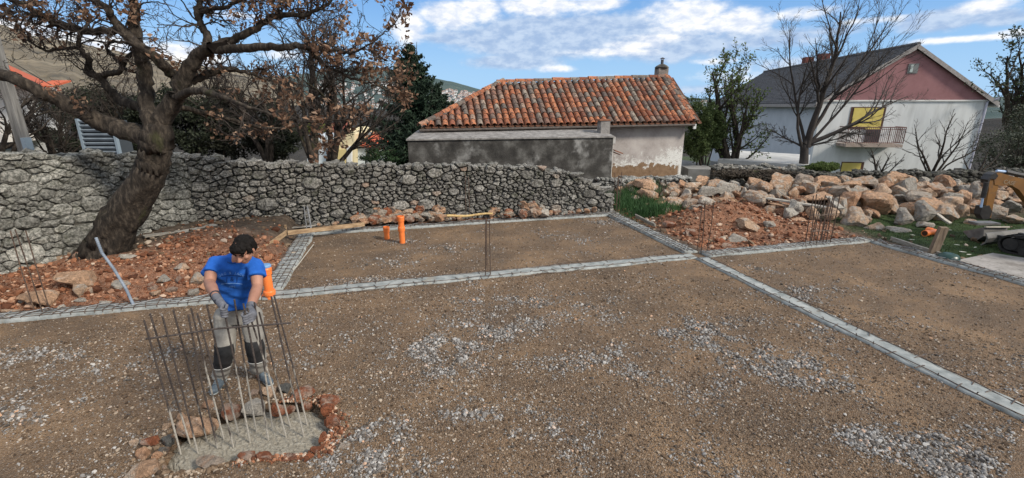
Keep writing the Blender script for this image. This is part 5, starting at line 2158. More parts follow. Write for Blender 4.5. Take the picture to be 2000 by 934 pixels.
    MB().hexa([(b0.x - .10, Y - .10, -.2), (b0.x + .10, Y - .10, -.2), (b0.x + .10, Y + .10, -.2), (b0.x - .10, Y + .10, -.2),
               (b0.x - .065, Y - .065, 7.2), (b0.x + .065, Y - .065, 7.2), (b0.x + .065, Y + .065, 7.2), (b0.x - .065, Y + .065, 7.2)]).build('post', wood, pole)
    MB().box((b0.x + .11, Y - .03, 1.6), (.09, .16, 1.5)).build('metal_sleeve', gm('pale_blue_metal', [(.22, .28, .33)], 4), pole)
    MB().box((b0.x, Y, 6.6), (1.3, .1, .1)).build('cross_arm', wood, pole)
    wm = gm('black_cable', [(.015, .015, .016)], 5, .6, 0, vary=0)
    def wire(p, q, sag, label, r=.012):
        pts = []
        for i in range(15):
            t = i / 14
            v = p.lerp(q, t)
            v.z -= sag * 4 * t * (1 - t)
            pts.append(v)
        o = MB().tube(pts, r, 4).build('overhead_cable', wm)
        tag(o, label, 'cable', 'overhead cables at the left', 'thing')
    wire(AT(-60, 8, 12), AT(620, 165, 40), .5, 'thick overhead cable sloping behind the oak branches', .02)
    wire(AT(-40, 20, 12), AT(560, 158, 46), .8, 'thin overhead cable just under the thick one', .012)
    wire(AT(-40, 78, 11), AT(126, 180, 11.4), .05, 'short cable dropping to the slatted metal unit', .009)


build_other_houses()
# ------------------------------------------------------------------ trees
BARK = gm('dark_oak_bark', [(.012, .010, .008), (.036, .029, .023), (.095, .078, .060)], 16, .95, 1.0, 30, .03, vary=.1, stretch=(1, 1, .35), detail=8, two=(2.2, .60, .78, (.040, .045, .015)))
TWIG = gm('dark_twigs', [(.020, .016, .014), (.05, .042, .036)], 4, .9, 0, vary=.2)
GREYTWIG = gm('grey_twigs', [(.040, .036, .032), (.085, .076, .068)], 4, .9, 0, vary=.2)


def leaf_mat(name, cols, trans=0.0, rough=.7):
    if name in MATS:
        return MATS[name]
    m, N = material(name)
    isl = N.new('ShaderNodeNewGeometry').outputs['Random Per Island']
    n = N.noise(N.pos, 1.8, 3, .6)
    f = N.math('ADD', N.math('MULTIPLY', isl, .65), N.math('MULTIPLY', n, .5))
    k = len(cols)
    c = N.ramp(f, [(.15 + .8 * i / (k - 1), cc) for i, cc in enumerate(cols)])
    N.put(N.b.inputs['Base Color'], c)
    N.b.inputs['Roughness'].default_value = rough
    if trans:
        tr = N.new('ShaderNodeBsdfTranslucent')
        N.put(tr.inputs[0], c)
        mx = N.new('ShaderNodeMixShader')
        mx.inputs[0].default_value = trans
        N.l.new(N.b.outputs[0], mx.inputs[1])
        N.l.new(tr.outputs[0], mx.inputs[2])
        N.l.new(mx.outputs[0], N.out.inputs[0])
    MATS[name] = m
    return m


def grow(rng, p, d, length, r0, level, out, opt, tips=None):
    """recursive gnarly branch; out: list of (pts, radii, level)"""
    seg = opt['seg'][min(level, len(opt['seg']) - 1)]
    n = max(3, int(length / seg))
    pts = [np.array(p, float)]
    d = np.array(d, float)
    d /= np.linalg.norm(d)
    wob = opt['wob'][min(level, len(opt['wob']) - 1)]
    up = opt['up'][min(level, len(opt['up']) - 1)]
    kids = []
    nk = opt['kids'][level] if level < len(opt['kids']) else 0
    start = opt.get('start', .25) if level == 0 else .12
    for i in range(n):
        d = d + rng.normal(0, wob, 3) + np.array((0, 0, up))
        d /= np.linalg.norm(d)
        pts.append(pts[-1] + d * length / n)
    pts = np.array(pts)
    t = np.linspace(0, 1, len(pts))
    rad = r0 * (1 - t * opt.get('taper', .82))
    out.append((pts, rad, level))
    if tips is not None and nk == 0:
        tips.append(pts)
    for k in range(nk):
        f = start + (1 - start) * (k + rng.uniform(.1, .9)) / nk
        i = min(len(pts) - 2, int(f * (len(pts) - 1)))
        dd = pts[i + 1] - pts[i]
        dd /= np.linalg.norm(dd)
        q = rng.normal(size=3)
        q -= dd * q.dot(dd)
        q /= np.linalg.norm(q)
        an = rng.uniform(*opt.get('angle', (.5, 1.0)))
        nd = dd * math.cos(an) + q * math.sin(an)
        ratio = opt['ratio'][min(level, len(opt['ratio']) - 1)]
        ln = length * ratio * rng.uniform(.65, 1.15) * (1 - .35 * f)
        grow(rng, pts[i], nd, ln, min(rad[i] * .72, r0 * opt.get('rr', .55)), level + 1, out, opt, tips)


def tree_from(name, loc, label, cat, chains, trunk_levels, bark, twig, sides=(8, 5, 3), leafs=None, leafmat=None, group=None, min_r=.004):
    root = thing(name, loc, label, cat, group)
    big = [(P, R) for P, R, l in chains if l == 0]
    mid = [(P, R) for P, R, l in chains if 0 < l <= trunk_levels]
    fin = [(P, np.maximum(R, min_r)) for P, R, l in chains if l > trunk_levels]
    V, F = chains_mesh(big, sides[0])
    mk('trunk', V, F, bark, root, smooth=True)
    if mid:
        V, F = chains_mesh(mid, sides[1])
        tag(mk('branches', V, F, bark, root, smooth=True), kind='stuff')
    if fin:
        V, F = chains_mesh(fin, sides[2])
        tag(mk('crown', V, F, twig, root), kind='stuff')
    if leafs is not None and len(leafs[0]):
        tag(mk('leaves', leafs[0], leafs[1], leafmat, root), kind='stuff')
    return root


def build_oak():
    rng = np.random.RandomState(61)
    Y0 = 8.9
    base = G(208, 497, .22)
    Y0 = base.y
    def path(pts):
        """(px, py, width px, depth offset)"""
        P, R = [], []
        for q in pts:
            px, py, w = q[:3]
            dy = q[3] if len(q) > 3 else 0
            p = AT(px, py, Y0 + dy)
            P.append(p)
            k = PXM(Y0 + dy, py)
            R.append(w * k / 2 * (.92 if w > 56 else .78))
        # smooth resample
        PP, RR = [], []
        n = len(P)
        for i in range(n - 1):
            p0, p1, p2, p3 = P[max(i - 1, 0)], P[i], P[i + 1], P[min(i + 2, n - 1)]
            for t in np.arange(0, 1, .25):
                a = .5 * ((2 * p1) + (p2 - p0) * t + (2 * p0 - 5 * p1 + 4 * p2 - p3) * t * t + (3 * p1 - p0 - 3 * p2 + p3) * t ** 3)
                PP.append(a + Vector(rng.normal(0, .012, 3)))
                RR.append((R[i] * (1 - t) + R[i + 1] * t) * rng.uniform(.98, 1.02))
        PP.append(P[-1])
        RR.append(R[-1])
        return np.array([tuple(p) for p in PP]), np.array(RR)
    trunk = path([(202, 514, 104), (208, 494, 84), (217, 465, 74), (236, 428, 69), (262, 390, 66), (287, 350, 60), (300, 318, 57), (306, 290, 58), (308, 265, 58), (310, 240, 40)])
    limbs = {
        'low_left': [(308, 285, 50), (285, 268, 50), (250, 257, 46), (215, 245, 42), (180, 230, 38, -.1), (150, 215, 36, -.2), (115, 197, 33, -.3), (80, 180, 31, -.4), (40, 160, 28, -.5), (0, 145, 26, -.5), (-60, 132, 22, -.6), (-140, 100, 16, -.7), (-220, 60, 9, -.8)],
        'middle': [(303, 262, 44), (296, 235, 38), (288, 205, 34, .1), (286, 170, 32, .2), (284, 135, 32, .2), (274, 105, 30, .1), (266, 75, 28), (262, 45, 26), (263, 15, 22), (256, -25, 18), (262, -80, 12), (250, -150, 7)],
        'right': [(307, 265, 48), (322, 225, 42), (338, 195, 38), (352, 165, 36), (370, 130, 34), (392, 105, 31), (412, 93, 28, -.1)],
        'diagonal': [(352, 162, 22), (338, 145, 24), (318, 125, 25, -.2), (288, 100, 25, -.3), (262, 82, 24, -.3), (238, 62, 22, -.3), (224, 42, 18, -.3), (212, 22, 17, -.4), (192, 6, 15, -.5), (165, -25, 13, -.6), (120, -60, 9, -.8)],
        'upper_left': [(262, 62, 20), (235, 58, 20, .1), (205, 61, 19, .1), (170, 61, 18, 0), (135, 54, 17, -.1), (105, 44, 15, -.1), (82, 30, 13, -.2), (55, 14, 12, -.2), (25, 0, 11, -.3), (-20, -15, 9, -.4), (-80, -35, 5, -.5)],
        'twisted': [(296, 232, 24), (275, 212, 23, .3), (252, 201, 22, .4), (232, 194, 21, .5), (214, 176, 18, .5), (200, 156, 16, .5), (184, 145, 15, .5), (169, 141, 14, .5), (174, 126, 13, .5), (172, 112, 12, .5), (158, 100, 11, .5), (154, 82, 10, .5), (160, 66, 8, .5), (172, 48, 7, .5), (165, 25, 5, .5)],
        'twisted_loop': [(192, 147, 14, .5), (214, 144, 14, .5), (232, 142, 13, .45), (240, 128, 12, .4), (250, 112, 11, .3), (258, 98, 10, .3), (256, 86, 8, .3), (240, 82, 7, .3), (218, 80, 7, .3), (208, 88, 7, .35), (212, 100, 7, .4), (224, 112, 8, .4), (236, 126, 9, .4)],
        'left_spray': [(156, 96, 9, .5), (135, 95, 8, .4), (115, 97, 8, .3), (98, 100, 7, .2), (78, 94, 6, .1), (62, 84, 5), (48, 68, 4), (30, 52, 3)],
        'right_rise': [(406, 98, 22), (405, 80, 20, .1), (400, 60, 18, .2), (390, 40, 16, .2), (384, 18, 14, .3), (396, -8, 12, .3), (405, -60, 8, .3), (395, -110, 5, .3)],
        'right_long': [(410, 94, 24), (440, 96, 22, -.1), (475, 93, 21, -.2), (512, 93, 19, -.3), (550, 92, 17, -.4), (587, 91, 15, -.5), (622, 95, 11, -.6), (655, 98, 9, -.7), (684, 105, 7, -.8), (708, 95, 5, -.9), (730, 84, 4, -1), (752, 62, 3.5, -1), (770, 48, 3, -1)],
        'right_droop': [(596, 92, 12, -.5), (618, 112, 11, -.4), (640, 134, 9, -.3), (668, 143, 8, -.2), (692, 156, 7, -.1), (715, 162, 5), (745, 172, 4, .1), (770, 182, 3, .2)],
        'upper_right': [(412, 92, 20), (438, 82, 20, .2), (466, 72, 19, .3), (492, 60, 18, .4), (512, 46, 17, .5), (530, 34, 16, .5), (555, 30, 14, .5), (585, 31, 11, .5), (610, 24, 9, .5), (630, 15, 8, .5), (650, -4, 6, .5), (668, -40, 4, .5)],
        'lower_right': [(352, 168, 22), (372, 160, 20, .2), (395, 150, 18, .3), (420, 140, 17, .4), (450, 134, 13, .5), (478, 140, 9, .6), (505, 150, 6, .7), (535, 160, 4, .8)],
        'right_sweep': [(342, 190, 20), (368, 180, 18, -.3), (398, 178, 16, -.6), (428, 188, 13, -.8), (460, 200, 10, -1), (495, 212, 8, -1.1), (528, 222, 6, -1.2), (560, 232, 5, -1.2), (600, 238, 4, -1.3), (640, 236, 3, -1.3), (680, 232, 2.5, -1.4)],
        'back_sweep': [(336, 205, 14, .2), (375, 215, 12, .6), (420, 225, 10, 1.0), (470, 238, 8, 1.3), (520, 250, 6, 1.5), (570, 248, 4, 1.6)],
        'top_right': [(384, 30, 12, .3), (410, 18, 11, .2), (445, 12, 9, .1), (475, -2, 7), (510, -20, 5)],
    }
    chains = []
    for k, v in limbs.items():
        chains.append((k, *path(v)))
    root = thing('oak_tree', (base.x, base.y, .15), 'big leaning oak with twisted limbs and dry brown leaves in front of the left wall', 'tree')
    def barky(P, R, sides, amp, seed):
        V, F = chains_mesh([(P, R)], sides)
        n = len(P)
        G_ = V.reshape(n, sides, 3)
        ctr = G_.mean(1, keepdims=True)
        an = np.arange(sides) / sides
        ln = np.concatenate([[0], np.cumsum(np.linalg.norm(np.diff(P, axis=0), axis=1))])
        aa = np.cos(an * 2 * PI)[None, :] * 3.2 + seed
        bb = np.sin(an * 2 * PI)[None, :] * 3.2
        w = fbm(aa + ln[:, None] * .9 + 20, bb + ln[:, None] * 1.7 + 20, 4) - .5
        w2 = vnoise(aa * 3.1 + 40, bb * 3.1 + ln[:, None] * 1.2 + 40) - .5
        G_ = ctr + (G_ - ctr) * (1 + amp * w + amp * .45 * w2)[:, :, None]
        return G_.reshape(-1, 3), F
    V, F = barky(trunk[0], trunk[1], 36, .30, 1)
    mk('trunk', V, F, BARK, root, smooth=True)
    for q, (k, P, R) in enumerate(chains):
        V, F = barky(P, R, 14, .42, q + 3)
        mk('limb', V, F, BARK, root, smooth=True)
    # surface roots
    for i, (a, b) in enumerate((((225, 480), (300, 490)), ((235, 470), (275, 455)), ((190, 495), (160, 505)), ((240, 478), (285, 474)))):
        p, q = G(*a, .34), G(*b, .22)
        pts = [p.lerp(q, t) + Vector((0, 0, .05 * math.sin(t * 5))) for t in np.linspace(0, 1, 6)]
        MB().tube(pts, [.09, .07, .055, .045, .035, .02], 7).build('root', BARK, root, smooth=True)
    # twigs along the limbs, with leaf clusters
    tw, leafc = [], []
    opt = dict(seg=(.07, .05, .04), wob=(.30, .34, .4), up=(.035, .03, .02), kids=(5, 4, 0), ratio=(.55, .55), taper=.8, angle=(.5, 1.1), start=.15)
    dens = {'low_left': (10, .3), 'middle': (16, .6), 'right': (4, .2), 'diagonal': (16, .8), 'upper_left': (26, .9), 'twisted': (12, .2), 'twisted_loop': (5, .0), 'left_spray': (12, .3),
            'right_rise': (20, .7), 'right_long': (24, .7), 'right_droop': (16, 1.0), 'upper_right': (26, .7), 'lower_right': (14, .6), 'right_sweep': (18, .9), 'back_sweep': (12, .4), 'top_right': (12, .9)}
    for k, P, R in chains:
        n, lf = dens[k]
        lf *= .8
        N_ = len(P)
        for i in range(n):
            f = rng.uniform(.22 if k not in ('right_sweep', 'right_long') else .3, 1)
            j = min(N_ - 2, int(f * (N_ - 1)))
            d = P[j + 1] - P[j]
            d /= np.linalg.norm(d) + 1e-9
            q = rng.normal(size=3)
            q -= d * q.dot(d)
            q /= np.linalg.norm(q)
            nd = d * .6 + q * .8 + np.array((0, 0, .25))
            out, tips = [], []
            ln = rng.uniform(.45, 1.05) * (1 if f < .8 else .8)
            grow(rng, P[j], nd, ln, min(.018, R[j] * .5), 0, out, opt, tips)
            tw += [(a, np.maximum(b, .0032)) for a, b, _ in out]
            if rng.rand() < lf:
                for tp in tips:
                    if rng.rand() < .13:
                        e = tp[-1]
                        m = rng.randint(9, 22)
                        leafc.append(e + rng.normal(0, .065, (m, 3)))
        # the very end of the limb carries a spray too
        out, tips = [], []
        grow(rng, P[-1], P[-1] - P[-3], .42, max(.006, R[-1]), 0, out, opt, tips)
        tw += [(a, np.maximum(b, .0032)) for a, b, _ in out]
        if lf > .5:
            for tp in tips[::2]:
                if rng.rand() < .5:
                    leafc.append(tp[-1] + rng.normal(0, .06, (rng.randint(8, 18), 3)))
    V, F = chains_mesh(tw, 3)
    tag(mk('twigs', V, F, TWIG, root), kind='stuff')
    C = np.concatenate(leafc)
    print('oak leaves', len(C), 'twigs', len(tw))
    V, F = leaves_mesh(C, .092, rng, aspect=.6)
    lm = leaf_mat('dry_oak_leaves', [(.040, .022, .014), (.11, .060, .037), (.22, .130, .082), (.42, .29, .20)], .25)
    tag(mk('leaves', V, F, lm, root), kind='stuff')


build_oak()


def blob_leaves(rng, centres, radii, n, size, flat=.2, aspect=.6, hollow=.5):
    P = []
    tot = sum(r[0] * r[1] * r[2] for r in radii)
    for c, r in zip(centres, radii):
        k = int(n * r[0] * r[1] * r[2] / tot)
        d = rng.normal(size=(k, 3))
        d /= np.linalg.norm(d, axis=1, keepdims=True)
        rr = rng.uniform(hollow ** 3, 1, (k, 1)) ** (1 / 3)
        bump_ = 1 + .25 * np.sin(d[:, :1] * 7 + c[0]) * np.sin(d[:, 2:3] * 6 + c[1])
        P.append(np.array(c) + d * rr * np.array(r) * bump_)
    P = np.concatenate(P)
    # open gaps
    g = fbm(P[:, 0] * 2.2 + 11, P[:, 2] * 2.2 + P[:, 1] + 5, 3)
    P = P[g > .40]
    return leaves_mesh(P, size, rng, flat, aspect)


def build_trees():
    rng = np.random.RandomState(71)
    G1 = 'bare trees behind the dry stone wall'
    opt = dict(seg=(.35, .22, .14, .10), wob=(.10, .16, .2, .25), up=(.05, .06, .05, .03), kids=(7, 6, 5, 0), ratio=(.62, .52, .5), taper=.85, angle=(.35, .8), start=.3, rr=.5)

    # multi-stem bare trees, px about 520-760
    def multi(px, py, Y, stems, label, seed, opt=opt, name='bare_tree', twig=TWIG, h0=None, bark=BARK, group=G1, z0=None, leafs=None, lm=None, minr=.006, trunk_levels=1, fork=None):
        rng = np.random.RandomState(seed)
        b = AT(px, py, Y)
        z = b.z - .5 if z0 is None else z0
        b = Vector((b.x, b.y, z))
        out, tips = [], []
        if fork:
            fp = AT(fork[0], fork[1], Y)
            ts = [b.lerp(fp, q) + Vector((.04 * math.sin(q * PI), 0, 0)) for q in (0, .2, .4, .6, .8, 1, 1.12, 1.2)]
            out.append((np.array([tuple(q) for q in ts]), np.array([1.4, 1.25, 1.15, 1.08, 1.02, .98, .8, .4]) * fork[2] * PXM(Y) / 2, 0))
            b0, b = b, fp
        for (tx, ty, w, dy) in stems:
            t = AT(tx, ty, Y + dy)
            d = t - b
            n0 = len(out)
            o2 = dict(opt)
            grow(rng, b + Vector(rng.normal(0, .05, 3)), d, d.length, w * PXM(Y) / 2, 0, out, o2, tips)
        lv = None
        if leafs:
            n, size, asp = leafs
            C = []
            for tp in tips:
                for _ in range(n):
                    C.append(tp[rng.randint(len(tp))] + rng.normal(0, .07, 3))
            lv = leaves_mesh(np.array(C), size, rng, aspect=asp)
        return tree_from(name, b0 if fork else b, label, 'tree', out, trunk_levels, bark, twig, leafs=lv, leafmat=lm, group=group, min_r=minr)

    multi(608, 305, 13.6, [(590, 60, 17, 0), (560, 110, 12, -.8), (500, 130, 9, .6), (655, 55, 10, .6)], 'bare tree with upright dark stems rising left of the cream house', 1)
    multi(636, 312, 14.2, [(690, 90, 15, 0), (735, 105, 11, -.5), (760, 150, 10, .5), (650, 100, 13, .6), (775, 215, 8, 0)], 'bare tree forking low and spreading in front of the cream house', 2)
    multi(520, 305, 15.5, [(470, 150, 12, 0), (525, 120, 12, .5), (560, 170, 9, -.4)], 'thin bare tree in the thicket right of the oak', 3)
    multi(420, 300, 16.5, [(410, 110, 12, 0), (450, 150, 10, .5), (370, 140, 9, -.4)], 'thin bare tree in the thicket just behind the oak limbs', 4)
    multi(100, 310, 13.0, [(85, 200, 9, 0), (125, 190, 9, .5), (60, 215, 8, -.4), (150, 225, 7, 0)], 'low bare tree in front of the balustrade house', 5, minr=.005)
    multi(-15, 310, 11.5, [(5, 100, 12, 0), (-30, 130, 12, 0), (40, 150, 10, .3)], 'bare tree at the left picture edge beside the utility pole', 6)
    multi(250, 300, 16.5, [(235, 140, 9, 0), (285, 130, 9, .5), (205, 170, 8, -.4)], 'thin bare tree behind the slatted metal unit', 14)

    # large bare tree in front of the white house
    o2 = dict(opt, rr=.42, kids=(8, 7, 5, 0), wob=(.07, .11, .15, .2), up=(.03, .045, .04, .02), angle=(.35, .75), seg=(.4, .25, .18, .14))
    multi(1566, 338, 19.0, [(1610, 25, 13, 0), (1700, 60, 8, .6), (1560, 60, 6, -.5), (1745, 90, 6, 0), (1830, 180, 9, -1), (1505, 115, 6, .5), (1500, 245, 4.5, .6), (1650, 45, 6, .3), (1690, 250, 4, -.5)], fork=(1571, 288, 14), label='large bare tree with fanned out limbs in front of the big white house', seed=7, opt=o2, group='trees around the white house', twig=GREYTWIG, bark=gm('dark_smooth_bark', [(.028, .024, .022), (.06, .052, .047)], 5, .9, .5, vary=0), z0=.2, minr=.0045)
    o3 = dict(opt, kids=(6, 5, 0), wob=(.10, .16, .2), up=(.02, .04, .03), ratio=(.5, .45), seg=(.22, .15, .1), angle=(.4, .8), start=.3)
    multi(1822, 335, 18.6, [(1870, 215, 6, 0), (1800, 235, 5, .3), (1780, 275, 4, 0), (1900, 240, 5, 0), (1925, 265, 4, .3), (1845, 225, 4, -.3)],
          'small bare fruit tree at the right of the white house front', 8, opt=o3, group='trees around the white house', twig=GREYTWIG, z0=.2, minr=.0055, trunk_levels=0)
    multi(1717, 338, 18.4, [(1708, 285, 6, 0), (1740, 300, 5, 0), (1765, 315, 4, .3), (1690, 322, 4, 0)], 'low crooked shrub stem below the balcony', 9, opt=o3, group='trees around the white house', twig=GREYTWIG, z0=.2, minr=.0055, trunk_levels=0)
    multi(1905, 335, 18.2, [(1940, 290, 5, 0), (1870, 310, 4, 0), (1960, 270, 4, .4)], 'leaning bare stem at the right corner of the white house', 10, opt=o3, group='trees around the white house', twig=GREYTWIG, z0=.3, minr=.0055, trunk_levels=0)

    spring = leaf_mat('spring_leaves', [(.035, .055, .016), (.085, .125, .035), (.17, .22, .07)], .3)
    o4 = dict(opt, kids=(6, 6, 4, 0), up=(.05, .05, .04, .03), wob=(.08, .14, .2, .2), seg=(.4, .3, .2, .15))
    multi(1428, 330, 21.0, [(1440, 130, 15, 0), (1395, 165, 11, .5), (1470, 140, 11, -.4), (1385, 210, 8, .3), (1500, 200, 8, 0), (1420, 190, 9, -.6)],
          'tree with fresh green leaves between the old house and the white house', 11, opt=o4, name='leafing_tree', group='trees around the white house', z0=-.3, leafs=(4, .115, .6), lm=spring, minr=.010)
    olive = leaf_mat('olive_leaves', [(.020, .032, .014), (.045, .065, .028), (.10, .125, .07)], .2)
    multi(1975, 335, 30.0, [(1935, 110, 14, 0), (1990, 95, 13, .5), (2040, 120, 12, 0), (1960, 170, 10, -.5), (2020, 190, 10, 0)],
          'leafy tree at the right picture edge behind the white house corner', 12, opt=o4, name='leafing_tree', group='trees around the white house', z0=-.5, leafs=(5, .15, .6), lm=olive, minr=.011)

    # dense bush right of the old house
    def bush(name, px, py, Y, blobs, n, size, lm, label, cat='bush', group=None, stem=True, z0=None, sticks=0):
        b = AT(px, py, Y)
        z0 = b.z if z0 is None else z0
        root = thing(name, (b.x, b.y, z0), label, cat, group)
        cs, rs = [], []
        for (bx, by, rx, ry, dy) in blobs:
            k = PXM(Y + dy, by)
            c = AT(bx, by, Y + dy)
            cs.append(tuple(c))
            rs.append((rx * k, (rx + ry) / 2 * k, ry * k))
        V, F = blob_leaves(rng, cs, rs, n, size)
        tag(mk('foliage', V, F, lm, root), kind='stuff')
        if stem:
            out = []
            for c, r in zip(cs, rs):
                for _ in range(3 + sticks):
                    q = np.array(c) + rng.normal(0, .4, 3) * np.array(r)
                    p = np.array((b.x, b.y, z0)) + rng.normal(0, .05, 3)
                    pts = np.array([p + (q - p) * t + rng.normal(0, .06, 3) * (0 < t < 1) for t in np.linspace(0, 1, 6)])
                    out.append((pts, np.linspace(.05, .012, 6)))
            V, F = chains_mesh(out, 5)
            mk('stems', V, F, BARK, root)
        return root
    green = leaf_mat('bush_leaves', [(.026, .042, .014), (.062, .092, .028), (.115, .15, .055)], .2)
    bush('dense_bush', 1370, 335, 20.5, [(1372, 225, 32, 32, 0), (1362, 270, 28, 40, 0), (1390, 255, 24, 40, .4)], 15000, .10, green, 'dense green bush just right of the old house wall', group='trees around the white house', z0=-.5)
    bush('low_green_bush', 1600, 335, 18.2, [(1608, 326, 26, 9, 0), (1585, 330, 22, 7, .2), (1628, 325, 12, 8, .1)], 5000, .07, spring, 'low bright green bush under the bare tree by the garden wall', group='trees around the white house')
    bush('dark_thicket', 1985, 330, 20.0, [(1985, 290, 70, 40, 0), (1935, 320, 30, 20, -.4), (2040, 250, 60, 60, .5)], 16000, .08,
         leaf_mat('blossom_thicket', [(.018, .026, .014), (.035, .045, .024), (.07, .08, .05), (.16, .17, .14)], .1), 'dark thicket with pale buds at the right picture edge', 'thicket', z0=-.3, sticks=14)
    # dark evergreen thicket behind the wall, left half
    dark = leaf_mat('evergreen_leaves', [(.008, .012, .007), (.016, .022, .012), (.035, .042, .024)], .05)
    dk2 = leaf_mat('dark_olive_leaves', [(.010, .012, .008), (.022, .025, .016), (.05, .052, .034)], .05)
    g6 = 'dark evergreens behind the stone walls'
    bush('evergreen_shrub', 130, 312, 15.5, [(130, 255, 40, 60, 0), (160, 220, 22, 45, .4)], 11000, .09, dark, 'dark evergreen shrub left of the slatted metal unit', group=g6, z0=-.5)
    bush('evergreen_shrub', 215, 312, 17.5, [(205, 225, 40, 60, 0), (175, 200, 30, 40, .4)], 9000, .09, dk2, 'dark evergreen shrub behind the slatted metal unit', group=g6, z0=-.5)
    bush('evergreen_shrub', 270, 312, 15.8, [(262, 270, 32, 45, 0), (290, 230, 32, 45, .5)], 10000, .09, dark, 'dark evergreen shrub just behind the oak trunk', group=g6, z0=-.5)
    bush('evergreen_shrub', 375, 312, 15.2, [(370, 245, 50, 62, 0), (350, 200, 36, 40, .5)], 15000, .09, dark, 'largest dark evergreen right of the oak trunk', group=g6, z0=-.5)
    bush('evergreen_shrub', 455, 312, 16.0, [(455, 255, 50, 56, 0), (440, 205, 36, 36, .5)], 13000, .09, dk2, 'dark evergreen between the oak and the bare trees', group=g6, z0=-.5)
    bush('evergreen_shrub', 535, 312, 16.4, [(535, 265, 50, 50, 0), (520, 225, 36, 36, .4)], 12000, .09, dark, 'dark evergreen left of the bare tree stems', group=g6, z0=-.5)
    bush('yellow_green_bush', 612, 262, 42.0, [(612, 252, 34, 14, 0)], 2500, .22, leaf_mat('mustard_leaves', [(.05, .07, .015), (.12, .14, .03), (.2, .22, .06)], .1), 'yellow green bush above the cream house', z0=-4, stem=False)
    bush('brush_hedge', 1460, 335, 17.6, [(1440, 338, 50, 9, 0), (1500, 346, 45, 8, -.3), (1550, 342, 30, 7, 0), (1415, 342, 20, 7, 0)], 2600, .06,
         leaf_mat('dead_brush', [(.03, .024, .018), (.07, .055, .04), (.12, .10, .075)], .05), 'tangle of dead brown brush hanging on the overgrown wall', 'brush', z0=.5, sticks=34)
    bush('ivy', 540, 425, 11.75, [(520, 432, 50, 12, 0), (560, 438, 30, 8, 0), (440, 425, 30, 10, -.1)], 3500, .035, green, 'moss and weeds at the foot of the dry stone wall behind the worker', 'weeds', stem=False)

    # conifers
    def conifer(px, py_top, py_base, Y, width_px, label, seed, z0=None, lm=None, n_per=30, name='conifer', lean=0, dens=1.0, leaf=.13):
        rng = np.random.RandomState(seed)
        t = AT(px, py_top, Y)
        b = AT(px, py_base, Y)
        z0 = b.z if z0 is None else z0
        H = t.z - z0
        W = width_px * PXM(Y, 250) / 2
        root = thing(name, (b.x, b.y, z0), label, 'conifer', 'conifers beside the old house')
        mk('trunk', *tube_geo([(b.x, b.y, z0), (b.x + lean * .5, b.y, z0 + H * .5), (t.x, t.y, t.z)], [H * .022, H * .014, .01], 7), BARK, root)
        ch, C = [], []
        nb = int(46 * dens * (H / 6) ** .5 * 2)
        for i in range(nb):
            f = (i + rng.rand()) / nb
            z = z0 + H * (.12 + .86 * f)
            r = W * (1 - f) ** .8 * rng.uniform(.55, 1.2) + .08
            an = rng.uniform(0, 2 * PI)
            dr = np.array((math.cos(an), math.sin(an), rng.uniform(.25, .6)))
            pts = []
            p = np.array((b.x + lean * f, b.y, z))
            for k in range(6):
                tt = k / 5
                pts.append(p + dr * r * tt + np.array((0, 0, .12 * r * tt * tt)))
            pts = np.array(pts)
            ch.append((pts, np.linspace(.025, .006, 6)))
            m = int(n_per * (r / W + .15) * 2)
            tt = rng.uniform(.1, 1, m)
            base = pts[0] + (pts[-1] - pts[0]) * tt[:, None]
            sp = (.10 + .30 * r * (1 - tt))[:, None] * .55
            q = base + rng.normal(0, 1, (m, 3)) * sp * np.array((1, 1, .45)) + np.array((0, 0, -.02))
            C.append(q)
        V, F = chains_mesh(ch, 4)
        tag(mk('branches', V, F, BARK, root), kind='stuff')
        V, F = leaves_mesh(np.concatenate(C), leaf, rng, aspect=.32)
        tag(mk('needles', V, F, lm, root), kind='stuff')
    ndl = leaf_mat('conifer_needles', [(.008, .017, .010), (.017, .034, .020), (.035, .062, .036)], .05)
    conifer(814, 82, 330, 24, 210, 'tall dark conifer left of the old tiled house', 1, z0=-2.2, lm=ndl, n_per=80, dens=2.2, leaf=.26)
    conifer(862, 168, 330, 26, 150, 'shorter dark conifer between the tall one and the tiled roof', 2, z0=-2.2, lm=ndl, n_per=55, dens=1.4, leaf=.26)
    ndl2 = leaf_mat('young_needles', [(.015, .035, .015), (.035, .075, .03), (.07, .12, .05)], .05)
    conifer(733, 288, 320, 15.0, 50, 'young conifer in front of the cream house, left of two', 3, z0=1.1, lm=ndl2, n_per=24, leaf=.07)
    conifer(768, 292, 320, 15.0, 40, 'young conifer in front of the cream house, next to the lean-to', 4, z0=1.1, lm=ndl2, n_per=24, leaf=.07)


build_trees()


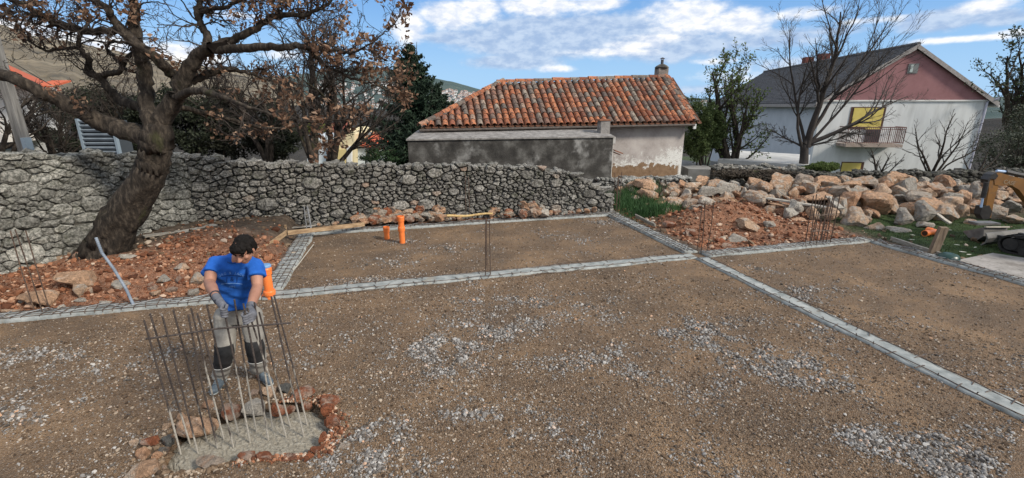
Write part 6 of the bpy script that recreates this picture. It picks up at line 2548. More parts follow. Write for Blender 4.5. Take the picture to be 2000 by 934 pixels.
def build_grass():
    rng = np.random.RandomState(81)
    gm_ = leaf_mat('lawn_blades', [(.018, .030, .010), (.040, .062, .018), (.085, .105, .038)], .15)
    # lawn at the right
    n = 60000
    x = rng.uniform(8, 17, n)
    y = rng.uniform(3, 13.2, n)
    zc = zones(x, y)
    k = (rng.rand(n) < zc[:, 1] * .9) & (y > .42 * x)
    x, y = x[k], y[k]
    z = terrain(x, y)
    h = rng.uniform(.015, .05, len(x))
    a = rng.uniform(0, 2 * PI, len(x))
    dx, dy = np.cos(a) * .006, np.sin(a) * .006
    lx, ly = rng.normal(0, .014, len(x)), rng.normal(0, .014, len(x))
    V = np.stack([np.stack([x - dx, y - dy, z], -1), np.stack([x + dx, y + dy, z], -1), np.stack([x + lx, y + ly, z + h], -1)], 1).reshape(-1, 3)
    F = np.arange(len(V)).reshape(-1, 3)
    o = mk('grass', V, F, gm_)
    tag(o, 'short green lawn grass between the boulders and the mesh covered beam', 'grass', kind='stuff')
    # tall strap leaves by the fallen wall end
    lm = leaf_mat('strap_leaves', [(.012, .032, .010), (.026, .070, .022), (.055, .12, .038)], .2)
    V, F = [], []
    m = 0
    spots = [(G(1215, 392, .2), .35), (G(1245, 398, .2), .4), (G(1270, 408, .15), .35), (G(1200, 385, .3), .3), (G(1240, 385, .2), .4), (G(1285, 415, .1), .25)]
    for c, sp in spots:
        for _ in range(620):
            px_, py_ = c.x + rng.normal(0, sp), c.y + rng.normal(0, sp * .8)
            z = TH(px_, py_)
            h = rng.uniform(.2, .42)
            a = rng.uniform(0, 2 * PI)
            w = .008
            ln = rng.uniform(.03, .16)
            for t0, t1 in ((0, .6), (.6, 1)):
                V += [(px_ - w + math.cos(a) * ln * t0 ** 2, py_ + math.sin(a) * ln * t0 ** 2, z + h * t0), (px_ + w + math.cos(a) * ln * t0 ** 2, py_ + math.sin(a) * ln * t0 ** 2, z + h * t0),
                      (px_ + w * (1 - t1) + math.cos(a) * ln * t1 ** 2, py_ + math.sin(a) * ln * t1 ** 2, z + h * t1 - .03 * t1), (px_ - w * (1 - t1) + math.cos(a) * ln * t1 ** 2, py_ + math.sin(a) * ln * t1 ** 2, z + h * t1 - .03 * t1)]
                F.append((m, m + 1, m + 2, m + 3))
                m += 4
    o = mk('tall_leaves', V, F, lm)
    tag(o, 'clump of tall green strap leaves beside the collapsed end of the dry stone wall', 'plants', kind='stuff')


build_grass()


from mathutils.bvhtree import BVHTree


# ------------------------------------------------------------------ hills
def build_hills():
    rng = np.random.RandomState(91)
    def hill(name, sky, R0, R1, mat, label, seed, zb=-14):
        cols = 260
        rows = 26
        xs = np.linspace(sky[0][0], sky[-1][0], cols)
        ys = np.interp(xs, [s[0] for s in sky], [s[1] for s in sky])
        V = []
        for i in range(cols):
            x, f, u = ray(xs[i], ys[i])
            az = math.atan2(x, f)
            el = math.atan2(u, math.hypot(x, f))
            top = CAM_H + R1 * math.tan(el)
            top += (fbm(np.array(i * .16 + seed), np.array(3.3), 4) - .5) * R1 * .009
            for j in range(rows):
                t = j / (rows - 1)
                if t < .86:
                    s = t / .86
                    R = R0 + (R1 - R0) * s
                    h = zb + (top - zb) * (s ** 1.25)
                    h += (fbm(np.array(i * .10 + seed), np.array(s * 4.0 + seed), 4) - .5) * (top - zb) * .22 * s * (1 - s) * 3
                else:
                    s = (t - .86) / .14
                    R = R1 + (R1 - R0) * .4 * s
                    h = top - (top - zb) * .5 * s
                V.append((R * math.sin(az), R * math.cos(az), h))
        F = []
        for i in range(cols - 1):
            for j in range(rows - 1):
                F.append((i * rows + j, (i + 1) * rows + j, (i + 1) * rows + j + 1, i * rows + j + 1))
        o = link(name, mesh_np(name, np.array(V), np.array(F), mat, smooth=True))
        tag(o, label, kind='structure')
        return o
    def hillmat(name, cols, patch, scale, k=.48):
        m, N = material(name)
        n1 = N.noise(N.pos, scale, 8, .68, .4)
        n2 = N.noise(N.pos, scale * 6, 8, .75)
        c = N.ramp(n1, [(.32, cols[0]), (.5, cols[1]), (.66, cols[2])])
        c = N.mix(N.maprange(n2, .48, .68, 0, .8), c, patch)
        N.put(N.b.inputs['Base Color'], c)
        N.b.inputs['Roughness'].default_value = 1.0
        N.put(N.b.inputs['Normal'], N.bump(N.math('ADD', n1, n2), .8, 8.0))
        return m
    brown = hillmat('dry_brown_hill', [(.075, .068, .055), (.18, .15, .105), (.30, .255, .18)], (.05, .052, .045), .007)
    wood = hillmat('haze_tinted_wooded_hill', [(.030, .052, .055), (.045, .075, .070), (.075, .105, .09)], (.11, .13, .125), .004)  # distance haze is put into the bluish colour
    darkw = hillmat('dark_woodland', [(.022, .022, .020), (.045, .042, .038), (.08, .075, .065)], (.10, .09, .08), .03)
    hill('brown_mountain', [(-900, -60), (-300, -20), (0, 48), (60, 68), (150, 84), (250, 104), (350, 122), (450, 138), (540, 152), (640, 190), (720, 215)], 190, 1500, brown,
         'dry brown mountain slope rising behind the oak at the left', 4)
    WOOD = hill('wooded_hill', [(300, 190), (420, 150), (520, 148), (600, 141), (660, 133), (722, 128), (775, 136), (846, 151), (900, 163), (948, 177), (1050, 192), (1200, 197), (1345, 190), (1400, 194), (1500, 199), (1930, 190), (2200, 180), (2900, 160)],
         420, 2600, wood, 'haze-tinted wooded ridge behind the houses', 9)
    hill('near_woodland', [(-700, 160), (0, 175), (200, 182), (400, 200), (600, 205), (760, 214), (900, 224), (1100, 232), (1300, 236), (1500, 230), (2000, 226), (2600, 220)], 70, 210, darkw,
         'dark bare woodland in the valley behind the walls', 15, zb=-18)
    # scattered houses of the far town
    V, F, M_ = [], [], []
    m = MB()
    dg = bpy.context.evaluated_depsgraph_get()
    dg.update()
    hb = BVHTree.FromPolygons([v.co for v in WOOD.data.vertices], [tuple(p.vertices) for p in WOOD.data.polygons])
    n = 0
    for t in range(380):
        px = rng.choice([rng.uniform(840, 960), rng.uniform(620, 800), rng.uniform(1340, 1400)], p=[.5, .4, .1])
        py = rng.uniform(0, 1)
        if px > 840 and px < 960:
            py = 172 + (px - 840) * .12 + py * 26
        elif px < 800:
            py = 160 + py * 52
        else:
            py = 200 + py * 24
        x_, f_, u_ = ray(px, py)
        hit = hb.ray_cast(Vector((0, 0, CAM_H)), Vector((x_, f_, u_)).normalized())
        if hit[0] is None:
            continue
        q = hit[0]
        w, h = rng.uniform(5, 11) * q.y / 1500, rng.uniform(5, 9) * q.y / 1500
        q = q + Vector((0, 0, h * .3))
        m.box((q.x, q.y, q.z - 6), (w, w, h + 12), rng.uniform(0, 1), 0)
        zt = q.z + h / 2
        a = .6 * w
        m.add([(q.x - a, q.y - a, zt), (q.x + a, q.y - a, zt), (q.x + a, q.y + a, zt), (q.x - a, q.y + a, zt), (q.x, q.y, zt + w * .3)], [(0, 1, 4), (1, 2, 4), (2, 3, 4), (3, 0, 4)], 1)
        n += 1
    o = m.build('town_houses', [gm('far_white_wall', [(.42, .43, .44), (.6, .6, .6)], .05, .9, 0, vary=0), gm('far_red_roof', [(.26, .18, .15), (.34, .25, .21)], .05, .9, 0, vary=0)])
    tag(o, 'pale specks of a far town spread over the wooded hillside', 'town', kind='stuff')


build_hills()
# ------------------------------------------------------------------ the worker
from mathutils.bvhtree import BVHTree


def ell_geo(c, r, M=None, n=16, m=10):
    V, F = [], []
    for i in range(m + 1):
        th = PI * i / m
        for k in range(n):
            a = 2 * PI * k / n
            p = Vector((r[0] * math.sin(th) * math.cos(a), r[1] * math.sin(th) * math.sin(a), r[2] * math.cos(th)))
            if M is not None:
                p = M @ p
            V.append(p + Vector(c))
    for i in range(m):
        for k in range(n):
            k2 = (k + 1) % n
            F.append((i * n + k, (i + 1) * n + k, (i + 1) * n + k2, i * n + k2))
    return V, F


class Fuse:
    """closed solids that are fused into one continuous skin"""

    def __init__(self):
        self.mb = MB()

    def cap(self, p0, r0, p1, r1, flat0=False, flat1=False):
        p0, p1 = Vector(p0), Vector(p1)
        d = (p1 - p0).normalized()
        pts, rad = [], []
        if not flat0:
            for a in (80, 60, 40, 20):
                pts.append(p0 - d * r0 * math.sin(math.radians(a)))
                rad.append(r0 * math.cos(math.radians(a)))
        pts += [p0, p1]
        rad += [r0, r1]
        if not flat1:
            for a in (20, 40, 60, 80):
                pts.append(p1 + d * r1 * math.sin(math.radians(a)))
                rad.append(r1 * math.cos(math.radians(a)))
        self.mb.tube(pts, rad, 14)
        return self

    def chain(self, pts, rs, **kw):
        for i in range(len(pts) - 1):
            self.cap(pts[i], rs[i], pts[i + 1], rs[i + 1], flat0=kw.get('flat0', False) and i == 0, flat1=kw.get('flat1', False) and i == len(pts) - 2)
        return self

    def ell(self, c, r, M=None):
        V, F = ell_geo(c, r, M)
        self.mb.add(V, F)
        return self

    def loft(self, secs, n=20):
        """secs: (centre, half width, half depth, yaw)"""
        V, F = [], []
        for c, rx, ry, yaw in secs:
            for k in range(n):
                a = 2 * PI * k / n
                # squarish oval
                ca, sa = math.cos(a), math.sin(a)
                x = rx * math.copysign(abs(ca) ** .82, ca)
                y = ry * math.copysign(abs(sa) ** .82, sa)
                V.append(Vector(c) + Vector((x * math.cos(yaw) - y * math.sin(yaw), x * math.sin(yaw) + y * math.cos(yaw), 0)))
        for i in range(len(secs) - 1):
            for k in range(n):
                k2 = (k + 1) % n
                F.append((i * n + k, i * n + k2, (i + 1) * n + k2, (i + 1) * n + k))
        F.append(list(range(n))[::-1])
        F.append(list(range((len(secs) - 1) * n, len(secs) * n)))
        self.mb.add(V, F)
        return self

    def build(self, name, voxel, mat, parent, smooth=4, wrinkle=None):
        me = mesh_np('tmp', self.mb.v, self.mb.f, mat)
        bm = bmesh.new()
        bm.from_mesh(me)
        bmesh.ops.remove_doubles(bm, verts=bm.verts, dist=1e-5)
        bmesh.ops.recalc_face_normals(bm, faces=bm.faces)
        bm.to_mesh(me)
        bm.free()
        o = bpy.data.objects.new('tmp', me)
        COL.objects.link(o)
        r = o.modifiers.new('r', 'REMESH')
        r.mode = 'VOXEL'
        r.voxel_size = voxel
        r.use_smooth_shade = True
        s = o.modifiers.new('s', 'SMOOTH')
        s.iterations = smooth
        s.factor = .5
        dg = bpy.context.evaluated_depsgraph_get()
        dg.update()
        me2 = bpy.data.meshes.new_from_object(o.evaluated_get(dg))
        bpy.data.objects.remove(o)
        n = len(me2.vertices)
        co = np.zeros(n * 3)
        me2.vertices.foreach_get('co', co)
        co = co.reshape(-1, 3)
        if wrinkle:
            nr = np.zeros(n * 3)
            me2.vertices.foreach_get('normal', nr)
            nr = nr.reshape(-1, 3)
            co = co + nr * wrinkle(co)[:, None]
        org = (co.min(0) + co.max(0)) / 2
        org[2] = co[:, 2].min()
        me2.vertices.foreach_set('co', (co - org).ravel())
        me2.name = name
        me2.materials.clear()
        me2.materials.append(mat)
        me2.polygons.foreach_set('use_smooth', np.ones(len(me2.polygons), dtype=bool))
        me2.update()
        return link(name, me2, parent, Vector(org))


def build_person():
    Y0 = 4.63
    J = lambda px, py, dy: AT(px, py, Y0 + dy)
    skin = gm('skin', [(.27, .135, .09), (.37, .19, .13)], 6, .6, .15, 60, .002, vary=0, spec=.35)
    blue = gm('blue_cotton', [(.010, .075, .33), (.018, .120, .47)], 9, .9, .4, 26, .006, vary=0, two=(3, .5, .75, (.010, .07, .30)))
    khaki = gm('khaki_cloth', [(.17, .162, .145), (.26, .248, .225)], 8, .95, .5, 30, .006, vary=0, two=(5, .52, .7, (.31, .30, .27)))
    black = gm('black_patch', [(.012, .013, .014), (.03, .03, .032)], 14, .9, .3, 60, .003, vary=0)
    glove = gm('grey_glove', [(.075, .08, .095), (.15, .155, .175)], 20, .85, .4, 80, .002, vary=0)
    gdark = gm('dark_glove_palm', [(.018, .02, .028), (.045, .05, .06)], 20, .8, .3, 80, .002, vary=0)
    hair = gm('black_hair', [(.004, .0035, .003), (.011, .009, .008)], 30, .75, .8, 110, .004, vary=0, stretch=(1, 1, .5), spec=.15)
    shoe = gm('blue_grey_shoe', [(.045, .065, .085), (.12, .15, .175)], 25, .8, .3, 70, .003, vary=0)
    sole = gm('pale_sole', [(.20, .22, .22), (.33, .35, .34)], 20, .8, .2, vary=0)

    hipL, hipR = J(441, 618, -.02), J(491, 616, .02)
    knL, knR = J(440, 683, -.14), J(499, 672, -.08)
    anL, anR = J(431, 738, -.03), J(506, 727, .06)
    pel = (hipL + hipR) / 2 + Vector((0, 0, .05))
    waist = J(462, 588, -.06)
    chest = J(458, 540, -.16)
    shL, shR = J(416, 505, -.22), J(499, 508, -.20)
    shc = (shL + shR) / 2
    neck0 = J(462, 508, -.22)
    neck1 = J(468, 497, -.32)
    head = J(477, 487, -.40)
    elL, elR = J(409, 553, -.38), J(503, 560, -.34)
    # hands at the tops of two rods
    r8, r10 = RODS[8][1], RODS[10][1]
    gL = RODS[8][0].lerp(r8, .985)
    gR = RODS[10][0].lerp(r10, .90)
    handL = gL + Vector((-.012, .045, .0))
    handR = gR + Vector((.012, .045, .0))
    wrL = AT(422, 580, handL.y + .10)
    wrR = AT(488, 604, handR.y + .10)
    print('person', 'handL', handL, 'handR', handR, 'wr', wrL, wrR, 'sh', shL, shR, 'el', elL, elR, 'hips', hipL, hipR)
    root = thing('person', (Vector((pel.x, Y0, 0))), 'man in a blue printed T-shirt, khaki work trousers and gloves bending over the upright bars', 'person')

    yaw = math.atan2(shR.y - shL.y, shR.x - shL.x)
    # body: head, neck, arms, trunk and legs as one skin
    Bd = Fuse()
    hd = Vector((-.10, -.66, -.46)).normalized()       # where the face points: down and forward
    up = (Vector((0, -.52, .85)) - hd * Vector((0, -.52, .85)).dot(hd)).normalized()
    sd = hd.cross(up).normalized()
    M = Matrix((sd, -hd, up)).transposed()
    H = lambda x, y, z: head + M @ Vector((x, -y, z))    # x side, y forward (face), z up
    def Hv(x, y, z):
        return head + (sd * x + hd * y + up * z) * 1.13
    Bd.ell(Hv(0, -.012, .02), (.084, .106, .101), M)
    Bd.ell(Hv(0, .035, -.035), (.067, .064, .080), M)
    Bd.ell(Hv(0, .060, -.082), (.038, .033, .029), M)          # chin
    Bd.cap(Hv(0, .088, .004), .011, Hv(0, .112, -.026), .0155)    # nose
    Bd.ell(Hv(-.012, .100, -.030), (.009, .009, .008), M).ell(Hv(.012, .100, -.030), (.009, .009, .008), M)
    Bd.cap(Hv(-.045, .072, .024), .013, Hv(.045, .072, .024), .013)   # brow
    Bd.cap(Hv(-.02, .085, -.056), .009, Hv(.02, .085, -.056), .009)   # lips
    for s in (-1, 1):
        Bd.ell(Hv(s * .042, .062, -.02), (.022, .022, .020), M)      # cheeks
        Bd.ell(Hv(s * .078, -.005, -.008), (.009, .017, .028), M)    # ears
    Bd.cap(neck0, .064, Hv(0, -.035, -.03), .056)
    Bd.cap(shL + Vector((.04, 0, -.07)), .045, shR + Vector((-.04, 0, -.07)), .045)
    Bd.loft([(pel, .155, .11, yaw), (waist, .145, .10, yaw), (chest, .165, .115, yaw), (shc + Vector((0, .02, -.06)), .14, .08, yaw)])
    for sh, el, wr in ((shL, elL, wrL), (shR, elR, wrR)):
        m1 = sh.lerp(el, .45)
        Bd.chain([sh + Vector((0, 0, -.065)) + (chest - sh) * .08, m1 + Vector((0, 0, -.01)), el, el.lerp(wr, .35), wr], [.046, .060, .050, .052, .033])
    for hp, kn, an in ((hipL, knL, anL), (hipR, knR, anR)):
        Bd.chain([hp, kn, kn.lerp(an, .4), an, an - Vector((0, 0, .05))], [.085, .055, .055, .038, .036])
    body = Bd.build('body', .0065, skin, root, 3)

    # hair
    Hr = Fuse()
    Hr.ell(Hv(0, -.020, .033), (.096, .109, .095), M)
    Hr.ell(Hv(0, -.046, -.005), (.086, .078, .090), M)
    Hr.ell(Hv(0, .038, .066), (.080, .066, .046), M)
    Hr.ell(Hv(.02, .070, .052), (.048, .026, .024), M).ell(Hv(-.032, .064, .054), (.042, .028, .024), M)
    for s in (-1, 1):
        Hr.ell(Hv(s * .072, .012, .022), (.016, .034, .040), M)
    rngh = np.random.RandomState(3)
    Hr.build('hair', .006, hair, root, 2, lambda c: .012 * (fbm(c[:, 0] * 70, c[:, 1] * 70 + c[:, 2] * 25, 3) - .5) * 2)
    # eyebrows and eyes
    for s in (-1, 1):
        MB().tube([Hv(s * .016, .090, .028), Hv(s * .034, .088, .034), Hv(s * .052, .076, .028)], [.004, .0055, .003], 6).build('eyebrow', hair, root, smooth=True)
        V, F = ell_geo(Hv(s * .030, .079, .008), (.012, .008, .006), M, 10, 6)
        mk('eye', V, F, gm('eye_dark', [(.02, .015, .012)], 5, .3, 0, vary=0), root, smooth=True)
    MB().tube([Hv(-.024, .091, -.056), Hv(0, .096, -.054), Hv(.024, .091, -.056)], [.002, .0035, .002], 6).build('mouth', gm('lip', [(.20, .08, .06)], 5, .5, 0, vary=0), root, smooth=True)

    # T-shirt
    S = Fuse()
    hem = J(462, 592, -.05)
    S.loft([(hem + Vector((0, 0, -.03)), .182, .135, yaw), (waist.lerp(chest, .15), .168, .128, yaw), (waist.lerp(chest, .6), .172, .130, yaw), (chest + Vector((0, 0, .02)), .188, .135, yaw),
            (chest.lerp(shc, .65) + Vector((0, .01, 0)), .196, .125, yaw), (shc + Vector((0, .01, .0)), .17, .09, yaw), (shc + Vector((0, .0, .045)), .10, .07, yaw)])
    for sh in (shL, shR):
        S.cap(neck0 + Vector((0, .015, .0)), .075, sh + Vector((0, .01, -.050)), .066)
    S.cap(shL + Vector((.03, 0, -.04)), .070, shR - Vector((.03, 0, .04)), .070)
    for sh, el, px, py, dy in ((shL, elL, 407, 529, -.30), (shR, elR, 505, 534, -.28)):
        e = sh.lerp(el, .66)
        S.cap(sh + Vector((0, 0, -.060)) + (chest - sh) * .04, .078, e, .088, flat1=True)
    fold = lambda c: .010 * (fbm(c[:, 0] * 9 + c[:, 2] * 5, c[:, 2] * 13 - c[:, 0] * 6, 3) - .5) * 2 + .006 * np.sin(c[:, 2] * 42 + c[:, 0] * 26 + 3 * fbm(c[:, 0] * 6, c[:, 2] * 6, 2))
    shirt = S.build('t_shirt', .0085, blue, root, 3, fold)
    # collar ring
    pts = []
    for k in range(17):
        a = 2 * PI * k / 16
        pts.append(neck0 + Vector((.078 * math.cos(a), .070 * math.sin(a) - .01, .022 + .028 * math.sin(a))))
    MB().tube(pts, .0065, 6).build('collar', gm('navy_band', [(.008, .05, .20)], 5, .9, 0, vary=0), shirt, smooth=True)

    # trousers
    T = Fuse()
    T.loft([((hipL + hipR) / 2 + Vector((0, .0, -.06)), .150, .118, yaw), (pel + Vector((0, .0, .0)), .168, .128, yaw), (hem + Vector((0, .01, -.01)), .158, .116, yaw)])
    for hp, kn, an in ((hipL, knL, anL), (hipR, knR, anR)):
        T.chain([hp, kn, kn.lerp(an, .5), an + Vector((0, 0, .035))], [.118, .098, .090, .085], flat1=True)
    tf = lambda c: .007 * (fbm(c[:, 0] * 12 + 3, c[:, 2] * 16, 3) - .5) * 2 + .005 * np.sin(c[:, 2] * 60 + c[:, 0] * 20) * (c[:, 2] < .35)
    trousers = T.build('trousers', .0095, khaki, root, 3, tf)
    # knee patches wrap the front of the shin and knee
    tb = BVHTree.FromPolygons([trousers.matrix_basis.translation * 0 + Vector(v.co) + WL[trousers.name] for v in trousers.data.vertices], [tuple(p.vertices) for p in trousers.data.polygons])
    for kn, an, hp in ((knL, anL, hipL), (knR, anR, hipR)):
        V, F = [], []
        nu, nv = 14, 12
        for j in range(nv + 1):
            t = j / nv
            c = kn.lerp(hp, .22).lerp(kn.lerp(an, .52), t)
            for i in range(nu + 1):
                a = math.radians(-165 + 150 * i / nu)     # facing -Y
                dr = Vector((math.cos(a), math.sin(a), 0))
                hit = tb.ray_cast(c, dr, .2)
                p = hit[0] if hit[0] is not None else c + dr * .098
                V.append(p + dr * .006)
        for j in range(nv):
            for i in range(nu):
                F.append((j * (nu + 1) + i, (j + 1) * (nu + 1) + i, (j + 1) * (nu + 1) + i + 1, j * (nu + 1) + i + 1))
        mk('knee_patch', V, F, black, trousers, smooth=True)
        # pale piping under the patch
        row = V[-(nu + 1):]
        MB().tube([p + Vector((0, -.002, -.004)) for p in row], .004, 5).build('piping', gm('pale_piping', [(.5, .5, .48)], 5, .8, 0, vary=0), trousers)
    # belt
    MB().tube([hem + Vector((.160 * math.cos(a), .118 * math.sin(a) + .01, -.035)) for a in np.linspace(0, 2 * PI, 25)], .010, 6).build('belt', black, trousers, smooth=True)

    # shoes
    for an, (tx, ty), s in ((anL, (417, 764), -1), (anR, (521, 741), 1)):
        toe = G(tx, ty, .045)
        heel = Vector((an.x, an.y + .03, .045))
        d = (toe - heel)
        d.z = 0
        d = d.normalized() * .25
        Sh = Fuse()
        ankle = Vector((an.x, an.y, .11))
        Sh.cap(heel, .045, heel + d * .55, .050).cap(heel + d * .5, .052, heel + d, .042)
        Sh.cap(heel + Vector((0, 0, .03)), .042, ankle, .046, flat1=True)
        Sh.cap(ankle, .045, heel + d * .6 + Vector((0, 0, .02)), .034)
        so = Sh.build('shoe', .006, shoe, root, 2)
        So = Fuse()
        So.cap(heel + Vector((0, 0, -.022)), .046, heel + d * 1.02 + Vector((0, 0, -.022)), .042)
        w = So.build('sole', .007, sole, so, 1)
        # flatten the sole
        n = len(w.data.vertices)
        co = np.zeros(n * 3)
        w.data.vertices.foreach_get('co', co)
        co = co.reshape(-1, 3)
        z = co[:, 2] + WL[w.name].z
        z = .004 + np.clip((z + .023) / .092, 0, 1) * .030
        co[:, 2] = z - WL[w.name].z
        w.data.vertices.foreach_set('co', co.ravel())
        w.data.update()
        # laces
        sc = heel + d * .62 + Vector((0, 0, .052))
        for k in range(3):
            c = heel + d * (.48 + .13 * k) + Vector((0, 0, .062 - .007 * k))
            p = Vector((-d.y, d.x, 0)).normalized()
            MB().tube([c - p * .02, c + Vector((0, 0, .004)), c + p * .02], .0028, 5).build('lace', sole, so)

    # gloves: palm, four fingers curled round the bar, thumb closing from the other side
    for s, hc, rod, wr, el in ((-1, handL, gL, wrL, elL), (1, handR, gR, wrR, elR)):
        Gv = Fuse()
        palm = hc + Vector((s * .022, .0, 0))
        Gv.cap(wr, .036, palm + Vector((0, .01, .015)), .034)
        Gv.ell(palm, (.022, .036, .046), Matrix.Rotation(s * -.3, 3, 'Z'))
        rr = .0225
        for k, (dz, ln) in enumerate(((.034, .92), (.012, 1.0), (-.011, .95), (-.033, .78))):
            c = Vector((rod.x, rod.y, rod.z + dz))
            pts = [palm + Vector((s * .004, -.012, dz))]
            for t in range(5):
                a = math.radians(10 - 58 * t * ln)      # start on the palm side, pass in front, curl back
                pts.append(c + Vector((s * rr * math.cos(a), rr * math.sin(a) - .002, -.003 * t)))
            Gv.chain(pts, [.0125, .0115, .011, .0105, .010, .009])
        tb_ = palm + Vector((-s * .004, .020, .030))
        Gv.chain([tb_, rod + Vector((-s * .022, .016, .050)), rod + Vector((-s * .026, -.010, .038))], [.014, .0125, .0105])
        g = Gv.build('glove', .0042, glove, root, 2)
        cuff = wr.lerp(el, .12)
        pts = []
        ax = (wr - el).normalized()
        e1 = ax.orthogonal().normalized()
        e2 = ax.cross(e1)
        C = Fuse()
        C.cap(wr.lerp(el, .17), .044, wr.lerp(palm, .35), .037, flat0=True)
        C.build('cuff', .005, gdark if s < 0 else glove, g, 2)

    # print on the chest
    sb = BVHTree.FromPolygons([Vector(v.co) + WL[shirt.name] for v in shirt.data.vertices], [tuple(p.vertices) for p in shirt.data.polygons])
    pale = gm('pale_print', [(.10, .25, .58), (.20, .36, .66)], 30, .8, 0, vary=0)
    dkp = gm('dark_print', [(.006, .03, .13)], 5, .9, 0, vary=0)
    def stick(name, verts2, faces, mat):
        """verts2: (px, py) in photo pixels round the chest; laid on the shirt"""
        V = []
        for (px, py) in verts2:
            x, f, u = ray(px, py)
            d = Vector((x, f, u)).normalized()
            hit = sb.ray_cast(Vector((0, 0, CAM_H)), d, 20)
            p = hit[0] if hit[0] is not None else AT(px, py, chest.y)
            V.append(p - d * .004)
        return mk(name, V, faces, mat, shirt)
    def word(txt, cx, cy, h, mat, arc=0.0, gap=1.0):
        cu = bpy.data.curves.new('t', 'FONT')
        n = len(txt)
        for i, ch in enumerate(txt):
            if ch == ' ':
                continue
            cu.body = ch
            cu.size = h * 1.35
            cu.align_x = 'CENTER'
            cu.resolution_u = 2
            o = bpy.data.objects.new('t', cu)
            COL.objects.link(o)
            me = bpy.data.meshes.new_from_object(o.evaluated_get(bpy.context.evaluated_depsgraph_get()))
            bpy.data.objects.remove(o)
            t = (i - (n - 1) / 2)
            ox = cx + t * h * .82 * gap
            oy = cy + arc * t * t
            an = math.atan(2 * arc * t / (h * .82 * gap)) if arc else 0
            vs = []
            for v in me.vertices:
                x, y = v.co.x, -v.co.y + h * .5
                vs.append((ox + x * math.cos(an) - y * math.sin(an), oy + x * math.sin(an) + y * math.cos(an)))
            fs = [tuple(p.vertices) for p in me.polygons]
            if vs:
                stick('lettering', vs, fs, mat)
            bpy.data.meshes.remove(me)
    word('ORG & JACK', 452, 533, 5.0, pale, arc=.28, gap=1.25)
    word('J&J', 453, 545, 9.0, dkp, gap=1.35)
    word('1990', 453, 560, 4.0, pale)
    for y0, a in ((538, .0), (553, .0)):
        vs, fs = [], []
        for i in range(13):
            x = 432 + 42 * i / 12
            yy = y0 + .004 * (x - 453) ** 2
            vs += [(x, yy), (x, yy + 1.1)]
        for i in range(12):
            fs.append((2 * i, 2 * i + 1, 2 * i + 3, 2 * i + 2))
        stick('print_line', vs, fs, dkp if y0 == 538 else pale)


build_person()
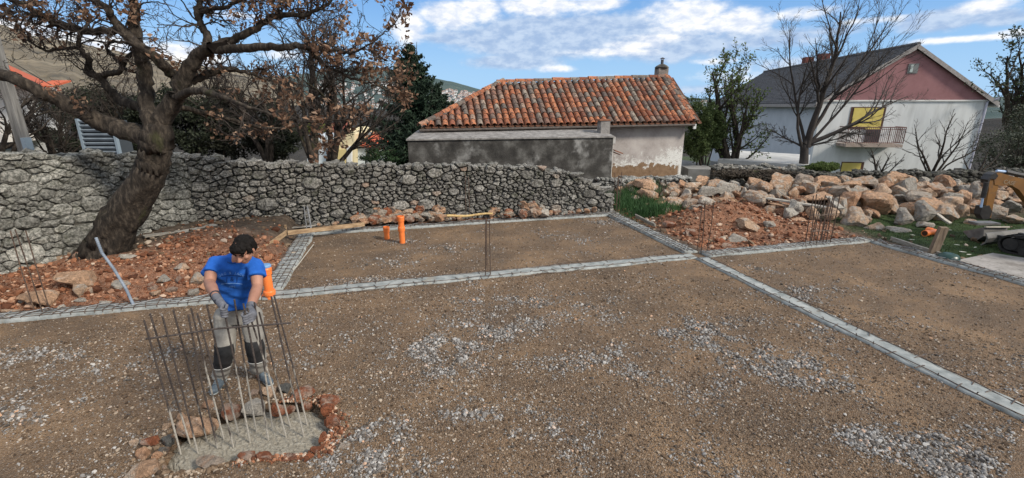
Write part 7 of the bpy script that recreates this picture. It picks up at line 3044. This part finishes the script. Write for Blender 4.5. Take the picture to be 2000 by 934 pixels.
# ------------------------------------------------------------------ pipes, timber and small things
def build_misc():
    rng = np.random.RandomState(101)
    orange = gm('orange_pvc', [(.72, .17, .035), (.80, .21, .05)], 4, .4, .05, vary=.03, spec=.5, two=(14, .58, .8, (.50, .17, .07)))
    bluecap = gm('blue_cap', [(.10, .22, .42), (.16, .30, .50)], 5, .5, 0, vary=0)
    dark = gm('pipe_inside', [(.05, .02, .01)], 5, .8, 0, vary=0)
    wood = gm('board_wood', [(.20, .13, .075), (.34, .235, .14), (.46, .34, .21)], 5, .85, .4, 30, .006, vary=.1, stretch=(1, 1, 4))
    greyw = gm('grey_board_wood', [(.15, .135, .115), (.28, .26, .225), (.38, .36, .32)], 5, .9, .4, 30, .006, vary=.15, stretch=(2, 2, 6))

    def pipe(name, px, py, top, wpx, label, collar=True, cap=None, lean=(0, 0), split=None):
        b = G(px, py)
        r = wpx * PXM(b.y, py) / 2
        t = AT(px, top, b.y)
        H = t.z
        M = Matrix(((1, 0, lean[0]), (0, 1, lean[1]), (0, 0, 1)))
        root = thing(name, b, label, 'pipe', 'orange drain pipes standing in the plot')
        prof = [(r * .9, -.1), (r * .9, H - .13), (r * 1.08, H - .12), (r * 1.10, H - .06), (r * 1.16, H - .045), (r * 1.16, H - .025), (r * 1.08, H - .01), (r * 1.08, H), (r * .95, H), (r * .92, H - .10)]
        if split:
            prof = [(r * .9, -.1), (r * .9, split * H - .12), (r * 1.08, split * H - .11), (r * 1.16, split * H - .03), (r * 1.08, split * H), (r * .9, split * H + .004)] + prof[1:]
        m = MB().lathe(prof, b, 20, M)
        m.build('pipe_body', orange, root, smooth=False)
        MB().lathe([(r * .93, H - .095), (r * .93, H - .09)], b, 16, M).build('opening', dark, root)
        if cap:
            MB().lathe([(r * 1.14, H + .003), (r * 1.14, H + .03), (r * 1.0, H + .045), (r * .6, H + .05)], b, 20, M).build('cap', bluecap, root)
            MB().lathe([(r * 1.16, .06), (r * 1.22, .09), (r * 1.22, .12), (r * 1.12, .14)], b, 20, M).build('coupling', orange, root)
        return root
    pipe('drain_pipe', 756, 467, 443, 11, 'short orange drain pipe standing in the far bay, left of the pair')
    pipe('drain_pipe', 786, 475, 422, 12, 'tall orange drain pipe of two lengths standing in the far bay', split=.62)
    pipe('drain_pipe', 528, 582, 522, 18, 'orange drain pipe with blue cap just behind the worker', cap=True)
    # broken collar at its foot
    b = G(524, 578)
    o = MB().lathe([(.075, 0), (.085, .02), (.085, .05), (.07, .05)], b + Vector((-.06, -.03, 0)), 16).build('pipe_collar', orange)
    tag(o, 'broken orange pipe collar lying at the foot of the blue capped pipe', 'pipe collar', kind='thing')
    # two orange pipes lying on the lawn
    for (a, c, lab) in (((1806, 456), (1846, 451), 'orange pipe with open end lying on the lawn behind the wooden post'), ((1811, 449), (1842, 456), 'orange pipe crossing the other one on the lawn')):
        p, q = G(*a, .07), G(*c, .07)
        root = thing('lying_pipe', p, lab, 'pipe', 'orange pipes lying on the lawn')
        d = (q - p).normalized()
        MB().tube([p, p + d * .1, p + d * .101, q], [.075, .075, .062, .062], 16).build('pipe_body', orange, root)
        MB().tube([p - d * .002, p - d * .001], [.062, .062], 14).build('opening', dark, root)

    def board(name, p, q, w, th, mat, label, cat='board', roll=0.0, group=None):
        """board on edge or flat between world points"""
        p, q = Vector(p), Vector(q)
        d = (q - p)
        L = d.length
        d.normalize()
        s = d.cross(Vector((0, 0, 1))).normalized()
        u = s.cross(d)
        M = Matrix((d, s, u)).transposed() @ Matrix.Rotation(roll, 3, 'X')
        m = MB()
        V = []
        ns = 6
        for i in range(ns + 1):
            x = -L / 2 + L * i / ns
            bow = .004 * math.sin(i * 1.3)
            for y, z in ((-w / 2, -th / 2), (w / 2, -th / 2), (w / 2, th / 2), (-w / 2, th / 2)):
                V.append((p + q) / 2 + M @ Vector((x, y + rng.normal(0, .0015), z + bow)))
        F = []
        for i in range(ns):
            for k in range(4):
                F.append((i * 4 + k, i * 4 + (k + 1) % 4, (i + 1) * 4 + (k + 1) % 4, (i + 1) * 4 + k))
        F += [(3, 2, 1, 0), (ns * 4, ns * 4 + 1, ns * 4 + 2, ns * 4 + 3)]
        m.add(V, F)
        o = m.build(name, mat)
        tag(o, label, cat, group, 'thing')
        return o
    g = 'batter boards round the plot'
    board('batter_board', G(508, 492, .22), G(560, 454, .24), .11, .03, wood, 'pale batter board slanting up behind the worker to the far left corner', roll=PI / 2, group=g)
    board('batter_board', G(562, 455, .24), G(712, 438, .20), .10, .03, wood, 'long reddish batter board running from the corner along the wall', roll=PI / 2, group=g)
    for px, py, lab in ((515, 500, 'short stake under the near end of the slanting batter board'), (560, 462, 'stake at the corner of the two batter boards'), (700, 445, 'stake at the far end of the long batter board')):
        b = G(px, py)
        o = MB().box((b.x, b.y, .12), (.04, .04, .34)).build('stake', wood)
        tag(o, lab, 'stake', 'stakes of the batter boards', 'thing')
    # bamboo like pale pole on the stones
    p, q = G(850, 424, .22), G(962, 418, .22)
    pts = [p.lerp(q, t) + Vector((0, 0, .02 * math.sin(t * 9))) for t in np.linspace(0, 1, 9)]
    o = MB().tube(pts, [.035, .03, .034, .03, .033, .028, .03, .026, .024], 8).build('wooden_pole', gm('yellow_pole', [(.42, .29, .12), (.58, .43, .20)], 9, .7, .2, vary=0, two=(12, .55, .7, (.25, .15, .07))))
    tag(o, 'yellowish pole lying on the red stones before the dry stone wall', 'pole', kind='thing')
    # planks in the boulder heap
    board('plank', AT(1478, 384, 13.2), AT(1640, 409, 12.2), .22, .04, greyw, 'long grey plank lying across the boulders behind the bar cage', group='planks in the boulder heap')
    board('plank', AT(1618, 384, 12.6), AT(1643, 408, 12.0), .16, .04, greyw, 'short grey plank propped on the boulders above the long one', group='planks in the boulder heap')
    board('plank', AT(1829, 418, 12.0), AT(1856, 437, 11.7), .14, .04, greyw, 'pale plank leaning against the grey slab at the lawn edge', group='planks in the boulder heap')
    # thin pole across heap
    o = MB().tube([AT(1520, 372, 13.2), AT(1566, 408, 12.3)], .012, 5).build('thin_stick', greyw)
    tag(o, 'thin stick leaning over the boulders left of the bar cage', 'stick', kind='thing')
    # dark fence sticks at the low wall
    for a, b_, c, lab in (((1286, 350), (1292, 372), (1300, 386), 'dark bent branch leaning on the low stone wall, left of two'), ((1299, 352), (1302, 370), (1310, 382), 'dark bent branch leaning on the low stone wall, right of two')):
        Y = 15.2
        o = MB().tube([AT(*a, Y), AT(*b_, Y - .1), AT(*c, Y - .2)], [.035, .045, .05], 6).build('cut_branch', BARK)
        tag(o, lab, 'branch', 'cut branches at the low wall', 'thing')
    # grey boards and slates lying under the wall at the left
    gl = 'old boards lying at the foot of the left wall'
    for a, c, w, lab in (((280, 462), (352, 452), .22, 'grey weathered board lying under the pale wall right of the oak'), ((350, 456), (424, 440), .26, 'widest grey board reaching to the corner of the walls'),
                         ((330, 470), (410, 458), .16, 'narrow grey board below the widest one'), ((356, 478), (388, 462), .18, 'short pale board pointing towards the oak roots'),
                         ((300, 474), (340, 470), .14, 'short dark board beside the oak roots')):
        board('old_board', G(*a, .36), G(*c, .33), w, .03, greyw, lab, group=gl, roll=rng.normal(0, .12))
    board('old_board', G(560, 446, .12), G(620, 440, .1), .1, .02, greyw, 'thin pale lath lying behind the corner ladder bars', group=gl)
    # form boards beside the right beams
    board('form_board', B(5.0, -.15, .05), B(4.82, -1.5, .03), .10, .03, greyw, 'brown form board along the outside of the right beam', roll=PI / 2 * .9, group='form boards')
    board('form_board', B(.36, 3.4, .07), B(.30, 2.3, .07), .10, .03, greyw, 'brown form board between the mesh covered beam and the green leaves', roll=PI / 2 * .8, group='form boards')
    # big wooden post
    b = G(1820, 497)
    t = AT(1834, 444, b.y)
    mat = gm('old_post_wood', [(.075, .055, .04), (.16, .12, .085), (.24, .19, .14)], 5, .9, .6, 30, .01, vary=0, stretch=(4, 4, .8))
    w = .085
    root = MB()
    p = Vector((b.x, b.y, -.05))
    q = Vector((b.x + .10, b.y, t.z))
    root.hexa([p + Vector((-w, -.04, 0)), p + Vector((w, -.04, 0)), p + Vector((w, .04, 0)), p + Vector((-w, .04, 0)),
               q + Vector((-w, -.04, 0)), q + Vector((w, -.04, -.01)), q + Vector((w, .04, .0)), q + Vector((-w, .04, .015))])
    o = root.build('wooden_post', mat)
    tag(o, 'thick leaning wooden post beside the right beam', 'post', kind='thing')
    # green ball
    c = G(1851, 508, 0)
    m = MB().lathe([(.16, -.03), (.19, .02), (.185, .07), (.15, .12), (.09, .145), (.02, .15)], c, 20)
    o = m.build('green_bucket', gm('green_plastic', [(.004, .030, .024), (.008, .045, .036)], 3, .35, 0, vary=0, spec=.5), smooth=True)
    tag(o, 'dark green rounded bucket upside down beside the wooden post', 'bucket', kind='thing')
    # concrete slab at the right edge
    P_ = [G(px, py, 0) for px, py in ((1868, 512), (1938, 498), (2000, 508), (2150, 530), (2150, 600), (2000, 553), (1940, 533))]
    m = MB().prism([Vector((p.x, p.y, .0)) for p in P_], (0, 0, .045))
    o = m.build('concrete_slab', gm('grey_slab_concrete', [(.17, .155, .14), (.26, .245, .225), (.33, .31, .29)], 3, .9, .5, vary=0, two=(14, .5, .8, (.13, .12, .11))))
    tag(o, 'cracked grey concrete slab between lawn and right beam', 'concrete slab', kind='thing')
    # bent grey conduit at the left beam
    pts = [AT(264, 603, G(264, 603).y), AT(247, 566, 6.75), AT(222, 525, 6.8), AT(199, 494, 6.85), AT(187, 463, 6.9)]
    o = thing('bent_conduit', pts[0], 'grey blue flexible conduit rising bent from the beam at the left', 'conduit')
    cm = gm('conduit_grey', [(.12, .15, .19), (.22, .26, .31)], 6, .5, .1, vary=0)
    rr = []
    P2 = []
    for i in range(len(pts) - 1):
        for t in np.arange(0, 1, .06):
            P2.append(pts[i].lerp(pts[i + 1], t))
            rr.append(.019 + .0035 * (len(P2) % 2))
    MB().tube(P2, rr, 9).build('pipe_body', cm, o, smooth=False)
    # light tube at the wall end
    b = G(1160, 417)
    t = AT(1160, 366, b.y)
    o = MB().tube([b, b.lerp(t, .5), t], .02, 8).build('grey_tube', cm)
    tag(o, 'thin upright grey tube in front of the collapsed wall end', 'tube', kind='thing')
    # splinters and pale litter on the lawn
    for i, (px, py, lab) in enumerate(((1783, 459, 'white paper scrap at the left edge of the lawn'), (1881, 492, 'white chip on the lawn near the concrete slab'), (1893, 497, 'small white chip on the lawn by the slab corner'),
                                       (1868, 478, 'white chip on the lawn under the digger blade'), (1852, 449, 'pale paper strip on the lawn behind the orange pipes'), (1803, 486, 'yellow splinter on the lawn left of the post'),
                                       (1780, 468, 'pale splinter lying at the grass edge'), (1905, 483, 'little white chip right of the others on the lawn'))):
        c = G(px, py, .045)
        V, F = rough_rock(np.random.RandomState(i), 1, 4)
        s = np.array((rng.uniform(.05, .09), .02, .008))
        an = rng.uniform(-.6, .6)
        R = np.array([[math.cos(an), -math.sin(an), 0], [math.sin(an), math.cos(an), 0], [0, 0, 1]])
        o = mk('litter_scrap', (V * s) @ R.T + np.array(c), F, gm('pale_scrap', [(.5, .48, .36), (.6, .6, .54)], 9, .8, 0, vary=.1))
        tag(o, lab, 'scrap', 'pale scraps on the lawn', 'thing')
    # loose wires on the plot
    for k, (ps, lab) in enumerate(((((960, 528), (1040, 523), (1110, 512), (1164, 508)), 'long loose wire beside the crossing beam, right half'), (((1010, 545), (1060, 533), (1110, 532), (1140, 524)), 'loose wire curling in front of the crossing beam'),
                                   (((548, 545), (580, 538), (600, 545)), 'bent wire lying in the far bay behind the worker'), (((660, 575), (720, 566), (770, 562)), 'loose wire in front of the crossing beam, left half'),
                                   (((1540, 575), (1590, 596), (1632, 612)), 'thin wire on the right bay beside the long beam'), (((535, 560), (580, 520), (612, 478)), 'pale rod lying beside the left mesh covered beam'))):
        pts = [G(*p, .02 + .012 * (j % 2)) for j, p in enumerate(ps)]
        o = MB().tube(pts, .006 if k < 5 else .011, 5).build('loose_wire', STEEL if k < 5 else gm('pale_rod', [(.40, .38, .33)], 5, .7, 0, vary=0))
        tag(o, lab, 'wire', 'loose wires on the plot', 'thing')


build_misc()


# ------------------------------------------------------------------ mini digger at the right edge
def build_digger():
    paint = gm('worn_orange_paint', [(.15, .066, .014), (.23, .105, .02)], 3, .55, .1, vary=0, spec=.5, two=(9, .52, .68, (.13, .07, .03)))
    blackm = gm('black_steel', [(.010, .010, .011), (.03, .028, .027)], 12, .5, .3, vary=0, spec=.5)
    rubber = gm('track_rubber', [(.012, .012, .012), (.035, .033, .03)], 20, .9, .5, vary=0)
    steel = gm('scraped_steel', [(.07, .068, .064), (.17, .165, .155)], 7, .5, .3, vary=0, spec=.5)
    chrome = gm('bluish_rod', [(.35, .48, .68)], 4, .25, 0, vary=0, spec=.8)
    a, b = G(1948, 487), G(2000, 499)
    h = (a - b)
    h.z = 0
    h.normalize()                                   # forward direction of the machine
    s = Vector((-h.y, h.x, 0))                      # its right-hand... side, towards the camera when negated
    if s.y > 0:
        s = -s                                      # s points to the camera side
    c = a - h * .86 - s * .66                       # centre of the undercarriage, on the ground
    P = lambda f, o, z: c + h * f + s * o + Vector((0, 0, z))
    root = thing('mini_digger', (c.x, c.y, 0), 'orange mini digger reaching in from the right edge with its bucket on the lawn', 'digger')
    for sd in (-1, 1):
        # track loop
        L, R, w = .62, .20, .15
        loop = []
        for k in range(9):
            an = PI / 2 + PI * k / 8
            loop.append((-L + R * math.cos(an), R + R * math.sin(an)))
        for k in range(9):
            an = -PI / 2 + PI * k / 8
            loop.append((L + R * math.cos(an), R + R * math.sin(an)))
        V, F = [], []
        n = len(loop)
        for o in (sd * .66 - w, sd * .66 + w):
            for r in (1.0, .82):
                for f_, z in loop:
                    V.append(P(f_ * (1 if r == 1 else .965), o, R + (z - R) * r))
        for i in range(n):
            j = (i + 1) % n
            F.append((i, j, 2 * n + j, 2 * n + i))
            F.append((n + j, n + i, 3 * n + i, 3 * n + j))
            F.append((i, n + i, n + j, j))
            F.append((2 * n + j, 3 * n + j, 3 * n + i, 2 * n + i))
        tr = mk('track', V, F, rubber, root)
        # grousers
        lug = MB().box((0, 0, 0), (.035, 2 * w + .01, .022))
        me = mesh_np('lug', lug.v, lug.f, rubber)
        yaw = math.atan2(h.y, h.x)
        for i in range(12):
            f_ = -L + 2 * L * i / 11
            for z in (.404,):
                link('lug', me, tr, P(f_, sd * .66, z), (0, 0, yaw))
        MB().box(P(0, sd * .66, R), (1.15, .24, .25), yaw).build('track_frame', rubber, root)
        for f_ in (-L, -.25, .1, .4, L):
            Mx = Matrix.Rotation(yaw, 3, 'Z') @ Matrix.Rotation(PI / 2, 3, 'X')
            MB().lathe([(.13 if abs(f_) > .5 else .07, -.13), (.13 if abs(f_) > .5 else .07, .13), (.05, .14)], P(f_, sd * .66, R if abs(f_) > .5 else .10), 14, Mx).build('roller', blackm, root)
    MB().box(P(0, 0, .34), (.9, 1.0, .18), math.atan2(h.y, h.x)).build('undercarriage', blackm, root)
    # dozer blade in front
    yaw = math.atan2(h.y, h.x)
    V, F = [], []
    sec = [(.10, .02), (.03, .10), (.02, .20), (.07, .30), (.10, .31), (.05, .20), (.06, .10), (.13, .02)]
    n = len(sec)
    for o in (-.72, .72):
        for f_, z in sec:
            V.append(P(1.02 + f_, o, z))
    for i in range(n):
        j = (i + 1) % n
        F.append((i, j, n + j, n + i))
    F += [list(range(n))[::-1], list(range(n, 2 * n))]
    mk('dozer_blade', V, F, steel, root)
    for o in (-.35, .35):
        MB().box(P(.85, o, .2), (.5, .09, .10), yaw).build('blade_arm', blackm, root)
    # steel sheet lying before the blade
    # bucket, dipper, boom laid out along the machine's own centre plane, slightly slewed
    Yb = AT(1925, 440, 10.4).y
    Q = lambda px, py, dy=0: AT(px, py, Yb + dy)
    def plate(name, pts, th, mat, dy=0, parent=root):
        pl = [Q(px, py, dy) for px, py in pts]
        pl = [Vector((p.x, Yb + dy - th / 2, p.z)) for p in pl]
        return MB().prism(pl, (0, th, 0)).build(name, mat, parent)
    boom = plate('boom', [(1934, 338), (1948, 337), (1972, 344), (2010, 352), (2060, 372), (2090, 420), (2075, 430), (2040, 420), (2004, 396), (1994, 384), (1984, 370), (1968, 361), (1950, 362), (1936, 360)], .16, paint)
    plate('dipper', [(1926, 346), (1938, 338), (1946, 350), (1944, 366), (1936, 392), (1930, 424), (1918, 424), (1921, 400), (1926, 370)], .13, paint, -.005)
    plate('knuckle', [(1930, 340), (1938, 336), (1942, 343), (1936, 350), (1928, 348), (1923, 358), (1922, 350)], .18, blackm)
    MB().tube([Q(1927, 356, -.10), Q(1920, 386, -.10)], .048, 10).build('dipper_cylinder', blackm, root)
    MB().tube([Q(1920, 384, -.10), Q(1916, 405, -.10)], .022, 8).build('dipper_rod', chrome, root)
    MB().tube([Q(1945, 339, -.02) + Vector((0, 0, .06)), Q(1963, 341, -.02) + Vector((0, 0, .06))], .028, 8).build('boom_rod', chrome, root)
    MB().tube([Q(1962, 341, -.02) + Vector((0, 0, .06)), Q(2010, 352, -.02) + Vector((0, 0, .07))], .05, 10).build('boom_cylinder', blackm, root)
    plate('bucket_link', [(1912, 402), (1926, 400), (1931, 412), (1926, 426), (1914, 428), (1908, 418)], .16, blackm, -.01)
    # bucket: open shell
    zt = Q(1930, 432).z
    xl, xr = Q(1905, 440).x, Q(1950, 440).x
    V, F = [], []
    prof = [(.30, .30), (.34, .12), (.22, .0), (.02, -.02), (-.16, .10)]
    k = len(prof)
    zb = .03
    for x in (xl, xr):
        for f_, z in prof:
            V.append((x + .03, Yb + .12 - f_, zb + max(0, z) * 1.1))
    for x in (xl + .02, xr - .02):
        for f_, z in prof:
            V.append((x + .03, Yb + .12 - f_ * .93, zb + max(0, z) * 1.1 + .02))
    for i in range(k - 1):
        F.append((i, k + i, k + i + 1, i + 1))
        F.append((2 * k + i + 1, 3 * k + i + 1, 3 * k + i, 2 * k + i))
    F.append(list(range(k)))
    F.append(list(range(k, 2 * k))[::-1])
    bk = mk('bucket', V, F, steel, root)
    MB().box(((xl + xr) / 2 + .03, Yb + .10, zb + .36), (xr - xl, .24, .05)).build('bucket_back', steel, bk)
    MB().tube([(xl + .03, Yb - .21, zb + .34), (xr + .03, Yb - .21, zb + .34)], .022, 6).build('cutting_edge', gm('worn_edge', [(.22, .20, .16), (.34, .31, .26)], 9, .5, .2, vary=0), bk)
    # lettering on the boom
    cu = bpy.data.curves.new('lettering', 'FONT')
    cu.body = 'CASE'
    cu.size = .12
    cu.extrude = .002
    q = Q(1959, 358, -.085)
    me = None
    o = bpy.data.objects.new('t', cu)
    COL.objects.link(o)
    me = bpy.data.meshes.new_from_object(o.evaluated_get(bpy.context.evaluated_depsgraph_get()))
    bpy.data.objects.remove(o)
    me.materials.append(gm('pale_lettering', [(.28, .22, .15)], 5, .6, 0, vary=0))
    link('lettering', me, boom, Vector((q.x, Yb - .083, q.z)), (PI / 2, .18, 0))
    # upper body, mostly beyond the picture
    ub = MB()
    cc = P(-.35, 0, .72)
    ub.box(cc, (1.25, 1.15, .5), yaw)
    ub.build('engine_body', paint, root)
    MB().box(P(-.55, 0, 1.12), (.5, .9, .28), yaw).build('engine_cover', blackm, root)
    for f_ in (-.8, .2):
        for o_ in (-.5, .5):
            MB().tube([P(f_, o_, .95), P(f_, o_, 2.1)], .03, 6).build('canopy_post', blackm, root)
    MB().box(P(-.3, 0, 2.13), (1.2, 1.2, .06), yaw).build('canopy', paint, root)


build_digger()
print('objects', len(bpy.data.objects), 'tris', sum(len(o.data.loops) - 2 * len(o.data.polygons) for o in bpy.data.objects if o.type == 'MESH'))
